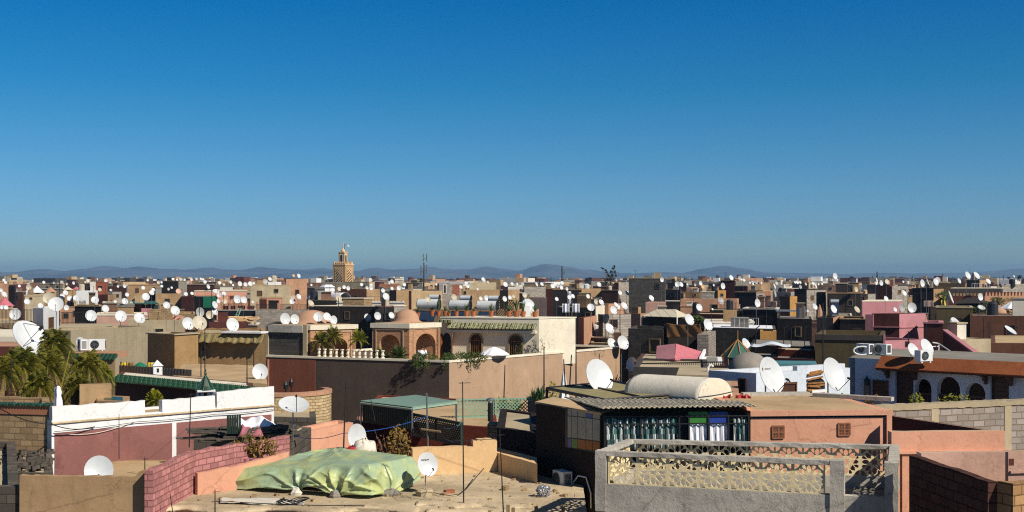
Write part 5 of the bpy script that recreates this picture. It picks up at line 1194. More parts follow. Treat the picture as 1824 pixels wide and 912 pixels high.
for a, b, yt in ((839, 858, 596), (908, 930, 597)):
    t0, t1, zz0, zz1 = vr.rect('f', a, b, yt, 650); zz0 = max(zz0, zV + .3); al = arch_loop(t0, t1, zz0, zz1 - (t1 - t0) * .5, zz1)
    w = MB().panel(o_ + nF_ * .012, dF, nF_, al[::-1], [], .05).build('arched_window', 'darkpane', vr.root); big = arch_loop(t0 - .1, t1 + .1, zz0 - .02, zz1 - (t1 - t0) * .5, zz1 + .1)
    MB().panel(o_ + nF_ * .09, dF, nF_, big[::-1], [al], .1).build('frame', 'timber', w); m = MB(); c = (t0 + t1) / 2; zs = zz1 - (t1 - t0) * .5
    for i in range(1, 6): a_ = math.pi * i / 6; m.tube(o_ + nF_ * .03 + dF * c + U3 * zs, o_ + nF_ * .03 + dF * (c + (t1 - t0) * .48 * math.cos(a_)) + U3 * (zs + (t1 - t0) * .48 * math.sin(a_)), .015, 4)
    m.frame_box(o_, dF, nF_, U3, t0, t1, .013, .05, zs - .03, zs + .03)
    for i in range(1, 6): t = t0 + (t1 - t0) * i / 6; m.frame_box(o_, dF, nF_, U3, t - .012, t + .012, .013, .035, zz0, zs - .031)
    m.build('bars', 'shutter', w)
t0, t1, zz0, zz1 = vr.rect('f', 788, 803, 593, 650); zz0 = max(zz0, zV + .02); al = arch_loop(t0, t1, zz0, zz1 - .5, zz1); MB().panel(o_ + nF_ * .012, dF, nF_, al[::-1], [], .05).build('doorway', 'black', vr.root)
for a, sgn in ((789, 1), (805, -1)):
    t = vr.t('f', a); q = o_ + dF * t + nF_ * .02; dd = (nF_ * .9 + dF * .35 * sgn).normalized(); al = arch_loop(0, .75, zV + .05, zV + 1.75, zV + 2.15); MB().panel((q.x, q.y, 0), dd, Vector((dd.y, -dd.x, 0)), al[::-1], [], .05).build('door_leaf', 'shutter', vr.root)
MB().prism([q for q in inset(vr.poly, -.04)], vr.z + .003, vr.z + .07).build('roof_rim', 'cream', vr.root); vr.zroof = vr.z + .07
# solar heaters, pots, aloes, roof screens
zr = vr.zroof
for px, py, w, D, lab in ((764, 542, 40, 88, 'solar water heater of the front row nearest the domed pavilion'), (820, 543.5, 38, 88, 'middle solar water heater of the front row on the villa'), (868.5, 544.5, 37, 88, 'front row solar water heater nearest the roof lattice'), (774, 529.5, 20, 105, 'smaller solar water heater of the rear row nearest the phone mast'), (830, 531, 20, 105, 'middle solar water heater of the rear row behind the pots'), (880, 531.5, 20, 105, 'last solar water heater of the rear row before the roof lattice')):
    solar_heater(px, py, w, D, lab, 18)
names = {744: 'first potted aloe beside the clay dome', 770: 'slim tall pot under the first solar tank', 781: 'second tall pot under the first solar tank', 793: 'potted aloe between the first two solar tanks', 800: 'low pot just before the middle solar tank', 813: 'potted aloe at the dark end of the middle solar tank', 831: 'tall pot with a spiky plant before the middle solar tank', 843: 'broad squat pot after the middle solar tank', 875: 'lone broad pot before the third solar tank', 907: 'potted aloe before the roof lattice', 920: 'pot with the tallest agave on the villa roof', 932: 'pot leaning against the big dish on the villa roof', 953: 'last pot beyond the big dish on the villa roof'}
for i, (px, s) in enumerate(((744, 1.1), (770, 1.3), (781, 1.2), (793, 1.1), (800, .8), (813, 1.1), (831, 1.25), (843, 1.15), (875, 1.2), (907, 1.2), (920, 1.4), (932, 1.2), (953, 1.2))):
    t_ = (px - 786) / (960 - 786); D = 86.2 - 1.6 * t_; q = XY(px, D); z = support(q.x, q.y, zr + .1); pot_plant((q.x, q.y, zr if px > 760 else max(z, zr - .1)), s * .72, names[px], (0, 3, 1, 0, 3, 0, 0, 3, 0, 0, 1, 1, 0)[i])
ls = thing('roof_lattice', (*XY(890, 92), zr - .5), 'brown trellis panel standing behind the solar tanks on the villa', 'trellis'); lattice(V3(XY(885, 92), 0), V3(XY(915, 91), 0), zr - .3, zr + 1.05, 'lattice', 'timber', ls, .22, .05)
vl2 = House('plain tan rear wing of the villa behind the solar heaters', 'villa rear wing', 735, 905, 960, 552, 96, 'tan', a=18, b=45, par=.1)
dish(940.5, 546, 26, 87, yaw=30, tilt=24, base=zr, label='big white dish with a white plinth among the pots on the villa roof')
MB_ = MB().box((*XY(939.5, 86.2), zr), .42, .2, .75, 0); tag(MB_.build('white_plinth', 'white'), 'white board standing below the big dish on the villa roof', 'board')
q = XY(928, 87.5); m = MB().tube((q.x, q.y, zr), (q.x + .6, q.y, zr + 1.5), .09, 6); tag(m.build('timber_post', 'timber'), 'leaning timber post between the tall agave and the big dish', 'post')
mw = House('plain mauve rendered wall block behind the villa roof pots', 'mauve wall block', 937, 974, None, 531, 108, 'greymauve', a=20, sl=5, par=.1)
# terrace: balusters, plants, parasol, person
bl = thing('balustrade', (*XY(620, 77.4), zW), 'white turned balustrade along the villa parapet under the palms', 'balustrade'); e = vl.P1 + vl.du * .15
for i in range(12):
    px = 566 + 10.3 * i; t = vl.t('f', px); q = vl.P1 + vl.du * t + (-vl.nf) * .16
    MB().lathe((q.x, q.y, zW + .13), [(0, 0), (.13, 0), (.13, .06), (.07, .09), (.12, .2), (.08, .32), (.06, .38), (.12, .44), (.12, .5), (0, .5)], 8).build('baluster', 'cream', bl)
q = XY(880, 79.0); umbrella((q.x, q.y, zV), 1.0, CAMZ - (631 - CY) / F * 79 - zV, .48, 'white open parasol on the villa terrace before the arched windows')
pers = None
for px, D, h, lab, L in ((577, 79.5, 1.75, 'shaggy palm on the villa terrace before the open arch', 1.1), (592, 79.3, 2.1, 'second tall palm on the villa terrace beside the arch', 1.0), (643, 80, 1.9, 'bright fan-leaved palm between the two garden pavilions', .95), (673, 78, .8, 'low palm before the shaded arch of the domed pavilion', .95), (716, 77.4, .9, 'wide palm leaning before the corner of the domed pavilion', 1.05)):
    q = XY(px, D); palm((q.x, q.y, zV), h, L, lab, 26, .55, 'terrace_palm', 0, .06, 'palmleaf' if px < 640 else 'leaf' if px > 650 else 'leafyellow', .02, 18)
for i, (px, D, s, lab) in enumerate(((762, 75.9, .5, 'dark creeper spilling over the parapet by the white-shirted person'), (745, 75.7, .35, 'small creeper tuft nearest the domed pavilion corner'), (820, 76.3, .55, 'dark bush spreading along the parapet before the tiled awning room'), (845, 76.8, .7, 'largest dark bush on the parapet beside the white parasol'), (797, 75.6, .4, 'low creeper at the sharp corner of the villa parapet'))):
    q = XY(px, D); t = thing('terrace_shrub', (q.x, q.y, zW - .1), lab, 'shrub'); m = MB(); leafball(m, (0, 0, .3), (s * 1.3, .5, .38), 320, .07); leafball(m, (-.1, -.55, -.05), (s * .7, .2, .3), 70, .06); m.build('foliage', 'leaf', t, wl=True); m = MB()
    for j in range(5): m.tube((0, .2, -.5), (R.uniform(-s, s), R.uniform(-.2, .2), .35), .02, 4)
    m.build('stem', 'oldwood', t, wl=True)
for px, D, h, lab in ((956, 84, 1.7, 'thin climbing plant on the cream end wall of the riad room'), (1017, 88, 2.6, 'tall wispy climber on the sunlit end of the riad room'), (922, 82.2, 1.5, 'climber half covering the second arched window')):
    q = XY(px, D - 1.2); t = thing('climbing_plant', (q.x, q.y, zV), lab, 'climber'); m = MB(); s = MB()
    for j in range(3):
        p0 = Vector((R.uniform(-.2, .2), 0, 0))
        for k in range(8): p1_ = p0 + Vector((R.uniform(-.14, .14), R.uniform(-.05, .05), h / 8)); s.tube(p0, p1_, .015, 4); p0 = p1_; leafball(m, p0, (.16, .1, .14), 12, .045)
    m.build('foliage', 'leaf', t, wl=True); s.build('stem', 'oldwood', t, wl=True)
for px, D, lab in ((1068, 82, 'dry twigs sprouting over the sunlit tan wall'), (1095, 60, 'spiky dry plant growing before the tan wall beside the huge dish')):
    q = W(px, 632 if px < 1080 else 690, D); t = thing('dry_plant', (q.x, q.y, q.z - .4), lab, 'plant'); m = MB()
    (spikes(m, (0, 0, .4), 30, .9, .8, .03, .4) if px > 1080 else leafball(m, (0, 0, .5), (.5, .2, .35), 60, .05)); m.build('foliage', 'dryleaf', t, wl=True); MB().tube((0, 0, -.3), (0, 0, .5), .025, 5).build('stem', 'oldwood', t, wl=True)

# ---------------------------------------------------------------- the person on the terrace: seen from behind, stooping
def person(loc, yaw, label, H=1.72):
    t = thing('person', loc, label, 'person', rz=rad(yaw)); s = H / 1.75
    J = {'pelvis': (0, 0, .95, .15, .115), 'waist': (0, .06, 1.10, .14, .11), 'chest': (0, .17, 1.32, .175, .125), 'neck': (0, .27, 1.49, .062, .062), 'headb': (0, .31, 1.55, .075, .085), 'head': (0, .35, 1.64, .085, .10), 'crown': (0, .36, 1.71, .06, .07)}
    E = [('pelvis', 'waist'), ('waist', 'chest'), ('chest', 'neck'), ('neck', 'headb'), ('headb', 'head'), ('head', 'crown')]
    for sd in (-1, 1):
        k = 'l' if sd < 0 else 'r'
        J.update({k + 'sh': (sd * .19, .20, 1.40, .07, .075), k + 'el': (sd * .27, .30, 1.14, .048, .052), k + 'wr': (sd * .17, .46, 1.00, .034, .034), k + 'hip': (sd * .09, -.01, .90, .10, .11), k + 'kn': (sd * .10, .05, .50, .062, .066), k + 'an': (sd * .10, -.01, .09, .042, .044), k + 'toe': (sd * .11, .15, .035, .035, .03)})
        E += [('chest', k + 'sh'), (k + 'sh', k + 'el'), (k + 'el', k + 'wr'), ('pelvis', k + 'hip'), (k + 'hip', k + 'kn'), (k + 'kn', k + 'an'), (k + 'an', k + 'toe')]
        palm_ = Vector((sd * .14, .53, .96)); J[k + 'pa'] = (*palm_, .03, .028); E.append((k + 'wr', k + 'pa'))
        for f in range(4):
            a = (f - 1.5) * .016; n1, n2 = f'{k}f{f}a', f'{k}f{f}b'; ln = (.035, .042, .04, .03)[f]
            J[n1] = (palm_.x + a, palm_.y + .045, palm_.z - .01 - ln * .3, .009, .009); J[n2] = (palm_.x + a, palm_.y + .06, palm_.z - .02 - ln, .008, .008); E += [(k + 'pa', n1), (n1, n2)]
        J[k + 'tha'] = (palm_.x - sd * .04, palm_.y + .01, palm_.z + .0, .011, .011); J[k + 'thb'] = (palm_.x - sd * .05, palm_.y + .045, palm_.z - .02, .009, .009); E += [(k + 'pa', k + 'tha'), (k + 'tha', k + 'thb')]
    ks = list(J); me = bpy.data.meshes.new('body'); me.from_pydata([Vector(J[k][:3]) * s for k in ks], [(ks.index(a), ks.index(b)) for a, b in E], [])
    o = bpy.data.objects.new('body', me); COL.objects.link(o); o.parent = t; sm = o.modifiers.new('skin', 'SKIN'); me.skin_vertices if False else None
    sk = me.skin_vertices[0].data if me.skin_vertices else None
    if sk:
        for i, k in enumerate(ks): sk[i].radius = (J[k][3] * s, J[k][4] * s); sk[i].use_root = (k == 'pelvis')
    sb = o.modifiers.new('sub', 'SUBSURF'); sb.levels = sb.render_levels = 2; me.materials.append(MATS['skin'])
    c = MB(); hx, hy, hz = [x * s for x in J['head'][:3]]
    vs = []; 
    c.lathe((hx, hy - .012, hz - .03), [(.095, -.02), (.103, .03), (.098, .075), (.07, .115), (.03, .13), (0, .132)], 16, sx=.92, sy=1.08); c.build('hair', 'black', t, smooth=True, wl=True)
    c = MB().lathe((hx, hy + .1, hz - .02), [(.0, 0), (.012, .0), (.016, .03), (.0, .05)], 6)
    for sd in (-1, 1): c.lathe((sd * .088, hy, hz - .035), [(0, 0), (.014, .01), (.016, .04), (0, .06)], 6)
    c.build('face_feature', 'skin', t, wl=True); c = MB()
    for sd in (-1, 1): c.lathe((sd * .032, hy + .098, hz - .005), [(0, 0), (.01, .004), (.01, .014), (0, .018)], 6)
    c.build('eye', 'black', t, wl=True)
    # shirt: rings following the stooped trunk, with sleeves
    c = MB(); rows = []
    for y, z, rx, ry in ((-.01, .80, .20, .15), (.0, .92, .19, .15), (.06, 1.10, .185, .145), (.12, 1.24, .205, .155), (.18, 1.36, .205, .15), (.225, 1.43, .15, .115), (.255, 1.47, .08, .08)):
        rows.append([((rx + .012 * math.sin(5 * a + z * 30)) * math.cos(a), y + (ry + .012 * math.sin(4 * a + z * 21)) * math.sin(a), z) for a in (2 * math.pi * i / 20 for i in range(20))])
    vs = [Vector(p) * s for r_ in rows for p in r_]; c.add(vs, [[20 * i + j, 20 * i + (j + 1) % 20, 20 * i + 20 + (j + 1) % 20, 20 * i + 20 + j] for i in range(6) for j in range(20)])
    for k in 'lr':
        a, b, w = [Vector(J[k + q][:3]) * s for q in ('sh', 'el', 'wr')]; c.tube(a - (b - a) * .12, b, .098 * s, 12, .075 * s).tube(b - (b - a) * .06, b.lerp(w, .85), .075 * s, 12, .058 * s)
    c.build('shirt', 'whitefab', t, smooth=True, wl=True); c = MB()
    for k in 'lr':
        a, b, w = [Vector(J[k + q][:3]) * s for q in ('hip', 'kn', 'an')]; c.tube(a + Vector((0, 0, .05)), b, .125 * s, 12, .088 * s).tube(b + Vector((0, 0, .03)), w, .086 * s, 12, .068 * s)
    c.build('trousers', 'navy', t, smooth=True, wl=True); return t
q = XY(750, 76.6); person((q.x, q.y, zV), -15, 'person in a white shirt stooping on the villa terrace by the sunlit arch', 1.7)

# ================================================================ left middle: palms, tiled roofs, adobe houses
big_tan = House('long grey-tan roughcast house with three white dishes along its roof', 'roughcast house', 70, 126, 264, 589, 74, 'roughtan', a=30, b=20, par=.25, roof='rooftan')
adb = House('small brown adobe house with a shaded front and a sunlit side', 'adobe house', 263, 311, 353, 597, 64, 'adobe', a=40, b=28, par=.1, jag=.03, roof='rooftan'); adb.coping('roof', .06, .08)
adb2 = House('rough adobe wall under a ragged bamboo awning beside the grey block tower', 'bamboo-awning house', 350, 474, None, 594, 65.2, 'adobe', a=16, sl=6, par=.1, jag=.03, roof='roof')
o_, dA, nA = adb2.fr('f')
aw = thing('bamboo_awning', (*XY(415, 64), adb2.z), 'ragged bamboo mat awning hung along the adobe wall', 'awning')
def fn(u, v): t = adb2.t('f', 472) + (adb2.t('f', 358) - adb2.t('f', 472)) * u; q = o_ + dA * t + nA * (.03 + .35 * v + .03 * math.sin(u * 60)); return Vector((q.x, q.y, adb2.z - .05 - .46 * v - .03 * math.sin(u * 33) * v))
sheet(fn, 60, 5, 'mat', 'bamboo', aw); m = MB()
for i in range(12): a, b = fn(i / 11, 0), fn(i / 11, 1); m.tube(a, b, .02, 4)
m.build('lath_frame', 'oldwood', aw)
MB().frame_box(o_, dA, nA, U3, adb2.t('f', 470), adb2.t('f', 400), -.5, .3, adb2.z + .004, adb2.z + .1).build('white_ledge', 'white', adb2.root)
for px, py in ((362, 622), (364, 640), (367, 612)):
    p = adb2.at('f', px, py); MB().frame_box(o_, dA, nA, U3, adb2.t('f', px) - .06, adb2.t('f', px) + .06, -.05, .005, p.z - .05, p.z + .05).build('vent_hole', 'black', adb2.root)
lr_ = House('broad low tan roof spreading below the adobe walls', 'broad tan roof', 300, 476, None, 683, 51.5, 'sand', a=10, sl=11, par=.0, roof='rooftan', jag=.02); dish(463, 663, 28, 54, yaw=20, tilt=18, label='white dish half hidden by the red end of the villa wall')
gt = House('brown shaded wall edged with green glazed tiles above the white parapet', 'green-tiled wall', 205, 452, None, 694, 46, 'brown', a=40, sl=3, par=.0, roof='cream')
o_, dG, nG = gt.fr('f'); m = MB(); vs = [o_ + dG * t + nG * x + U3 * (gt.z + z) for t in (0, gt.fl) for x, z in ((-.2, .06), (-.2, .0), (.3, -.2), (.34, -.17))]; m.add(vs, [[i, (i + 1) % 4, 4 + (i + 1) % 4, 4 + i] for i in range(4)] + [[3, 2, 1, 0], [4, 5, 6, 7]]); m.build('tiled_eave', 'greentile', gt.root); m = MB()
for i in range(72): t = gt.fl * (i + .5) / 72; m.tube(o_ + dG * t + nG * -.2 + U3 * (gt.z + .07), o_ + dG * t + nG * .35 + U3 * (gt.z - .15), .04, 6)
m.build('cover_tiles', 'greentile', gt.root)
ct = thing('cupola', (*XY(365, 43.5), ZD(4.6)), 'green glazed conical cupola on small white posts behind the white parapet', 'cupola'); z = W(0, 697, 43.5).z
MB().box((*XY(366, 43.5), z), .62, .62, .07, 20).build('base_plate', 'white', ct); MB().lathe((*XY(366, 43.5), z + .07), [(.36, 0), (.26, .12), (.12, .36), (.03, .5), (.05, .56), (.02, .62), (.035, .68), (0, .74)], 8).build('tiled_cone', 'greentile', ct)
for px in (352, 360, 372, 379): MB().box((*XY(px, 43.5), ZD(4.6)), .1, .1, z - ZD(4.6) - .002, 20).build('post', 'white', ct)
ci = XY(280, 54); zc = lr_.zroof; c0 = support(ci.x, ci.y, ZD(4.2)); chimney((ci.x, ci.y, max(c0, ZD(4.9))), .38, W(0, 641, 54).z - max(c0, ZD(4.9)), 'whitewashed square chimney above the green-tiled wall', 25)
bf = House('flat roof behind the slatted mat fence with the green umbrella', 'mat-fenced roof', 200, 345, None, 690, 54.5, 'tan', a=20, sl=9, par=0, roof='rooftan')
fn_ = thing('mat_fence', (*XY(300, 54.5), bf.zroof), 'grey slatted mat fence on the low roof behind the chimney', 'fence'); a, b = W(213, 660, 58), W(342, 652, 55.2)
m = MB(); d = (V3(b, 0) - V3(a, 0)); L = d.length; d.normalize(); n_ = Vector((d.y, -d.x, 0))
for i in range(50): t = L * i / 50; m.frame_box(V3(a, 0), d, n_, U3, t, t + L / 50 - .012, 0, .02 + .012 * (i % 2), bf.zroof, ZD(4.12) + R.uniform(-.01, .01))
m.build('slat_panel', 'slatgrey', fn_)
q = XY(250, 60); umbrella((q.x, q.y, bf.zroof), .5, W(0, 657, 60).z - bf.zroof, .33, 'green closed-in umbrella behind the mat fence', 'greenfab', 8)
for px, lab in ((216, 'yellow cloth hanging behind the mat fence beside the umbrella'), (226, 'second patterned cloth hanging behind the mat fence'), (264, 'yellow cloth hung between the umbrella and the chimney')):
    q = W(px, 655, 59); m = MB(); tag(sheet(lambda u, v: Vector((q.x + .3 * u, q.y + .03 * math.sin(u * 9), q.z + .25 - .5 * v)), 8, 6, 'hanging_cloth', 'flower' if px != 226 else 'dryleaf'), lab, 'cloth')
    sp = thing('line_post', (q.x - .03, q.y + .02, bf.zroof), f'thin post holding the cloth line behind the mat fence at the {["first yellow", "patterned", "chimney-side"][[216, 226, 264].index(px)]} cloth', 'post'); MB().tube((0, 0, 0), (0, 0, q.z + .3 - bf.zroof), .02, 5).build('pole', 'oldwood', sp, wl=True)
ah = House('low tan house with a green tile edge behind the palms and air conditioners', 'green-edged low house', 95, 205, None, 640, 56.5, 'tan', a=8, sl=4, par=.0, roof='rooftan')
o_, dG, nG = ah.fr('f'); m = MB(); vs = [o_ + dG * t + nG * x + U3 * (ah.z + z) for t in (0, ah.fl) for x, z in ((-.25, .25), (-.25, .1), (.12, -.05), (.14, .0))]; m.add(vs, [[i, (i + 1) % 4, 4 + (i + 1) % 4, 4 + i] for i in range(4)] + [[3, 2, 1, 0], [4, 5, 6, 7]]); m.build('tiled_eave', 'greentile', ah.root)
for px, D, lab, yaw in ((147, 58.5, 'grey air conditioner half hidden by palm fronds', -60), (173, 58.6, 'white twin-fan air conditioner before the roughcast wall', 12)): q = XY(px, D); ac_unit((q.x, q.y, ah.zroof + .26), yaw, lab, .75, .5, .32)
m = MB().box((*XY(174, 58.3), ah.zroof), 2.6, .9, .255, 8); tag(m.build('unit_plinth', 'salmon'), 'salmon plinth under the air conditioners on the low house', 'plinth')
dish(142, 611, 20, 62, yaw=62, tilt=10, label='white dish partly behind palm fronds beside the air conditioner'); dish(53.5, 607, 74, 46, yaw=62, tilt=40, style='prime', base=5.5, label='enormous white mesh-style dish leaning over the palms')
for px, D, top, L, lab, lf, dr in ((108, 44.5, 617, 1.0, 'tall upright palm whose fronds cross the enormous dish', 'palmleaf', 10), (38, 42, 655, 1.15, 'broad palm with hanging fronds at the edge of the frame', 'palmleaf', 16), (92, 42.8, 658, 1.1, 'dense middle palm with a brown frond skirt', 'palmleaf', 18), (152, 43.8, 655, .95, 'palm with yellowing fronds before the green-edged house', 'palmleaf', 14), (190, 45, 668, .62, 'smallest drooping palm nearest the mat fence', 'leafyellow', 8), (6, 41, 668, 1.0, 'palm cut by the frame edge above the tiled parapet', 'palmleaf', 12), (66, 41, 688, .8, 'low bushy palm just behind the bare block house', 'palmleaf', 14), (132, 41.6, 690, .75, 'low palm with dead brown fronds behind the white parapet', 'palmleaf', 22)):
    q = W(px, top, D); palm((q.x, q.y, 1), q.z - 1, L * 1.12, lab, 44, 1.0, 'palm_tree', dr, .16, lf, .012, 22, 'palms behind the plum house')
q = W(285, 712, 43); t = palm((q.x, q.y, 4), q.z - 4 - .05, .55, 'small green palm tuft in the gap of the white parapet', 40, .6, 'palm_tree', 0, .1, 'leafyellow', .012, 18)
gs = House('small green-tiled roof corner with a tan chimney block behind the white parapet', 'green roof corner', 172, 232, None, 716, 39.5, 'tan', a=20, sl=2, par=0, roof='greentile')
m = MB().box((*XY(170, 41), ZD(4.9)), 1.0, .6, ZD(3.55) - ZD(4.9), 20); tag(m.build('masonry_stack', 'tan'), 'tan masonry stack between the palms and the white parapet', 'masonry stack')
ws = thing('wrapped_parasol', (*XY(103, 36.8), bw.zroof), 'white cloth wrapped round a closed parasol at the corner of the plum house', 'parasol'); z0 = bw.zroof; h = W(0, 686, 36.8).z - z0
MB().tube((0, 0, 0), (.0, 0, h), .03, 8).build('pole', 'timber', ws, wl=True); m = MB().lathe((0, 0, h - .62), [(.14, 0), (.13, .15), (.09, .3), (.11, .42), (.07, .56), (.0, .62)], 20); m.v = [(x + .02 * math.sin(9 * math.atan2(y, x)), y + .02 * math.cos(7 * math.atan2(y, x)), z) for x, y, z in m.v]; m.build('cover', 'whitefab', ws, smooth=True, wl=True); MB().tube((.05, 0, h - .3), (.32, .1, h + 1.0), .018, 6).build('green_rod', 'leafyellow', ws, wl=True)
# left terrace with railing and white rooftop hut
wh = House('white rooftop hut with a shaded grey side and a brown door', 'white rooftop hut', 59, 77, 105, 549, 84, 'white', a=40, b=58, par=.1); wh.window('s', 86, 95, 566, 584, 'wood', 'timber', .05, .05, 'door')
lt_ = House('long tan terrace house with black railings beside the white hut', 'railed terrace house', -90, 60, None, 578, 82, 'tan', a=6, sl=8, par=.0); a, b = V3(XY(-30, 82.3), lt_.zroof), V3(XY(59, 81.6), lt_.zroof); railing(a, b, .98, 'black bar railing along the terrace before the round dish', 36); dish(27, 560, 20, 84, yaw=18, tilt=18, label='round white dish behind the black bar railing')
lh = House('low cream roof below the railed terrace at the frame edge', 'low cream roof', -60, 58, None, 600, 66, 'cream', a=8, sl=10, par=.0, roof='cream'); lh2 = House('brown-red wall with a salmon roof behind the enormous dish', 'salmon-roofed house', -60, 70, None, 618, 60, 'maroon', a=8, sl=5, par=0, roof='salmon')
a, b = V3(XY(106, 84.5), ZD(3.35)), V3(XY(152, 86), ZD(3.35)); lg = House('grey plastered terrace beside the white hut', 'grey terrace', 104, 200, None, 583, 79.5, 'roof', a=-5, sl=7, par=.0); railing((a.x, a.y + .3, lg.zroof), (b.x, b.y + .2, lg.zroof), .8, 'short black bar railing beside the white hut', 20)
# ================================================================ MIDDLE AND FAR TOWN (label, ref, x0, x1, x2, y, D, front material, side material, options)
def H(label, ref, x0, x1, x2, y, D, mat, side=None, **k):  # dark fronts beside paler sides hold the left faces' shade in their colour
    k.setdefault('a', 34 if x1 > 1040 else 22)
    return House(label, ref, x0, x1, x2, y, D, mat, side=side, **k)
# --- right middle
pkh = House('pink stepped house with a dark wine shaded face', 'pink stepped house', 1553, 1602, 1649, 559, 88, 'maroon', a=30, b=62, par=.3, side='pink', roof='rooftan')  # maroon front: shade of the pink wall put into its colour
pkh.slab('pink_pilaster', 'pink', 'f', 1542, 1556, 560, 612, .12, .02); pkh.slab('string_course', 'pink', 's', 1602, 1649, 581.5, 583.5, .06, .01); pkh.slab('string_course', 'pink', 'f', 1556, 1602, 581.5, 583.5, .1, .01)
pk1 = House('lower pink wing with a small dark window in front of the stepped pink house', 'lower pink wing', None, 1571, 1650, 607, 76, 'pink', a=65, b=65, fl=4, par=.3); pk1.window('s', 1613, 1619, 609, 616, 'darkpane', 'maroon', .04, .03)
pk2_ = House('wine-red shaded stair wall descending from the pink stepped house', 'wine-red stair house', 1645, 1680, None, 577, 84, 'maroon', a=30, sl=4, par=.1); pk2_.coping('pink', .1, .05)  # maroon here too holds the shade of the pink house
st = thing('outdoor_stair', (*XY(1680, 82), 0), 'sloping wine-red stair parapet edged in pink below the pink stepped house', 'stair'); a, b = W(1680, 588, 83), W(1752, 641, 72); d = V3(b - a, 0); L = math.hypot(d.x, d.y); d.normalize(); n_ = Vector((d.y, -d.x, 0))
MB().panel(V3(a, 0), d, n_, [(0, 3), (L, 3), (L, b.z), (0, a.z)], [], .25).build('wall', 'maroon', st); m = MB(); ax = (b - a).normalized(); m.frame_box(a, ax, n_, ax.cross(n_), 0, (b - a).length, -.28, .04, -.05, .05); m.build('coping', 'pink', st)
sr = thing('stair_railing', (*XY(1700, 70), rd.zroof), 'white handrail climbing beside the wine-red stair', 'railing'); m = MB(); A, B = W(1672, 612, 60), W(1709, 637, 57); A2 = W(1672, 630, 60); m.tube(A, B, .03, 6).tube(A2, B - U3 * .35, .03, 6).tube(A, A2, .03, 6).tube(W(1661, 610, 60), A, .03, 6).tube(W(1653, 618, 60), W(1671, 617, 60), .03, 6).tube(W(1653, 636, 60), W(1671, 634, 60), .03, 6); m.build('handrail', 'white', sr)
olv = House('olive-brown house with a dark coping beside the pink wing', 'olive house', 1452, 1573, 1577, 597, 68, 'olive', a=20, b=60, par=.35); olv.slab('dark_coping', 'darkgrey', 'f', 1451.5, 1573.5, 596.5, 606, .07, -.002); olv.slab('pink_end', 'pink', 'f', 1573.8, 1577, 596, 622, .09, .02)
cg = House('weathered grey concrete block at the foot of the wine-red stair', 'grey concrete block', None, 1712, 1769, 605, 86, 'roof', a=70, b=68, fl=3, par=.05); bo = House('dark olive house with a sloping parapet behind the leaning dish', 'dark olive house', 1668, 1733, None, 549, 112, 'olive', a=18, sl=6, par=.2)
bo2 = House('long dark brown house with hanging aerials below the white garden parasol', 'long dark brown house', 1728, 1860, None, 563, 104, 'brown', a=16, sl=7, par=.1, roof='roofgrey')
tr_ = House('low brown house with a pale plank-covered roof at the frame edge', 'plank-roofed house', 1765, 1880, None, 612, 62, 'brown', a=10, sl=9, par=0, roof='sand')
pil = House('grey plinth wall carrying the leaning dish', 'dish plinth', None, 1688, 1716, 596, 89, 'whiteblue', a=60, fl=1.2, par=0)
dish(1701, 580, 28, 91, yaw=38, tilt=28, base=pil.z, label='leaning grey-white dish on a plinth beside the dark olive house'); dish(1799, 589.5, 23, 74, yaw=44, tilt=52, base=ZD(5.2), label='white dish on a thin mast tilted flat over the plank roof')
dg = thing('roof_dome', (*XY(1336, 58), 0), 'grey plastered dome rising behind the whitewashed house', 'dome'); c = XY(1334, 57); z = ZD(4.7)
MB().lathe((*c, 3), [(1.05, 0), (1.05, z - 3), (1.02, z - 2.75)] + [(1.02 * math.cos(math.pi / 2 * i / 8), z - 2.75 + 1.0 * math.sin(math.pi / 2 * i / 8)) for i in range(1, 9)], 28).build('shell', 'greydome', dg, smooth=True)
oct_ = thing('glazed_lantern', (*XY(1318, 70), 3), 'dark octagonal roof lantern with brass ribs and a tent-like green roof', 'roof lantern'); c = XY(1314, 70); z0, z1 = W(0, 635, 70).z, W(0, 606, 70).z
MB().lathe((*c, 3), [(0, 0), (.9, 0), (.9, z0 - 3), (0, z0 - 3)], 8).build('drum', 'navy', oct_); MB().lathe((*c, z0 - .02), [(.95, 0), (.04, z1 - z0), (0, z1 - z0)], 8).build('roof', 'greenawn', oct_)
m = MB()
for i in range(8): a = math.pi / 4 * i; m.tube((c.x + .97 * math.cos(a), c.y + .97 * math.sin(a), z0), (c.x + .03 * math.cos(a), c.y + .03 * math.sin(a), z1 + .02), .025, 5); m.tube((c.x + .91 * math.cos(a), c.y + .91 * math.sin(a), z0), (c.x + .91 * math.cos(a), c.y + .91 * math.sin(a), 3), .02, 4)
m.tube((*c, z1), (*c, z1 + .55), .025, 5); m.build('rib', 'ochre', oct_)
H('low brick-red house around the octagonal roof lantern', 'lantern house', 1285, 1450, None, 640, 69, 'maroon', par=.1, roof='roofgrey'); H('dark red tile-walled house under the olive house', 'dark red house', 1385, 1452, None, 625, 72, 'redbrown', par=0)
ts = House('teal sheet roof edge behind the whitewashed house', 'teal-edged roof', 1380, 1455, None, 648, 56, 'tealsheet', a=8, sl=2, par=0, roof='tealsheet'); gw = House('dark grey rendered garden wall behind the barrel vault', 'dark grey wall', 1128, 1262, None, 656, 54, 'darkgrey', a=14, sl=6, par=.1, roof='roof'); H('tan cement terrace between the barrel vault and the whitewashed house', 'cement terrace', 1205, 1300, None, 669, 48, 'roof', par=.0, roof='roof', a=14, sl=4)
pt = thing('pink_tiled_roof', (*XY(1215, 62), 3), 'bright pink pantiled roof with a sunlit slope and a shaded slope', 'tiled roof'); A, B, C = W(1168, 640, 61), W(1201, 639, 59.5), W(1245, 640, 62); T0, T1, T2 = W(1170, 616, 64), W(1203, 612, 62.5), W(1252, 627, 65)
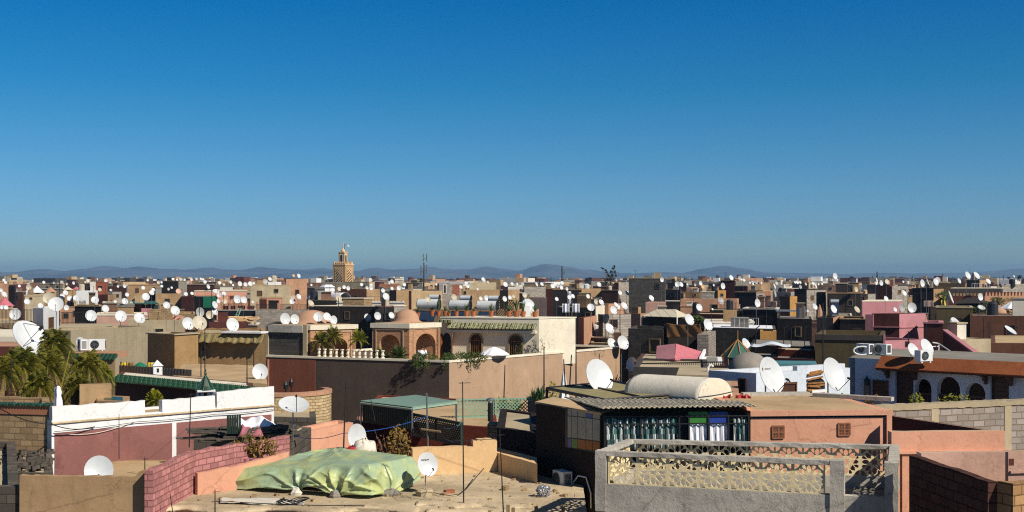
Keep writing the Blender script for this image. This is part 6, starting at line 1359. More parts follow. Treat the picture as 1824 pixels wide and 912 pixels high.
MB().slab([A, B, T1, T0], .08).build('sunlit_slope', 'pink', pt); MB().slab([B + Vector((.03, .0, 0)), C, T2, T1 + Vector((.03, 0, 0))], .08).build('tiled_slope', 'pinktile', pt); MB().prism([(A.x + .1, A.y + .2), (B.x, B.y + .2), (C.x - .1, C.y + .2), (T2.x - .1, T2.y), (T0.x + .1, T0.y)], 3, B.z - .25).build('wall', 'salmon', pt); m = MB().frame_box(C, (T2 - C).normalized(), (1, 0, 0), U3, -.1, 3.4, .02, .14, -.1, .12); m.build('white_verge', 'white', pt)
gr2 = House('flat grey sheet roof next to the pink pantiled roof', 'grey sheet roof', 1250, 1287, None, 645, 60, 'white', a=12, sl=4, par=0, roof='roofgrey'); a, b = V3(XY(1140, 58), ZD(4.25)), V3(XY(1290, 57), ZD(4.1)); railing(a - U3 * .5, b - U3 * .5, .7, 'black railing along the terrace below the pink pantiled roof', 44, r=.02, post=.03); H('dark shaded terrace under the pink pantiled roof', 'shaded terrace', 1130, 1292, None, 652, 58.5, 'brown', par=0)
m = MB(); c = W(1261, 660, 50); m.line([(c.x, c.y, c.z - .3), (c.x, c.y, c.z + .1), (c.x + .05, c.y, c.z + .2), (c.x + .15, c.y, c.z + .22), (c.x + .2, c.y, c.z + .15)], .05, 8); tag(m.build('vent_pipe', 'white'), 'white hooked vent pipe on the cement terrace', 'vent pipe')
H('big dark grey block house with bare courses beside the brown tarpaulin', 'bare dark block house', 1119, 1182, 1190, 587, 88, 'greybrick', b=40, par=.3, jag=.02)
bt = thing('brown_tarpaulin', (*XY(1220, 86), 5), 'heavy brown tarpaulin sheltering a rooftop near the tilted dish', 'tarpaulin'); P = [W(1187, 575, 86), W(1246, 577, 84), W(1253, 601, 83.5), W(1187, 601, 85.5)]
def fn(u, v): p = P[0].lerp(P[1], u).lerp(P[3].lerp(P[2], u), v); p += Vector((0, -1, 0)) * (.12 * math.sin(u * 7 + v * 2) * v + .05 * math.sin(u * 19 - 4 * v)); p.z -= .12 * math.sin(math.pi * u) * (1 - v); return p
sheet(fn, 40, 14, 'cloth', 'tarpbrown', bt); MB().frame_box(W(1190, 590, 88), (1, 0, 0), (0, 1, 0), U3, 0, 2.2, 0, 2.5, -3, .4).build('covered_room', 'darkwall', bt)
bp = House('pale bare block pier under the round dish beside the brown tarpaulin', 'pale block pier', 1242, 1262, 1275, 596, 82, 'blockmauve', b=40, par=0); dish(1260, 579, 20.5, 84, yaw=36, tilt=22, base=bp.z, label='clean round dish on the pale block pier beside the brown tarpaulin')
dish(1227, 570, 20, 93, yaw=34, tilt=24, label='white dish rising half hidden behind the brown tarpaulin'); dish(1328, 614, 22, 72, yaw=46, tilt=28, label='white dish leaning behind the octagonal roof lantern')
H('low dark roofs with white plastic sheets in front of the dark block room', 'plastic-sheeted roof', 1262, 1382, None, 586, 92, 'blockdark', par=0, roof='whitefab'); H('small yellow parapet house among the dark low roofs', 'yellow parapet house', 1354, 1383, None, 590, 90, 'ochre', par=.1, a=6); H('long pinkish-cream house with dark drainpipes', 'long cream house', 1255, 1343, None, 576, 100, 'offwhite', a=4, par=.1)
ps = thing('plastic_sheet', (*XY(1320, 84), 6), 'pale blue plastic sheet stretched over sticks in front of the yellow parapet', 'plastic sheet'); sheet(lambda u, v: W(1338 + 70 * u, 612 + 5 * v + 2 * math.sin(u * 9) - 2 * math.sin(math.pi * u), 74 - 3 * v), 24, 6, 'sheet', 'whiteblue', ps)
for i, px in enumerate((1395, 1408, 1432, 1345)): q = XY(px, 76); MB().tube((q.x, q.y, 6.2), (q.x + .05, q.y, W(0, 585, 76).z), .03, 5).tube((q.x + .05, q.y, W(0, 585, 76).z), (q.x + .3, q.y, W(0, 580, 76).z), .03, 5).build('bent_post', 'black', ps)
H('low dark roof below the sheets and sticks', 'stick-strewn roof', 1335, 1450, None, 618, 74, 'darkwall', par=0, roof='roofgrey')
antenna(1466, 540, 652, 60, 'very tall pale pole rising above the huge plain dish', (), .035); antenna(1469, 555, 596, 80, 'shorter grey pole beside the very tall pole', (), .05)
orn = umbrella((*XY(1460, 108), 8), .38, W(0, 568, 108).z - 8, 1.3, 'closed orange parasol with fringes beside the tall pole', 'salmon', 8); 
# --- centre middle
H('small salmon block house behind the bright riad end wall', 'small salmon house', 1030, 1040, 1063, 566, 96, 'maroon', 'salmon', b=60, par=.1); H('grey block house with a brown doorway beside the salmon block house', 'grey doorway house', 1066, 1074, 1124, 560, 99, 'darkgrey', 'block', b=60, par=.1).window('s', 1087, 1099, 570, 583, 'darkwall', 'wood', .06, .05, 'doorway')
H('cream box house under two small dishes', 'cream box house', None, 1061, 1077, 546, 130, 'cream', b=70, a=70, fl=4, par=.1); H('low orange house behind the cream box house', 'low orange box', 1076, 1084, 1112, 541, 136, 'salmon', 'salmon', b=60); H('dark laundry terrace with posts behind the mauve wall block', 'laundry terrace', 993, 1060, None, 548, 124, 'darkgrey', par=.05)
H('dark low wall house stepping behind the villa end', 'dark stepped house', 1030, 1125, None, 604, 97, 'darkgrey', par=.1, roof='roof'); H('grey plaster terrace behind the sunlit tan wall', 'grey plaster terrace', 1052, 1130, None, 613, 94, 'tan', par=.1)
for px, y0, lab in ((1014, 519, 'white sheet hanging from a line above the laundry terrace'), (1008, 541, 'pale shirts hung on the laundry terrace'), (1026, 541, 'pale round-topped cloth drying on the laundry terrace')):
    t = thing('hanging_laundry', W(px, 556, 122), lab, 'laundry'); w, h = (6, 24) if px == 1014 else (12, 16); z0 = W(px, y0, 122); k = 122 / F
    o = sheet(lambda u, v: Vector((z0.x + (u - .5) * w * k, 122 + .1 * math.sin(u * 12), z0.z - h * k * v)), 12, 6, 'cloth', 'whitefab', t); MB().tube((z0.x, 122.1, 6), (z0.x, 122.1, z0.z + .05), .03, 5).build('pole', 'oldwood', t)
H('grey-brown canopy house under the hipped pale awning', 'awning house', 1142, 1228, None, 567, 112, 'darkgrey', par=0)
cn = thing('hipped_awning', (*XY(1190, 112), 7), 'large pale hipped canvas awning on white posts', 'awning'); A, B, C, D_ = W(1143, 563, 112), W(1206, 565, 108), W(1228, 563, 118), W(1165, 561, 121); T0, T1 = W(1170, 551, 115), W(1204, 551, 113)
m = MB(); m.add([A, B, C, D_, T0, T1], [[0, 1, 5, 4], [1, 2, 5], [2, 3, 4, 5], [3, 0, 4]]); o = m.build('canvas', 'tent_cream', cn); s_ = o.modifiers.new('t', 'SOLIDIFY'); s_.thickness = .04
for p in (A, B, C): MB().tube(p, V3(p, 7), .06, 6).build('post', 'white', cn)
H('salmon wing with a curved parapet behind the hipped awning', 'curved salmon house', 1212, 1240, 1243, 546, 138, 'salmon', a=10, b=40); H('long cream-pink house with a broad pale parapet', 'cream-pink house', 1150, 1196, 1199, 539, 146, 'palepink', a=8, b=40); H('curly-gabled pinkish house with a recessed terrace', 'curly-gabled house', 1212, 1313, 1316, 533, 155, 'salmon', a=10, b=40, par=.7)
H('olive plastered low house with two small dishes', 'olive low house', 1264, 1322, None, 553, 128, 'olive', par=.1); H('low maroon house with pink posts beside the olive low house', 'maroon post house', 1230, 1300, None, 560, 118, 'maroon', par=.1); H('black-fronted house with a glazed porch and a white beam', 'glazed-porch house', 1323, 1384, 1388, 552, 120, 'charcoal', b=50).slab('white_beam', 'white', 'f', 1384, 1440, 552, 555, .3, .02)
H('shadowy house under the long white beam', 'white-beam house', 1384, 1446, None, 568, 110, 'charcoal', par=0, roof='roofgrey'); H('low brick stack house with an orange chimney near the tall pole', 'brick stack house', 1455, 1484, 1496, 566, 100, 'darkgrey', 'salmon', b=50); H('dark louvred house beside the pink stepped house', 'dark louvred house', 1496, 1545, None, 570, 98, 'charcoal', par=.1)
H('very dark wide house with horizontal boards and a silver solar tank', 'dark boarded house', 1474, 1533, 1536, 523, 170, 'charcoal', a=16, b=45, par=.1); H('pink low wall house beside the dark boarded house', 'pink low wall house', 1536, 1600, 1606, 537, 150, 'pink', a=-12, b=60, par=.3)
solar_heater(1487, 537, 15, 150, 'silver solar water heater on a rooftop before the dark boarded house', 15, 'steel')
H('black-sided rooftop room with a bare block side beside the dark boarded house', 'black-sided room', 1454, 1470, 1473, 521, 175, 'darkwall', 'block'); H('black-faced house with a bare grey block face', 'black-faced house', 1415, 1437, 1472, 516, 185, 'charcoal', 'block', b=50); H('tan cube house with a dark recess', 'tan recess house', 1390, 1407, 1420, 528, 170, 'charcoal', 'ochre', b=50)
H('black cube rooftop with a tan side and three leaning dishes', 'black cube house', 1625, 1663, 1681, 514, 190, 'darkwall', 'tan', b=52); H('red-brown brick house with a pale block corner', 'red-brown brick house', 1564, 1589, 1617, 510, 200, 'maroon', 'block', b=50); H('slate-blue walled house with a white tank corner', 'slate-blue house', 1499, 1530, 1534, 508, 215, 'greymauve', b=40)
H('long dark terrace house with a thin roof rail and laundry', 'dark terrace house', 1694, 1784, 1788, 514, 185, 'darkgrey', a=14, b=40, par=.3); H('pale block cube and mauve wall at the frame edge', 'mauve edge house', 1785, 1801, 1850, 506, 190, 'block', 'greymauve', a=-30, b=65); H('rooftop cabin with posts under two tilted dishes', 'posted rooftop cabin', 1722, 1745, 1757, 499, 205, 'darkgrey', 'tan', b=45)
bt_ = House('salmon wall topped with stepped battlements beyond the garden', 'battlemented wall', None, 1754, 1860, 527, 150, 'salmon', a=75, b=75, fl=.6, par=0, name='battlement_wall', cat='wall'); o_, dB, nB_ = bt_.fr('s'); m = MB(); n = 18
for i in range(n): t = bt_.sl * (i + .5) / n; m.frame_box(o_, dB, nB_, U3, t - .13, t + .13, -.4, .0, bt_.z, bt_.z + .3).frame_box(o_, dB, nB_, U3, t - .06, t + .06, -.4, .0, bt_.z + .301, bt_.z + .45)
m.build('merlon_frame', 'salmon', bt_.root)
bt2 = House('shaded red battlement wall behind the grey tent roof', 'shaded battlement wall', 1690, 1752, None, 527, 152, 'maroon', a=12, sl=.6, par=0, name='battlement_wall', cat='wall'); o_, dB, nB_ = bt2.fr('f'); m = MB()
for i in range(10): t = bt2.fl * (i + .5) / 10; m.frame_box(o_, dB, nB_, U3, t - .13, t + .13, -.4, .0, bt2.z, bt2.z + .3)
m.build('merlon_frame', 'tan', bt2.root)
tt = thing('tent_roof', (*XY(1730, 138), 7), 'grey tent-shaped garden roof before the battlements', 'roof'); A, B, C, D_ = W(1698, 541, 134), W(1752, 540, 130), W(1762, 538, 140), W(1706, 538, 143); T0, T1 = W(1722, 530, 138), W(1738, 530, 137); m = MB().add([A, B, C, D_, T0, T1], [[0, 1, 5, 4], [1, 2, 5], [2, 3, 4, 5], [3, 0, 4], [3, 2, 1, 0]]); m.build('roof_cover', 'charcoal', tt); MB().prism([(A.x + .3, A.y), (B.x - .3, B.y), (C.x - .3, C.y), (D_.x + .3, D_.y)], 0, A.z - .06).build('wall', 'darkwall', tt)
umbrella((*XY(1805, 116), 7), 1.35, W(0, 549, 116).z - 7, .65, 'big white garden parasol above the long dark brown house', 'whitefab', 8)
dd = thing('roof_dome', (*XY(1779, 112), 7), 'low pinkish dome in the garden beside the white garden parasol', 'dome'); MB().lathe((*XY(1779, 112), 7), [(.68, 0), (.68, W(0, 558, 112).z - 7)] + [(.68 * math.cos(math.pi / 2 * i / 6), W(0, 558, 112).z - 7 + .48 * math.sin(math.pi / 2 * i / 6)) for i in range(1, 7)], 20).build('shell', 'claydome', dd, smooth=True)
for px, py, s, lab in ((1762, 545, .9, 'dark garden shrub between the tent roof and the pinkish dome'), (1775, 536, .8, 'tall garden shrub before the salmon battlements'), (1806, 541, 1.3, 'broad garden shrub behind the white garden parasol'), (1745, 553, .8, 'low shrub at the foot of the tent roof'), (1806, 557, 1.0, 'yellow-green shrub under the white garden parasol'), (1681, 527, .9, 'spiky garden palm bush beside the yellow cloth'), (1242, 568, .6, 'green bush behind the half-hidden dish by the brown tarpaulin')):
    D = 122 if px > 1500 else 100; q = W(px, py, D); t = thing('garden_shrub', (q.x, q.y, 7.2), lab, 'shrub'); m = MB(); leafball(m, (0, 0, q.z - 7.2), (s, s * .7, s * .55), 260, .11); m.build('foliage', 'leaf', t, wl=True); MB().tube((0, 0, 0), (0, 0, q.z - 7.2), .05, 5).build('stem', 'oldwood', t, wl=True)
# --- centre far
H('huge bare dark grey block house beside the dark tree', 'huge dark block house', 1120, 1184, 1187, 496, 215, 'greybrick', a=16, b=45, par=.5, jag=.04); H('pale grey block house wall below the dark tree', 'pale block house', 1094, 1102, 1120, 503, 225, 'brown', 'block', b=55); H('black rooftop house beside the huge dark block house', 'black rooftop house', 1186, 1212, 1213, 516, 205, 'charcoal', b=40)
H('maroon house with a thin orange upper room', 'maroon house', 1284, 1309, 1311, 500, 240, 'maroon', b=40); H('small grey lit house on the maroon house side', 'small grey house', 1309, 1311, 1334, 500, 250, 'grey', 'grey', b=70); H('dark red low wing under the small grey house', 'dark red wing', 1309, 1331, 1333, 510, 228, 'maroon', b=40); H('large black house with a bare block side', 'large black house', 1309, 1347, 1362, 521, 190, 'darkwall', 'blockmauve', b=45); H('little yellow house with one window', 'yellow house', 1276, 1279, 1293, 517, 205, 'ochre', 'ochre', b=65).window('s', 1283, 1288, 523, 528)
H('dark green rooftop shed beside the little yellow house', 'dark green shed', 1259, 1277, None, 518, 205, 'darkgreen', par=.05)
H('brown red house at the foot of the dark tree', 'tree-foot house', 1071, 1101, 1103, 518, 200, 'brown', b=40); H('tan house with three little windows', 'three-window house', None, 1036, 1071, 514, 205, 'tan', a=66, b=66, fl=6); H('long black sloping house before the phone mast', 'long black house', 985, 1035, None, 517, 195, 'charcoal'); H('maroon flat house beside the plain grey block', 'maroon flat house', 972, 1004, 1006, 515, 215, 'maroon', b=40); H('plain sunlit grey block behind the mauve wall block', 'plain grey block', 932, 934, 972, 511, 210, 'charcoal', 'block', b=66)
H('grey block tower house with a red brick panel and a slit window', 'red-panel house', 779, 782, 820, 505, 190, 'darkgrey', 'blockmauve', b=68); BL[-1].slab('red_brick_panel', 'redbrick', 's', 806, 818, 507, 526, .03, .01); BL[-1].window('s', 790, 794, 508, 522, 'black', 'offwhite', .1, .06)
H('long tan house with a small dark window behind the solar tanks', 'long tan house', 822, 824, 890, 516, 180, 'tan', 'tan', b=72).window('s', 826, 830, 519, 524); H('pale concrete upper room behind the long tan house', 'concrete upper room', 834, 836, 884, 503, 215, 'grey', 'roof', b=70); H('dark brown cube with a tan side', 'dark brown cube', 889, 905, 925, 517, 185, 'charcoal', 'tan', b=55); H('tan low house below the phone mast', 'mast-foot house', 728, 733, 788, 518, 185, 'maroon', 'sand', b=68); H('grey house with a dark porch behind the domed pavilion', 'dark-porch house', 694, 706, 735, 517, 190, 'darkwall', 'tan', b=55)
H('dark brown house with a tan side left of the tanks', 'dark brown tan-sided house', 607, 653, 677, 515, 190, 'brown', 'tan', b=50); H('long low ledge house with a sunlit tan top', 'long ledge house', 600, 720, None, 540, 150, 'offwhite', a=8, par=.1, roof='sand'); H('long dark-walled house above the villa dishes', 'long dark-walled house', 553, 668, 722, 546, 138, 'darkwall', 'block', a=14, b=55); H('red-roofed low house behind the clay dome', 'red-roofed house', 668, 702, None, 547, 130, 'darkgrey', par=0, roof='terracotta')
wa = thing('barrel_awning', (*XY(572, 165), 8), 'white barrel-shaped canvas awning with scalloped edge under the white kiosk', 'awning'); E, G = W(547, 534, 168), W(604, 534, 160); ax = V3(G - E, 0).normalized(); sd = Vector((-ax.y, ax.x, 0))
sheet(lambda u, v: E.lerp(G, u) + sd * (1.0 - 2.0 * v + .9) + U3 * (.92 * math.sin(math.pi * min(1, v * 1.0)) ** .7), 16, 14, 'canvas', 'whitefab', wa); m = MB(); vs = [E + sd * (1.9 - 2.0 * i / 14) + U3 * (.92 * math.sin(math.pi * i / 14) ** .7) for i in range(15)]; m.add(vs, [list(range(15))]); m.build('end_panel', 'navy', wa)
H('dark open-fronted terrace under the white barrel awning', 'awning terrace', 546, 604, None, 535, 158, 'charcoal', par=0)
ki = thing('kiosk', (*XY(583, 200), 8), 'white square kiosk with a scalloped pointed roof below the minaret', 'kiosk'); q = XY(583, 195); z = W(0, 511, 195).z; MB().box((*q, 3), 1.5, 1.5, z - 3, 32).build('wall', 'white', ki); m = MB(); e = .95; c_, s_ = math.cos(rad(32)), math.sin(rad(32)); m.add([(q.x + x * c_ - y * s_, q.y + x * s_ + y * c_, z + zz) for x, y, zz in ((-e, -e, -.05), (e, -e, -.05), (e, e, -.05), (-e, e, -.05), (-.5, -.5, .35), (.5, -.5, .35), (.5, .5, .35), (-.5, .5, .35))], [[3, 2, 1, 0], [0, 1, 5, 4], [1, 2, 6, 5], [2, 3, 7, 6], [3, 0, 4, 7], [4, 5, 6, 7]]); m.build('roof', 'whitefab', ki)
H('tall orange house with one small dark window', 'tall orange house', 508, 509.5, 547, 497, 225, 'maroon', 'salmon', b=72).window('s', 527, 532, 517, 524, 'darkwall', 'wood', .12, .1); H('pinkish rooftop room beside the tall orange house', 'pinkish rooftop room', 494, 505, None, 498, 232, 'salmon'); H('bare grey-tan block house before the tall orange house', 'grey-tan block house', None, 446, 518, 509, 212, 'roof', a=78, b=78, fl=8); H('white-roofed rooftop room with a rounded dish', 'white-roofed room', 477, 501, None, 502.5, 218, 'white', a=-5, par=0, roof='white')
H('terracotta house with two dark doorways', 'doorway terracotta house', 462, 502, 504, 531, 160, 'orange', a=6, b=40).window('f', 478, 497, 535, 552, 'darkwall', 'orange', .2, .1, 'doorway'); BL[-1].slab('bay_shade_slab', 'maroon', 'f', 462, 475, 533, 552, .02, .02)  # maroon slab: the bay's shade put in as a darker colour
bs = House('bare block house base under the terracotta posts', 'bare block base', 455, 552, None, 553, 140, 'block', a=4, par=.1); pf = thing('post_fence', (*XY(500, 140), bs.zroof), 'black railing between terracotta posts on the bare block base', 'fence'); o_, dB, nB_ = bs.fr('f'); m = MB()
for px in (496, 525, 532, 551): t = bs.t('f', px); MB().frame_box(o_, dB, nB_, U3, t - .13, t + .13, -.3, -.04, bs.zroof, bs.z + .85).build('post', 'salmon', pf)
for i in range(60): t = bs.fl * i / 59; m.tube(o_ + dB * t - nB_ * .15 + U3 * bs.z, o_ + dB * t - nB_ * .15 + U3 * (bs.z + .65), .02, 4)
m.tube(o_ - nB_ * .15 + U3 * (bs.z + .65), o_ + dB * bs.fl - nB_ * .15 + U3 * (bs.z + .65), .03, 4); m.build('railing', 'darkmetal', pf)
tp_ = House('dark-based terrace with terracotta posts and a green ladder', 'post terrace', 392, 457, None, 553, 142, 'black', a=3, par=.1); pf = thing('post_fence', (*XY(425, 142), tp_.z), 'row of terracotta posts with red infill along the dark terrace', 'fence'); o_, dB, nB_ = tp_.fr('f')
for px in (394, 408, 421, 438, 457): t = tp_.t('f', px); MB().frame_box(o_, dB, nB_, U3, t - .12, t + .12, -.3, -.04, tp_.zroof, tp_.z + 1.0).build('post', 'salmon', pf)
MB().frame_box(o_, dB, nB_, U3, .3, tp_.fl - .3, -.25, -.15, tp_.z, tp_.z + .55).build('infill_panel', 'maroon', pf)
ld = thing('ladder', W(421, 563, 138), 'pale green ladder leaning on the dark post terrace', 'ladder'); m = MB(); A, B = W(418, 563, 138) , W(425, 549, 139.5)
for dx in (0, .3): m.tube(A + Vector((dx, 0, -.3)), B + Vector((dx, 0, 0)), .04, 5)
for i in range(6): p = A.lerp(B, i / 5); m.tube(p, p + Vector((.3, 0, 0)), .03, 4)
m.build('frame', 'greenlattice', ld)
wp2 = thing('lumber_pile', W(430, 572, 112), 'heap of pale sawn lumber on the roof above the magenta wall', 'lumber pile'); mg = House('magenta-pink low wall house below the lumber pile', 'magenta low house', 372, 438, 442, 574, 106, 'maroon', a=-4, b=50, par=.05, roof='roof'); m = MB()
for i in range(46): q = XY(R.uniform(408, 452), R.uniform(107, 111)); m.box((q.x, q.y, mg.zroof + R.random() * .35), R.uniform(.6, 1.5), .12, .1, R.uniform(-30, 40))
m.build('boards', 'creamwall', wp2)
H('long orange parapet house behind the green screen', 'orange parapet house', 346, 437, 440, 519, 200, 'orange', a=-6, b=50); gsn = House('dark rooftop room hung with a bright green screen', 'green-screen room', 346, 386, None, 528, 175, 'black', a=4, par=.05); gsn.slab('green_screen', 'greenfab', 'f', 362, 385, 528.5, 548, .08, .01)
tc2 = H('tan cube house with a black shaded side', 'tan cube house', 264, 277, 323, 523, 178, 'darkwall', 'tan', a=40, b=68); H('maroon recessed house beside the tan cube house', 'maroon recess house', 323, 345, None, 529, 172, 'maroon', par=.2)
ga = thing('green_awning', (*XY(255, 150), 8), 'flat dark green awning over a yellow wall', 'awning'); MB().slab([W(216, 541, 148), W(283, 541, 145), W(276, 536, 156), W(222, 536, 158)], .08).build('sheet', 'greenawn', ga); gah = H('yellow-cream house under the flat green awning', 'green-awning house', 218, 252, 284, 543, 150, 'ochre', 'darkgreen', a=4, b=80, par=0)
for px, D in ((217, 148), (282, 145.5)): MB().tube(W(px, 541, D), V3(XY(px, D), 7), .05, 6).build('post', 'galv', ga)
sp_ = thing('striped_tent', (*XY(294, 118), 8), 'brown and cream striped pyramid tent roof', 'tent'); A, B, C, D_ = W(261, 570, 112), W(327, 570, 110), W(330, 564, 121), W(265, 564, 123); T = W(293, 553, 116); m = MB().add([A, B, C, D_, T], [[0, 1, 4], [1, 2, 4], [2, 3, 4], [3, 0, 4]]); o = m.build('canvas', 'striped_tent', sp_); s_ = o.modifiers.new('t', 'SOLIDIFY'); s_.thickness = .04; MB().prism([(p.x, p.y) for p in (A, B, C, D_)], 3, A.z - .06).build('wall', 'salmon', sp_)
H('long grey cement wall house below the striped tent', 'grey cement wall', 228, 327, None, 570, 108, 'roof', a=-5, par=.1); H('pink house with an ochre chimney beside the striped tent', 'pink chimney house', 252, 272, None, 552, 128, 'pink', a=-6); H('long tan house on the skyline behind the tan cube', 'tan skyline house', 228, 285, None, 508, 245, 'tan', a=-8); H('navy-dark skyline house with a lit grey side', 'dark skyline house', 285, 318, 333, 501, 260, 'charcoal', 'grey', b=50); H('long brown skyline house with small dishes', 'brown skyline house', 333, 382, None, 507, 240, 'brown')
H('orange brick skyline house beside the grey tower room', 'orange brick house', 165, 190, 192, 503.5, 250, 'redbrick', a=-6, b=40); H('grey concrete skyline room beside the orange brick house', 'grey skyline room', 143, 160, 165, 505, 255, 'darkgrey', 'roof', b=45); H('tan house with a dark red doorway', 'red-door house', 175, 192, 207, 525, 180, 'maroon', 'tan', b=55); H('pale grey house with one dark window near the frame edge', 'one-window grey house', None, 44, 78, 527, 175, 'roof', a=72, b=72, fl=6).window('s', 53, 57, 530, 533); H('tall black house at the frame edge', 'tall black house', 15, 26, 28, 510.5, 215, 'darkwall', b=40); H('salmon house cut by the frame edge', 'edge salmon house', -20, 14, 16, 503, 235, 'salmon', a=-8, b=30); H('dark cluttered roof terrace behind the white hut dishes', 'cluttered dark terrace', 133, 180, None, 546, 138, 'darkwall', par=.1); H('salmon-tan low house with a long ledge', 'tan ledge house', 172, 262, None, 562, 118, 'palepink', a=-4, par=.1); H('tan house with a brown stair room above the roughcast house', 'stair-room house', 183, 236, None, 541, 142, 'salmon', par=.1)
def cone_tent(px, py, w, h, D, mat, label, name='cone_tent'):
    q = XY(px, D); r = w * D / F / 2; z = W(0, py, D).z; t = thing(name, (*q, 6), label, 'tent roof'); m = MB(); m.lathe((*q, z), [(r, 0), (r * .55, h * D / F * .42), (0, h * D / F)], 12); m.lathe((*q, z), [(r, -.01), (0, -.02)], 12); m.build('canvas', mat, t); MB().box((*q, 3), r * 1.5, r * 1.5, z - 3.02, 30).build('wall', 'tan', t)
cone_tent(8, 545, 34, 16, 150, 'pinktile_b', 'pinkish red tent roof cut by the frame edge'); cone_tent(66, 521, 26, 12, 200, 'whitefab', 'pointed white tent roof above the white hut'); cone_tent(90, 520, 22, 9, 205, 'salmon', 'pointed orange tent roof beside the white tent roof'); cone_tent(121, 516, 18, 6, 215, 'creamfab', 'small cream tent roof before the red skyline roof'); cone_tent(136, 516, 18, 6, 222, 'pinktile_b', 'small red tent roof beside the cream one')
H('long white-roofed low house before the orange brick house', 'white-roofed low house', 136, 174, None, 518, 210, 'white', a=-4, par=0, roof='white')

# --- minaret
mi = thing('minaret', (*XY(615, 420), 0), 'tall tan brick minaret with lattice panels, battlements and a lantern top', 'minaret'); hM = House('', 'minaret', 593, 615, 629.5, 472.5, 420, 'villa_tan', a=24, b=55, par=0, solid=False); bpy.data.objects.remove(hM.root); THINGS.pop(); BL.pop()
P = hM.poly; zm = hM.z
MB().prism(P, 0, zm).build('shaft', 'minaret', mi); rimp = inset(P, -.12); MB().prism(rimp, zm + .01, zm + .35).build('cornice', 'creamwall', mi); m = MB(); PP = inset(P, .05)
for i in range(4):
    a, b = PP[i], PP[(i + 1) % 4]; n = 6
    for j in range(n): c = a.lerp(b, (j + .5) / n); d = (b - a).normalized(); L = (b - a).length / n; m.frame_box((c.x, c.y, 0), (d.x, d.y, 0), (d.y, -d.x, 0), U3, -L * .3, L * .3, -.45, 0, zm + .352, zm + 1.0); m.frame_box((c.x, c.y, 0), (d.x, d.y, 0), (d.y, -d.x, 0), U3, -L * .14, L * .14, -.45, 0, zm + 1.001, zm + 1.25)
m.build('battlement', 'creamwall', mi)
for face, L in (('f', hM.fl), ('s', hM.sl)):
    o, d, n = hM.fr(face); z0, z1 = ZD((512 - CY) / F * 420), ZD((477 - CY) / F * 420); x0, x1 = L * .2, L * .8
    MB().frame_box(o, d, n, U3, x0, x1, -.05, .02, z0, z1).build('shade_panel', 'darkwall' if face == 'f' else 'brown', mi); A = o + d * x0 + n * .05; B = o + d * x1 + n * .05  # dark panel behind the lattice; left one darker, its shading put into the colour
    if (B - A).cross(U3).dot(n) < 0: A, B = B, A
    lattice(A, B, z0, z1, 'sebka_lattice', 'creamwall', mi, .95, .3, .12)
    for k in range(3): t = L * (.28 + .22 * k); MB().panel(o + n * .03, d, n, arch_loop(t - .3, t + .3, z0 - 3.2, z0 - 1.5, z0 - .7, 8)[::-1], [], .05).build('blind_arch', 'brown', mi)
ctr = (P[0] + P[2]) / 2; lw = (P[1] - P[0]).length * .44; lf_ = (P[3] - P[0]).length * .44; u1, u2 = (P[1] - P[0]).normalized(), (P[3] - P[0]).normalized(); LP = [ctr + u1 * s * lw / 2 + u2 * t * lf_ / 2 for s, t in ((-1, -1), (1, -1), (1, 1), (-1, 1))]; zl0, zl1 = zm + .36, ZD((450 - CY) / F * 420)
MB().prism(LP, zl0, zl1).build('lantern', 'minaret', mi); MB().prism(inset(LP, -.1), zl1 + .002, zl1 + .35).build('lantern_cornice', 'creamwall', mi)
for i, a in ((0, 3), (0, 1)):
    A, B = LP[0], LP[a]; d = (B - A).normalized(); L = (B - A).length; n = Vector((d.y, -d.x)); n = n if n.y < 0 or (n.x > 0 and a == 1) else -n; MB().panel((A.x + n.x * .03, A.y + n.y * .03, 0), (d.x, d.y, 0), (n.x, n.y, 0), arch_loop(L * .3, L * .7, zl0 + .6, zl1 - 1.3, zl1 - .6, 8)[::-1], [], .06).build('lantern_window', 'black', mi); MB().panel((A.x + n.x * .015, A.y + n.y * .015, 0), (d.x, d.y, 0), (n.x, n.y, 0), [(L * .22, zl0 + .4), (L * .78, zl0 + .4), (L * .78, zl1 - .4), (L * .22, zl1 - .4)], [], .06).build('window_surround', 'cream', mi)
MB().lathe((*ctr, zl1 + .351), [(.6, 0), (.65, .3), (.5, .7), (.25, 1.0), (.12, 1.25), (.1, 1.9), (.3, 2.05), (.1, 2.25), (.22, 2.5), (.06, 2.7), (.05, 3.3), (0, 3.35)], 14).build('cap', 'creamwall', mi)
m = MB(); fp = ctr + u1 * lw * .4; m.tube((*fp, zl1), (*fp, zl1 + 3.0), .08, 5).tube((*fp, zl1 + 2.95), (fp.x + .9, fp.y, zl1 + 2.8), .06, 4); m.build('flagpole', 'darkmetal', mi); sheet(lambda u, v: Vector((fp.x + .9 + .7 * u, fp.y, zl1 + 2.85 - .55 * v - .5 * u)), 6, 4, 'flag', 'whitefab', mi)

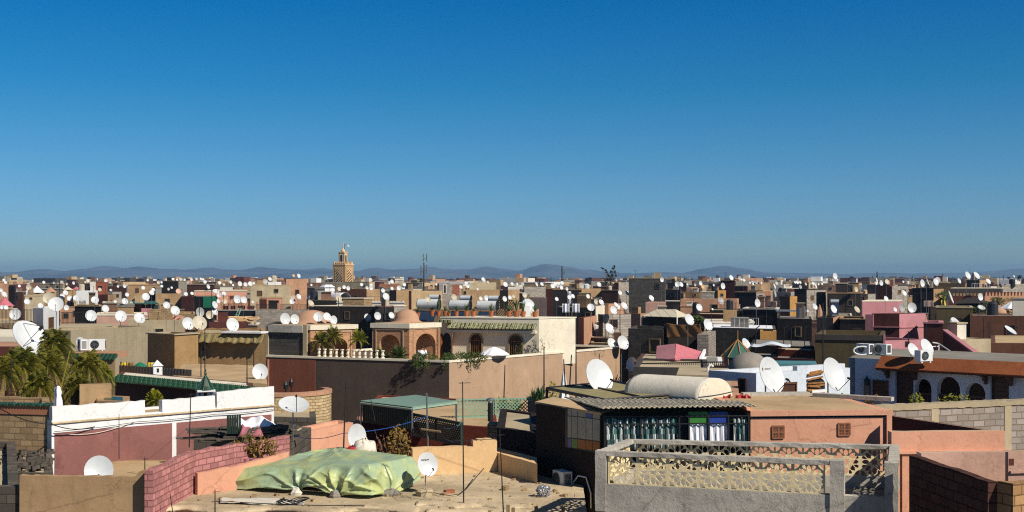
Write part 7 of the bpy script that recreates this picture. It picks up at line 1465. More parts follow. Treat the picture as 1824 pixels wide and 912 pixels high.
# --- phone masts
def mast(px, y0, y1, D, label, panels, z0=6):
    q = XY(px, D); t = thing('phone_mast', (*q, z0), label, 'phone mast'); zt_ = W(0, y0, D).z - z0; k = D / F; m = MB().tube((0, 0, 0), (0, 0, zt_), .14, 6, .1)
    for s in (-1, 1): m.tube((s * 1.2, .6, 0), (0, 0, zt_ * .45), .05, 4)
    m.build('pole', 'darkmetal', t, wl=True)
    for dx, ya, yb, w in panels: za, zb_ = W(0, ya, D).z - z0, W(0, yb, D).z - z0; MB().box((dx * k, -.15, zb_), w * k, .2, za - zb_).tube((dx * k, 0, (za + zb_) / 2), (0, 0, (za + zb_) / 2 - .4), .05, 4).build('panel_antenna', 'galv', t, wl=True)
    return t
mast(755, 468, 530, 230, 'tall phone mast with stacked grey panel antennas beside the villa tanks', ((-5, 473, 491, 2), (1, 472, 490, 2), (4.5, 472, 488, 2), (-1, 452, 466, 1.6), (5, 452, 466, 1.6)))
t = mast(1001, 474, 520, 240, 'slim phone mast with pale panels and a dish near the dark tree', ((1.5, 480, 489, 1.6), (4, 480, 489, 1.6), (2.5, 493, 498, 1.6)))
MB().tube(W(1001, 505, 239.9) - Vector(t.location), W(1001, 505, 239.6) - Vector(t.location), .35, 10).build('drum_antenna', 'dishwhite', t, wl=True)
# --- the dark tree, far trees
def tree(px, ytop, D, w, label, kind, zb=0, name='tree', group=None):
    q = XY(px, D); zt_ = W(0, ytop, D).z; k = D / F; t = thing(name, (*q, zb), label, 'tree', group); H_ = zt_ - zb; ww = w * k
    c = MB()
    if kind == 'cypress':
        MB().tube((0, 0, 0), (0, 0, H_ * .9), .12, 6, .03).build('trunk', 'oldwood', t, wl=True)
        for i in range(9): u = i / 8; leafball(c, (0, 0, H_ * (.35 + .6 * u)), (ww * .5 * (1 - u) ** .7 + .1,) * 2 + (H_ * .09,), 36, ww * .16)
    elif kind == 'palm':
        tip = Vector((0, 0, H_ * .93)); MB().tube((0, 0, 0), tip, .2, 6, .13).build('trunk', 'oldwood', t, wl=True)
        for i in range(26):
            az = i * 2.4; el = R.uniform(-.5, 1.1); pts = [tip + Vector((math.cos(az) * math.cos(el) * ww * .5 * u, math.sin(az) * math.cos(el) * ww * .5 * u, math.sin(el) * ww * .4 * u - ww * .28 * u * u)) for u in (0, .35, .7, 1)]
            s = Vector((-math.sin(az), math.cos(az), 0)) * ww * .05
            for a, b in zip(pts, pts[1:]): c.add([a - s, a + s, b + s, b - s], [[0, 1, 2, 3]])
    else:
        m = MB().tube((0, 0, 0), (0, 0, H_ * .6), .16, 6, .08)
        for i in range(7): az = i * 2.4; e = Vector((math.cos(az) * ww * .3, math.sin(az) * ww * .3, H_ * R.uniform(.65, .9))); m.tube((0, 0, H_ * R.uniform(.35, .6)), e, .07, 4, .02); leafball(c, e, (ww * R.uniform(.15, .26),) * 2 + (H_ * .09,), 60, ww * .05)
        leafball(c, (0, 0, H_ * .82), (ww * .34, ww * .34, H_ * .13), 130, ww * .055); m.build('trunk', 'oldwood', t, wl=True)
    c.build('crown', 'farleaf', t, wl=True); return t
q = XY(1088, 232); z0 = 6; t = thing('tree', (*q, z0), 'ragged dark tree with a drooping side branch above the rooftops', 'tree'); k = 232 / F; c = MB(); m = MB().tube((0, 0, 0), (.1, 0, W(0, 490, 232).z - z0), .16, 6, .1)
B0 = Vector((.1, 0, W(0, 490, 232).z - z0 - .8))
for px, py, rx, rz in ((1072, 477.5, 1.6, 1.2), (1075, 478.5, 2, 1.2), (1079, 481, 2, 1.6), (1081, 485, 2.2, 2.2), (1084, 491, 3, 3), (1083, 497, 3, 3.5), (1088, 484, 3, 3), (1092, 478, 3, 3.2), (1095, 484, 3.2, 3.6), (1097, 491, 3, 3.4), (1090, 491, 4, 4), (1093, 497, 5, 3), (1087, 498, 4, 4), (1098, 498, 2.5, 3), (1094, 474.5, 1.6, 1.8), (1080, 503, 3, 5), (1086, 507, 5, 5)):
    e = W(px, py, 232) - Vector((*q, z0)); e.y += R.uniform(-.5, .5); m.tube(B0 + Vector((0, 0, R.uniform(-1, .5))), e, .06, 4, .02); leafball(c, e, (rx * k, rx * k, rz * k), 42, .13, .1)
m.build('trunk', 'oldwood', t, wl=True); c.build('crown', 'leafdark', t, wl=True)
TL = [(1188, 494, 'bush', 8), (1212, 491, 'cypress', 4), (1219, 492, 'cypress', 4), (1232, 494, 'bush', 9), (1246, 493, 'bush', 10), (1262, 494.5, 'cypress', 4), (1285, 495, 'bush', 9), (1354, 494, 'bush', 9), (1384, 497, 'bush', 10), (1400, 497.5, 'bush', 10), (1414, 497.5, 'bush', 8), (1447, 496, 'cypress', 5), (1456, 499, 'cypress', 4), (1466, 497, 'bush', 8), (1470, 497.5, 'palm', 8), (1510, 496, 'bush', 8), (1517, 490, 'palm', 13), (1524, 497, 'bush', 9), (1536, 494.5, 'cypress', 6), (1548, 495.5, 'cypress', 5), (1554, 492.5, 'cypress', 6), (1562, 485, 'cypress', 8), (1572, 488.5, 'bush', 11), (1584, 494, 'cypress', 6), (1598, 493, 'bush', 16), (1612, 491, 'bush', 13), (1625, 492, 'cypress', 6), (1641, 494, 'bush', 9), (1658, 494, 'bush', 9), (1679, 489, 'cypress', 8), (1690, 495, 'bush', 9), (1760, 495, 'bush', 10), (1774, 494, 'bush', 10), (1781, 494, 'cypress', 4), (1787, 491, 'cypress', 5), (1797, 490.5, 'palm', 9), (1816, 488, 'palm', 15), (880, 500, 'bush', 9)]
lbl = {'bush': 'round dark tree', 'cypress': 'narrow dark cypress', 'palm': 'small palm'}
tdone = [tree(px, y, 640 + 40 * math.sin(px), w, None, kd, name={'bush': 'tree', 'cypress': 'cypress_tree', 'palm': 'palm_tree'}[kd], group='trees on the skyline') for px, y, kd, w in TL]
m = MB()
for i in range(420):
    D = R.uniform(800, 1500); px = R.choice([R.uniform(1150, 1900), R.uniform(1150, 1900), R.uniform(-100, 1900)]); q = XY(px, D); s = D / F * R.uniform(3, 9); h = max(.5, W(0, R.uniform(495.5, 500), D).z); leafball(m, (q.x, q.y, h - s * .3), (s, s, s * R.uniform(.4, .8)), 22, s * .25); m.tube((q.x, q.y, 0), (q.x, q.y, h), .3, 4)
o = m.build('treeline', 'farleaf'); tag(o, 'far dark belt of trees along the edge of the town', 'treeline', kind='stuff')

# ================================================================ town fillers
SKY_BL = list(BL); FILL = []
tan_m = ['tan', 'sand', 'roof', 'salmon', 'grey', 'block', 'blocktan', 'maroon', 'brown', 'terracotta', 'ochre', 'palepink', 'darkgrey', 'offwhite', 'roughtan', 'adobe', 'olive', 'charcoal']
cname = {'tan': 'tan', 'sand': 'sand-coloured', 'roof': 'grey-beige', 'salmon': 'salmon', 'grey': 'grey', 'block': 'bare grey block', 'blocktan': 'tan block', 'maroon': 'maroon', 'brown': 'brown', 'terracotta': 'terracotta', 'ochre': 'ochre', 'palepink': 'pale pink', 'darkgrey': 'dark grey', 'offwhite': 'off-white', 'roughtan': 'roughcast tan', 'adobe': 'adobe brown', 'olive': 'olive', 'charcoal': 'charcoal'}
wt = [6, 5, 4, 5, 3, 4, 4, 4, 4, 3, 2, 3, 3, 2, 3, 3, 2, 2]
def clear(px, D, w, dep):
    hw = w * D / F * .62
    for k in (-1, 0, 1):
        for j in (0, .5, 1):
            q = XY(px, D + dep * j); x = q.x + k * hw
            for h in BL:
                if h.inside(x, q.y, .8): return False
    return True
rows = [52, 58, 66, 76, 88, 100, 112, 126, 142, 160, 180, 203, 229, 258, 290, 327, 368, 415]
for r_, D in enumerate(rows):
    px = -60 + R.uniform(0, 30)
    while px < 1900:
        w = R.uniform(36, 84) * (1.5 if D < 120 else 1.0 if D < 190 else .74)
        c_ = px + w / 2; Dj = D * R.uniform(.97, 1.04); dep = min(11, D * .075); px += w + R.uniform(0, 10)
        if D < 90: drop = R.uniform(5.6, 6.6)
        elif D < 150: drop = R.uniform(4.9, 6.0)
        elif D < 230: drop = R.uniform(3.9, 5.0)
        elif D < 330: drop = R.uniform(2.4, 4.0)
        else: drop = R.uniform(1.4, 3.2)
        if (Dj < 92 and 460 < c_ < 1140) or not clear(c_, Dj, w, dep): continue
        if len(FILL) > 215 and D > 200 and R.random() < .25: continue
        mt, sdm = R.choices(tan_m, wt)[0], None
        if R.random() < .35: sdm = R.choice(['block', 'tan', 'sand', 'salmon', 'roof'])
        a = R.choice([20, 24, 28, 16, -8, 24]) + (12 if c_ > 1040 else 0); k = R.uniform(.62, 1.0)
        try: h = House(None, None, c_ - w / 2, c_ + w * (k - .5), c_ + w / 2 if k < .97 else None, CY + drop / Dj * F, Dj, mt, a=a, b=R.uniform(42, 68) if k < .97 else None, sl=None if k < .97 else dep, par=R.uniform(.15, .5), roof=R.choice(['roof', 'rooftan', 'roofgrey', 'roof']), side=sdm)
        except ZeroDivisionError: continue
        h.fillmat = mt; FILL.append(h)
def clutter(h, big=False):
    """coping, stair rooms, tanks, masts, doors and windows"""
    P = h.poly; u = (P[3] - P[0]); v = (P[1] - P[0])
    if u.length < 1.5 or v.length < 1.5: return
    kinds = {c.name.split('.')[0] for c in h.root.children}
    if R.random() < .6 and 'coping' not in kinds and h.z - h.zroof > .08: h.coping(R.choice(['roof', 'sand', 'cream', 'tan', 'offwhite', h.mat]), R.uniform(.06, .14), R.uniform(.03, .08), w=.3)
    for i in range(R.choice([0, 1, 1, 2] if h.fl > 4 else [0, 1])):
        s = R.uniform(.16, .36); o = P[0] + u * R.uniform(.05, .6) + v * (R.uniform(.12, .25) + .35 * i); q = [o, o + v * s * .8, o + v * s * .8 + u * s, o + u * s]; zz = h.zroof + R.uniform(.7, 1.6)
        if sum(q[i_].x * q[(i_ + 1) % 4].y - q[(i_ + 1) % 4].x * q[i_].y for i_ in range(4)) < 0: q = q[::-1]
        rm = MB().prism(q, h.zroof, zz).build('stair_room', R.choice([h.mat, 'block', 'tan', 'offwhite', 'salmon', 'grey', 'sand', 'blocktan']), h.root)
        if R.random() < .6: MB().prism(inset(q, -.08), zz + .002, zz + .09).build('slab', R.choice(['roof', 'cream', 'roofgrey']), rm)
    if R.random() < .22:
        c = P[0] + u * R.uniform(.1, .9) + v * R.uniform(.2, .8); r = R.uniform(.35, .55); MB().lathe((c.x, c.y, h.zroof), [(0, 0), (r, 0), (r, 1.0), (r * .7, 1.15), (0, 1.2)], 12).build('water_tank', R.choice(['black', 'dishwhite', 'dishcream', 'galv', 'navy']), h.root)
    for i in range(R.choice([0, 0, 1, 1, 2])):
        c = P[0] + u * R.uniform(.05, .95) + v * R.uniform(.1, .5); k = max(.02, h.D * .00011); L = R.uniform(1.2, 2.6); m = MB().tube((c.x, c.y, h.zroof), (c.x + R.uniform(-.1, .1), c.y, h.zroof + L), k, 4); 
        if R.random() < .5: m.tube((c.x - .4, c.y, h.zroof + L * .93), (c.x + .5, c.y, h.zroof + L * .93), k * .6, 3)
        m.build('aerial', 'darkmetal', h.root)
    if R.random() < .3 and h.fl > 3:
        t0 = h.fl * R.uniform(.05, .4); t1 = h.fl * R.uniform(.55, .95); o, d, n = h.fr('f'); z = h.z + .02; m = MB(); k = max(.018, h.D * .00009)
        m.tube(o + d * t0 - n * .1 + U3 * (z + .75), o + d * t1 - n * .1 + U3 * (z + .75), k * 1.2, 4)
        nb = int((t1 - t0) / .35)
        for i in range(nb + 1): q = o + d * (t0 + (t1 - t0) * i / nb) - n * .1; m.tube(q + U3 * z, q + U3 * (z + .75), k, 4)
        m.build('roof_railing', R.choice(['darkmetal', 'darkmetal', 'white', 'rust']), h.root)
    if not (kinds & {'window', 'doorway', 'niche'}):
        for face, L in (('f', h.fl), ('s', h.sl)):
            if L > 2.2 and h.z > 6:
                for i in range(R.choice([0, 1, 1, 2])):
                    t = L * (R.uniform(.1, .4) + .4 * i); zt_ = h.z - R.uniform(.5, 1.0); wd = R.uniform(.45, .8)
                    if t + wd < L - .1: h.win_tz(face, t, t + wd, zt_ - R.uniform(.5, .9), zt_, R.choice(['darkpane', 'black', 'wood']), R.choice(['timber', 'oldwood', 'wood', h.mat, h.mat]), .08, .06)
for h in FILL: clutter(h)
for h in SKY_BL:
    if h.D > 84 and h.root.get('category') == 'house' and h.ref not in ('cream riad room', 'pink stepped house', 'villa rear wing', 'mauve wall block'): clutter(h)
# beyond: thousands of roofs
m = MB(); fm = ['tan', 'sand', 'roof', 'salmon', 'white', 'brown', 'grey', 'maroon', 'offwhite', 'darkgrey']
for i in range(900):
    D = 455 * (1150 / 455) ** R.random(); px = R.uniform(-120, 1950); q = XY(px, D); m.cur = R.randrange(len(fm)); w, d_ = R.uniform(5, 15), R.uniform(6, 14); hh = ZD(R.uniform(1.4, 5.5) if R.random() < .93 else R.uniform(.2, 1.2)); a = rad(R.choice([-24, -20, -28, 15])); ca, sa = math.cos(a), math.sin(a)
    m.prism([(q.x + x * ca - y * sa, q.y + x * sa + y * ca) for x, y in ((-w / 2, -d_ / 2), (w / 2, -d_ / 2), (w / 2, d_ / 2), (-w / 2, d_ / 2))], 0, hh)
    if R.random() < .5: x, y = R.uniform(-w * .3, w * .3), R.uniform(-d_ * .3, d_ * .3); m.cur = R.randrange(len(fm)); m.box((q.x + x, q.y + y, hh), R.uniform(2, 4), R.uniform(2, 4), R.uniform(.8, 2.2), -24)
m.cur = 0
o = m.build('distant_houses', fm); tag(o, 'far rooftops of the old town running to the foot of the hills', 'houses', kind='stuff')
# ================================================================ dishes (centre column, centre row, width), read off the photograph
DATA = '''7,499,5 10,503,5 1.5,517,6 7,525,11 51,505.5,4 96,504,4 78,503,5 110,503,6 119,506,4 131,504,5 34.5,509.5,5 51,512,9 152,503,4 156.6,499.6,5 188.5,499.6,6 196.7,503,4 177.6,516,6.5 197.4,517,4.5 222,509.5,6 210,510,4 226,525,7 87,531,19 100,543,25 110.5,527.6,8.5 116.5,522,9 124,531.6,9.5 137,531.6,12 146,535.5,6 169,535,13 205,537,5.5 222,537,11 48,537.5,10 72,545,9 118,548,9 187.5,550,12.5 162,563,19 215,564,19.5 3,547,7 10.5,548,8
255,513,6.5 273,516.5,6.5 270,522,9 259.6,529,13 282,503,5.5 287.5,503,4 263,499,4 296,498,4 308,497.6,5 315.5,498.5,4 322,498,5.5 329,498.5,4 341,497.6,4.5 350,497,5 357.6,496.7,4 362,497.6,4 334.6,504,4 365,502,6 370.5,511,7.5 391,504,6 398.5,506.6,5 411,502.6,5 415,508,4 427,505.5,8 437,506.6,7 446,505.5,8 452,504.6,4 288,510,5 300,515,4.5 305.7,512.5,4 331,524,7 342,523,6 384.6,520,11 390.5,525.7,7.5 399,523.4,7.5 422.4,533,13 434,534.5,11.5 400,537,9 382,543.4,12.5 388.5,537,8 296.5,544,12 311.6,553.7,16 355.7,556,15 373,561,13 383,556,12.5 248,568,19 334.6,577,21 355,576,25 413.6,579,22.5 450,537.5,4
472,502.6,10 481,497.6,6.5 531.7,491.5,7.5 521,530.5,8 531.7,529,10 521,537,10 553.4,541,12.5 604.5,515,7.5 613,512,7 620,513.5,7 593,516.5,7 603,531.6,11.5 644,507,6 653.4,513,6 661,508,5 661,513,7 682,518,7.5 687,528.7,12.5 698,501.7,6.8 698,514,6 507,568,19 524.5,568.7,16 567,565,16 582,564.5,14 593.5,570,14 654.7,566,13 672,563,13 697,562,11 554.5,507.6,4
720,507,6.5 710,513,8 718,512.8,6.5 777,507,4 860.7,498,7.2 868.7,503,5 900,507,9 912,506,6 921,505.5,4 820.5,511,6 808.4,530,11 762,534,10 856,532,7 866,531,9 898.5,532.5,9 908,530,7 915,528,6.5 833,509,7 850.5,515,4
930.5,506,6.5 955.5,507,8 965,506.6,7 984,509.5,8 1001,504,6.5 994,510.5,7.3 999.6,512,7.3 1035.5,509,10 1066.7,507,8.5 1009.5,514.5,6 1097.6,498.7,5 934,526,9.5 991.4,533,7 1014,530,8 1020,528,8 1047,528,7.5 1061,537.5,8 1070.7,539,10.5 1052,548,13 1097,543.7,10 1100.5,547,9 1111.4,545.4,13 1092.4,553,14 1117,522.4,9 1104,521.7,8 1085,586,18.5 1089,612,18 1108.5,611,23 1159,531,8
1179,498.4,7.3 1206.6,506.3,9 1213,507,8.5 1224,506,3.5 1238,507.5,4.5 1247.6,504.6,7.3 1302,495,9.3 1317,495,7 1321,498,4 1325,499,5.5 1287,509.6,10.5 1271,508,4 1335.5,503.7,4 1341.5,505,5 1347.4,503.3,5 1356,504,4 1383,504.6,6 1379,510,10 1379.6,522.4,13 1159.6,531.6,11 1283.6,536.4,12.5 1245,548,12.5 1348.4,540,13.5 1269,551,4
1416,503,5 1420,503,6 1425,503,5 1435,506,5 1425.4,511,6.5 1448,505,6 1452,509.5,11.5 1458,506,4 1464,506,4 1487,491.7,10 1524.5,515.5,9 1561,499.7,9.5 1560,504.6,6 1569,504,9 1580,502.4,9.5 1578,506,5 1608.7,502,4 1610,522.4,10.5 1618,523.3,11 1577.8,532.5,9.5 1484,551,14 1451,546.7,11 1526,552,12 1594,551.6,8 1605,549,14.5 1624,548,16
1642,504.6,12.5 1652,503,12 1666,503,12.5 1670,498.7,9.5 1708,500.7,9 1723,491,13 1739,491.4,13.5 1760,501.7,10 1806,492.4,4 1692,530,22 1745.6,529,12 1748,548.7,13 1718,580.6,5'''
SPEC = {(317.5, 519): 'dishpink'}
bpy.context.view_layer.update(); dgx = bpy.context.evaluated_depsgraph_get(); EYE = Vector((0, 0, CAMZ))
def clear_to(px, py, w):
    best = 1e9
    for dx, dy in ((0, 0), (0, -.35), (.3, 0), (-.3, 0), (0, .3)):
        d = Vector(((px + dx * w - CX) / F, 1, -(py + dy * w - CY) / F)); L = d.length
        ok, loc, nr, ix, ob, mx = sc.ray_cast(dgx, EYE, d / L, distance=3000)
        if ok: best = min(best, loc.y)
    return best
for tok in DATA.split():
    x, y, w = map(float, tok.split(',')); kw = {}
    if x in (87, 531.7): kw = dict(yaw=58)
    if x in (384.6,): kw = dict(tilt=50)
    if x in (1379.6, 1692, 1379): kw = dict(yaw=62)
    if x in (1748,): kw = dict(tilt=58)
    kw['dmax'] = clear_to(x, y, w)
    if w > 7 and R.random() < .2: kw['yaw'] = R.choice([8, 20, 50, 64])
    dish(x, y, w * 1.04, tilt=kw.pop('tilt', R.choice([8, 14, 20, 22, 26, 34])), mat=R.choices(['dishwhite', 'dishcream', 'dishgrey', 'dishtan'], [20, 3, 2, .5])[0], **kw)
for x, y, w, mt in ((317.5, 519, 9, 'dishpink'), (523, 491, 5, 'dishtan'), (1053, 534, 9.5, 'dishtan'), (1251.6, 511, 8, 'dishtan')): dish(x, y, w, mat=mt)
dish(1126, 649, 24, 74, yaw=-50, tilt=6, base=ZD(6.2), label='white dish turned edge-on behind the end of the sunlit tan wall')
for px, y0, y1, D, lab in ((377, 505, 560, 150, 'thin mast above the dark post terrace'), (1078, 560, 610, 92, 'mast beside the dish behind the villa'), (1290, 590, 655, 60, 'dark bare pole by the grey sheet roof'), (1650, 578, 632, 60, 'bent wire aerial before the pink stepped house'), (1618, 590, 640, 62, 'wire aerial beside the lower pink wing'), (1752, 566, 600, 95, 'white cross-shaped aerial on the long dark brown house'), (1762, 575, 602, 94, 'second cross-shaped aerial on the long dark brown house'), (1810, 566, 590, 95, 'thin aerial near the frame edge on the long dark brown house'), (106, 500, 552, 90, 'thin mast between the two big dishes on the white hut'), (355, 530, 590, 80, 'thin mast crossing the pair of large dishes'), (603, 530, 572, 90, 'thin mast behind the villa dishes'), (20, 640, 730, 40, 'aerial with many crossbars among the palms'), (440, 640, 700, 48, 'thin mast on the broad tan roof'), (452, 600, 672, 60, 'dark mast before the ragged bamboo awning'), (365, 585, 690, 55, 'tall thin mast on the broad tan roof beside the cupola'), (358, 620, 665, 55, 'short dark post on the broad tan roof'), (1140, 600, 640, 66, 'dark stake before the big dark grey block house')):
    q = XY(px, D); antenna(px, y0, y1, D, lab, (((.9, .35 * D / 60, 4),) if px in (20, 1650, 1752, 1762, 440) else ()), .014 + .00028 * D, base=support(q.x, q.y, W(0, y1, D).z + 1.2))
# dome-shaped cloth, yellow cloth, odd rooftop things near the green garden
q = W(1681, 537, 150); tag(sheet(lambda u, v: Vector((q.x + .55 * (u - .5) + .06 * math.sin(v * 9), q.y + .1 * math.sin(u * 8), q.z + .6 - 1.2 * v)), 8, 8, 'hanging_cloth', 'flower'), 'bright yellow cloth hanging before the spiky garden palm bush', 'cloth'); s_ = thing('line_post', (q.x, q.y + .05, 7), 'post carrying the bright yellow cloth in the far garden', 'post'); MB().tube((0, 0, 0), (0, 0, q.z + .7 - 7), .04, 5).build('pole', 'oldwood', s_, wl=True)
q = W(1654, 541, 140); tag(sheet(lambda u, v: Vector((q.x + 1.1 * (u - .5), q.y + .06 * math.sin(u * 11), q.z + .35 - .75 * v)), 10, 6, 'hanging_cloth', 'greymauve'), 'lilac-grey blanket hung to dry in front of the black cube house', 'cloth'); s_ = thing('line_post', (q.x, q.y + .05, 7), 'post carrying the lilac-grey blanket', 'post'); MB().tube((0, 0, 0), (0, 0, q.z + .4 - 7), .04, 5).build('pole', 'oldwood', s_, wl=True)

# ================================================================ GROUND, HILLS
struct(MB().add([(-9000, -200, 0), (9000, -200, 0), (9000, 9800, 0), (-9000, 9800, 0)], [[0, 1, 2, 3]]).build('ground', 'ground'))
RP = [(-700, 484), (-400, 479), (-250, 483), (-100, 480), (0, 487), (40, 485), (75, 481), (110, 484), (145, 485), (185, 476.5), (225, 480), (245, 477.5), (290, 481), (335, 482), (375, 479), (400, 482), (440, 482), (460, 478), (500, 481), (540, 482), (570, 480), (600, 482), (635, 484), (665, 479.5), (700, 482), (740, 481), (768, 477.5), (790, 481), (830, 482), (865, 477.5), (900, 481), (925, 484), (950, 477), (970, 473), (985, 474.5), (1010, 477), (1040, 481.5), (1080, 485), (1130, 488), (1170, 486), (1220, 487), (1250, 481), (1285, 476.5), (1310, 480), (1340, 486), (1400, 487), (1450, 488), (1500, 489), (1560, 487), (1640, 488), (1700, 487), (1760, 485), (1800, 482), (1824, 480), (1950, 483), (2200, 479), (2500, 485)]
def ridge(px):
    for a, b in zip(RP, RP[1:]):
        if a[0] <= px <= b[0]: u = (px - a[0]) / (b[0] - a[0]); u = u * u * (3 - 2 * u); return a[1] + (b[1] - a[1]) * u
    return 485
from mathutils import noise as mn
def hills(u, v):
    px = -700 + 3200 * u; D = 5000 + 3900 * v; Dr = 7200; q = XY(px, Dr); X = q.x * (1 + .0 * v); yy = ridge(px); zr_ = W(0, 494 - (494 - yy) * 1.18, Dr).z + 3.2 * mn.noise((px * .06, 0, 3)) + 1.6 * mn.noise((px * .19, 2, 3))
    k = (D - 5000) / (Dr - 5000); f = k ** 1.25 if D <= Dr else max(0, 1 - (D - Dr) / 1700)
    n = mn.fractal((X * .0022, D * .0022, 1.7), 1, 2, 5); n2 = abs(mn.noise((X * .006, D * .004, 4)))
    z = zr_ * f * (1 + (.38 * n - .3 * n2) * (4 * k * (1 - k) if k < 1 else 0)); return Vector((X, D, max(z, -1) - .5))
struct(MB().grid(hills, 420, 46).build('hills', 'rock', smooth=True))

# ================================================================ visibility cull: leave out repeats that the photograph shows nothing of
bpy.context.view_layer.update(); dgx = bpy.context.evaluated_depsgraph_get()
CH = {}
for o in bpy.data.objects:
    if o.parent: CH.setdefault(o.parent.name, []).append(o)
def kids(o):
    out = [o]
    for c in CH.get(o.name, []): out += kids(c)
    return out
def seen(o, n=14):
    ks = [c for c in kids(o) if c.type == 'MESH' and len(c.data.polygons)]; ks = [c for c in ks if c.name.split('.')[0] in ('wall', 'roof', 'stair_room')] if len(ks) > 2 and not DEBUG else ks; names = {c.name for c in ks}
    rr = random.Random(3)
    for c in ks:
        P = c.data.polygons; step = max(1, len(P) // n)
        for p in list(P)[::step][:n]:
            vs = [c.data.vertices[i].co for i in p.vertices]
            for _ in range(4 if len(P) < 40 else 1):
                w = [rr.random() for _ in vs]; s = sum(w); x = c.matrix_world @ sum((v * (k / s) for v, k in zip(vs, w)), Vector((0, 0, 0)))
                px, py = CX + x.x / x.y * F, CY - (x.z - CAMZ) / x.y * F
                if not (0 < px < 1824 and 0 < py < 912): continue
                d = x - EYE; L = d.length; ok, loc, nr, ix, ob, mx = sc.ray_cast(dgx, EYE, d / L, distance=L + 1)
                if ok and ob.name in names: return True
    return False
def kill(o):
    for c in kids(o)[::-1]: bpy.data.objects.remove(c)
for h in [h for h in FILL if not seen(h.root)]:
    o = h.root; FILL.remove(h); BL.remove(h); THINGS.remove(o)
    nb = [d for d in DISHES if d[4] is h]
    for d in nb: DISHES[DISHES.index(d)] = (*d[:4], None, *d[5:])
    kill(o)
dead = [d for d in DISHES if not seen(d[0])] if DEBUG else []
if DEBUG: print('DEAD', [(d[1], d[2]) for d in dead])
for d in dead: DISHES.remove(d); THINGS.remove(d[0]); kill(d[0])
for h in ([h for h in SKY_BL if h.root.get('category') == 'house'] if DEBUG else []):
    if not seen(h.root): print('UNSEEN HOUSE', h.ref)
print('COUNTS fill', len(FILL), 'dishes', len(DISHES), 'dead', len(dead), 'houses', len(SKY_BL))

# ================================================================ labels for the repeats
ORD = ['nearest', 'second nearest', 'third nearest', 'fourth nearest', 'fifth nearest', 'sixth nearest', 'seventh nearest', 'eighth nearest', 'ninth nearest', 'tenth nearest', 'eleventh nearest', 'twelfth nearest', 'thirteenth nearest', 'fourteenth nearest', 'fifteenth nearest', 'sixteenth nearest', 'seventeenth nearest', 'eighteenth nearest', 'nineteenth nearest', 'twentieth nearest']
named = [h for h in SKY_BL if h.ref]
def pcol(h): P = h.poly; c = (P[0] + P[2]) / 2; return CX + c.x / c.y * F
def near_ref(px, D, y):
    best = None
    for h in named:
        if h.D > D * 1.25: continue
        a, b = sorted(h.px[:2]); dx = max(0, a - px, px - b); s = dx / 14 + abs(h.y - y) / 12
        if best is None or s < best[0]: best = (s, h)
    return best[1].ref if best else 'minaret'
def assign(items):
    """items: (object, pixel column, adjective phrase, noun, relation phrase)"""
    g = {}
    for it in items: g.setdefault((it[2], it[3], it[4]), []).append(it)
    for (adj, noun, rel), L in g.items():
        if len(L) == 1: L[0][0]['label'] = f'{adj} {noun} {rel}'
        else:
            L.sort(key=lambda q: abs(q[1] - 612))
            for o_, q in zip(ORD, L): q[0]['label'] = f'{o_} the minaret of several {adj} {noun}s {rel}'
assign([(h.root, pcol(h), cname.get(h.fillmat, 'plain'), 'flat-roofed house', 'beyond the ' + near_ref(pcol(h), h.D, h.y)) for h in FILL])
for h in FILL: h.root['group'] = 'flat-roofed houses of the old town'
its = []
for o, px, py, w, hh, mat, tilt, yaw, lab in DISHES:
    if lab: continue
    sz = 'tiny' if w < 5 else 'small' if w < 8 else 'medium' if w < 13 else 'large' if w < 20 else 'very large'
    col = {'dishwhite': 'white', 'dishtan': 'rusty tan', 'dishpink': 'pinkish', 'dishcream': 'yellowed', 'dishgrey': 'dirty grey'}[mat]
    if hh is not None and hh.ref: rel = 'standing on the ' + hh.ref
    else: rel = 'beyond the ' + near_ref(px, 400 if w < 9 else 150, py)
    its.append((o, px, f'{sz} {col}', 'satellite dish', rel))
for i, it in enumerate(its): its[i] = it if it[3] != 'x' else it
g = {}
assign([(a, b, c, d, e) for a, b, c, d, e in its])
for o in THINGS:
    try:
        if o.get('label') and 'satellite dishs' in o['label']: o['label'] = o['label'].replace('satellite dishs', 'dishes').replace('several ', '')
    except ReferenceError: pass
assign([(t, px, {'bush': 'round dark', 'cypress': 'narrow dark', 'palm': 'small dark'}[kd], {'bush': 'tree', 'cypress': 'cypress', 'palm': 'palm'}[kd], 'over the ' + near_ref(px, 600, 505)) for t, (px, y, kd, w) in zip(tdone, TL)])
for o in THINGS:
    try:
        if o.get('label') and 'cypresss' in o['label']: o['label'] = o['label'].replace('cypresss', 'cypresses')
    except ReferenceError: pass

# ================================================================ AIR
hz = bpy.data.meshes.new('haze'); bx = MB().frame_box((0, 0, 0), (1, 0, 0), (0, 1, 0), (0, 0, 1), -4200, 4200, -60, 9300, -1, 96); o = bx.build('haze', 'ground'); o['kind'] = 'stuff'; o['label'] = 'thin blue haze over the town and the plain'; o['category'] = 'haze'
hm = bpy.data.materials.new('haze'); hm.use_nodes = True; t = hm.node_tree; t.nodes.clear(); ou = t.nodes.new('ShaderNodeOutputMaterial'); pv = t.nodes.new('ShaderNodeVolumePrincipled'); pv.inputs['Color'].default_value = (.27, .48, .74, 1); pv.inputs['Density'].default_value = HAZE; pv.inputs['Anisotropy'].default_value = .0
t.links.new(pv.outputs[0], ou.inputs['Volume']); o.data.materials.clear(); o.data.materials.append(hm); hm.cycles.homogeneous_volume = True if hasattr(hm, 'cycles') and hasattr(hm.cycles, 'homogeneous_volume') else None

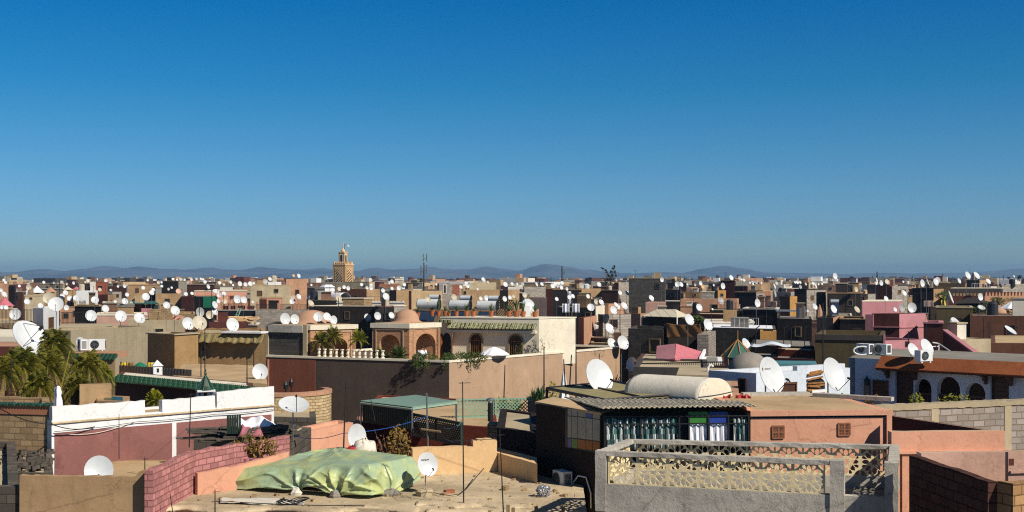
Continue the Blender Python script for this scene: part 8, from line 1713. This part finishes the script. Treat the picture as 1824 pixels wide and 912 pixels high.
# ================================================================ LIGHT, SKY, CAMERA
w = bpy.data.worlds.new('World'); sc.world = w; w.use_nodes = True; t = w.node_tree; t.nodes.clear(); ou = t.nodes.new('ShaderNodeOutputWorld'); bg = t.nodes.new('ShaderNodeBackground'); sk = t.nodes.new('ShaderNodeTexSky')
sk.sky_type = 'NISHITA'; sk.sun_disc = False; sk.sun_elevation = SUN_EL; sk.sun_rotation = math.atan2(SUN_AZ.x, SUN_AZ.y); sk.altitude = 450; sk.air_density = 1.0; sk.dust_density = .6; sk.ozone_density = 3.0
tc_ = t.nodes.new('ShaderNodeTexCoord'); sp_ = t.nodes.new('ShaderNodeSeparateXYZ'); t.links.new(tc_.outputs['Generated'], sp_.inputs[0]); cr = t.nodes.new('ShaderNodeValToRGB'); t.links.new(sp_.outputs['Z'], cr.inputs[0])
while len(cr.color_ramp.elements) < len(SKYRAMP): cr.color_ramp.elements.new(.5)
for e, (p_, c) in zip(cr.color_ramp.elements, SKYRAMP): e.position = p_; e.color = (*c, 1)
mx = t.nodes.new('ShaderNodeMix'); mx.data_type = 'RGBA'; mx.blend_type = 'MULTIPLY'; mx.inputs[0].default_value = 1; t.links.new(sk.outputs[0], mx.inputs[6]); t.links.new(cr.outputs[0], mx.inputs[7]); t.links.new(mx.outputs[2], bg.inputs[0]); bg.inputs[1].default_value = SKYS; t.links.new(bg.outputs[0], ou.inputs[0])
sl = bpy.data.lights.new('sun', 'SUN'); sl.energy = SUNS; sl.angle = rad(.5); sl.color = (1, .93, .82); so = bpy.data.objects.new('sun', sl); COL.objects.link(so)
sd_ = Vector((SUN_AZ.x * math.cos(SUN_EL), SUN_AZ.y * math.cos(SUN_EL), math.sin(SUN_EL))); so.rotation_euler = (-sd_).to_track_quat('-Z', 'Y').to_euler(); so.location = sd_ * 200
cam = bpy.data.cameras.new('camera'); co = bpy.data.objects.new('camera', cam); COL.objects.link(co); co.location = EYE; co.rotation_euler = (rad(90), 0, 0); cam.sensor_width = 36; cam.lens = F / 1824 * 36; cam.shift_y = (CY - 456) / 1824; cam.clip_start = .5; cam.clip_end = 20000; sc.camera = co
sc.view_settings.view_transform = 'Standard'; sc.view_settings.look = 'None'; sc.view_settings.exposure = EXPO; sc.view_settings.gamma = 1; sc.view_settings.use_curve_mapping = False
sc.cycles.max_bounces = 5; sc.cycles.diffuse_bounces = 2; sc.cycles.glossy_bounces = 2; sc.cycles.volume_bounces = 0; sc.cycles.transmission_bounces = 3; sc.cycles.use_denoising = DENOISE; sc.cycles.pixel_filter_type = 'BLACKMAN_HARRIS'; sc.cycles.filter_width = 1.15
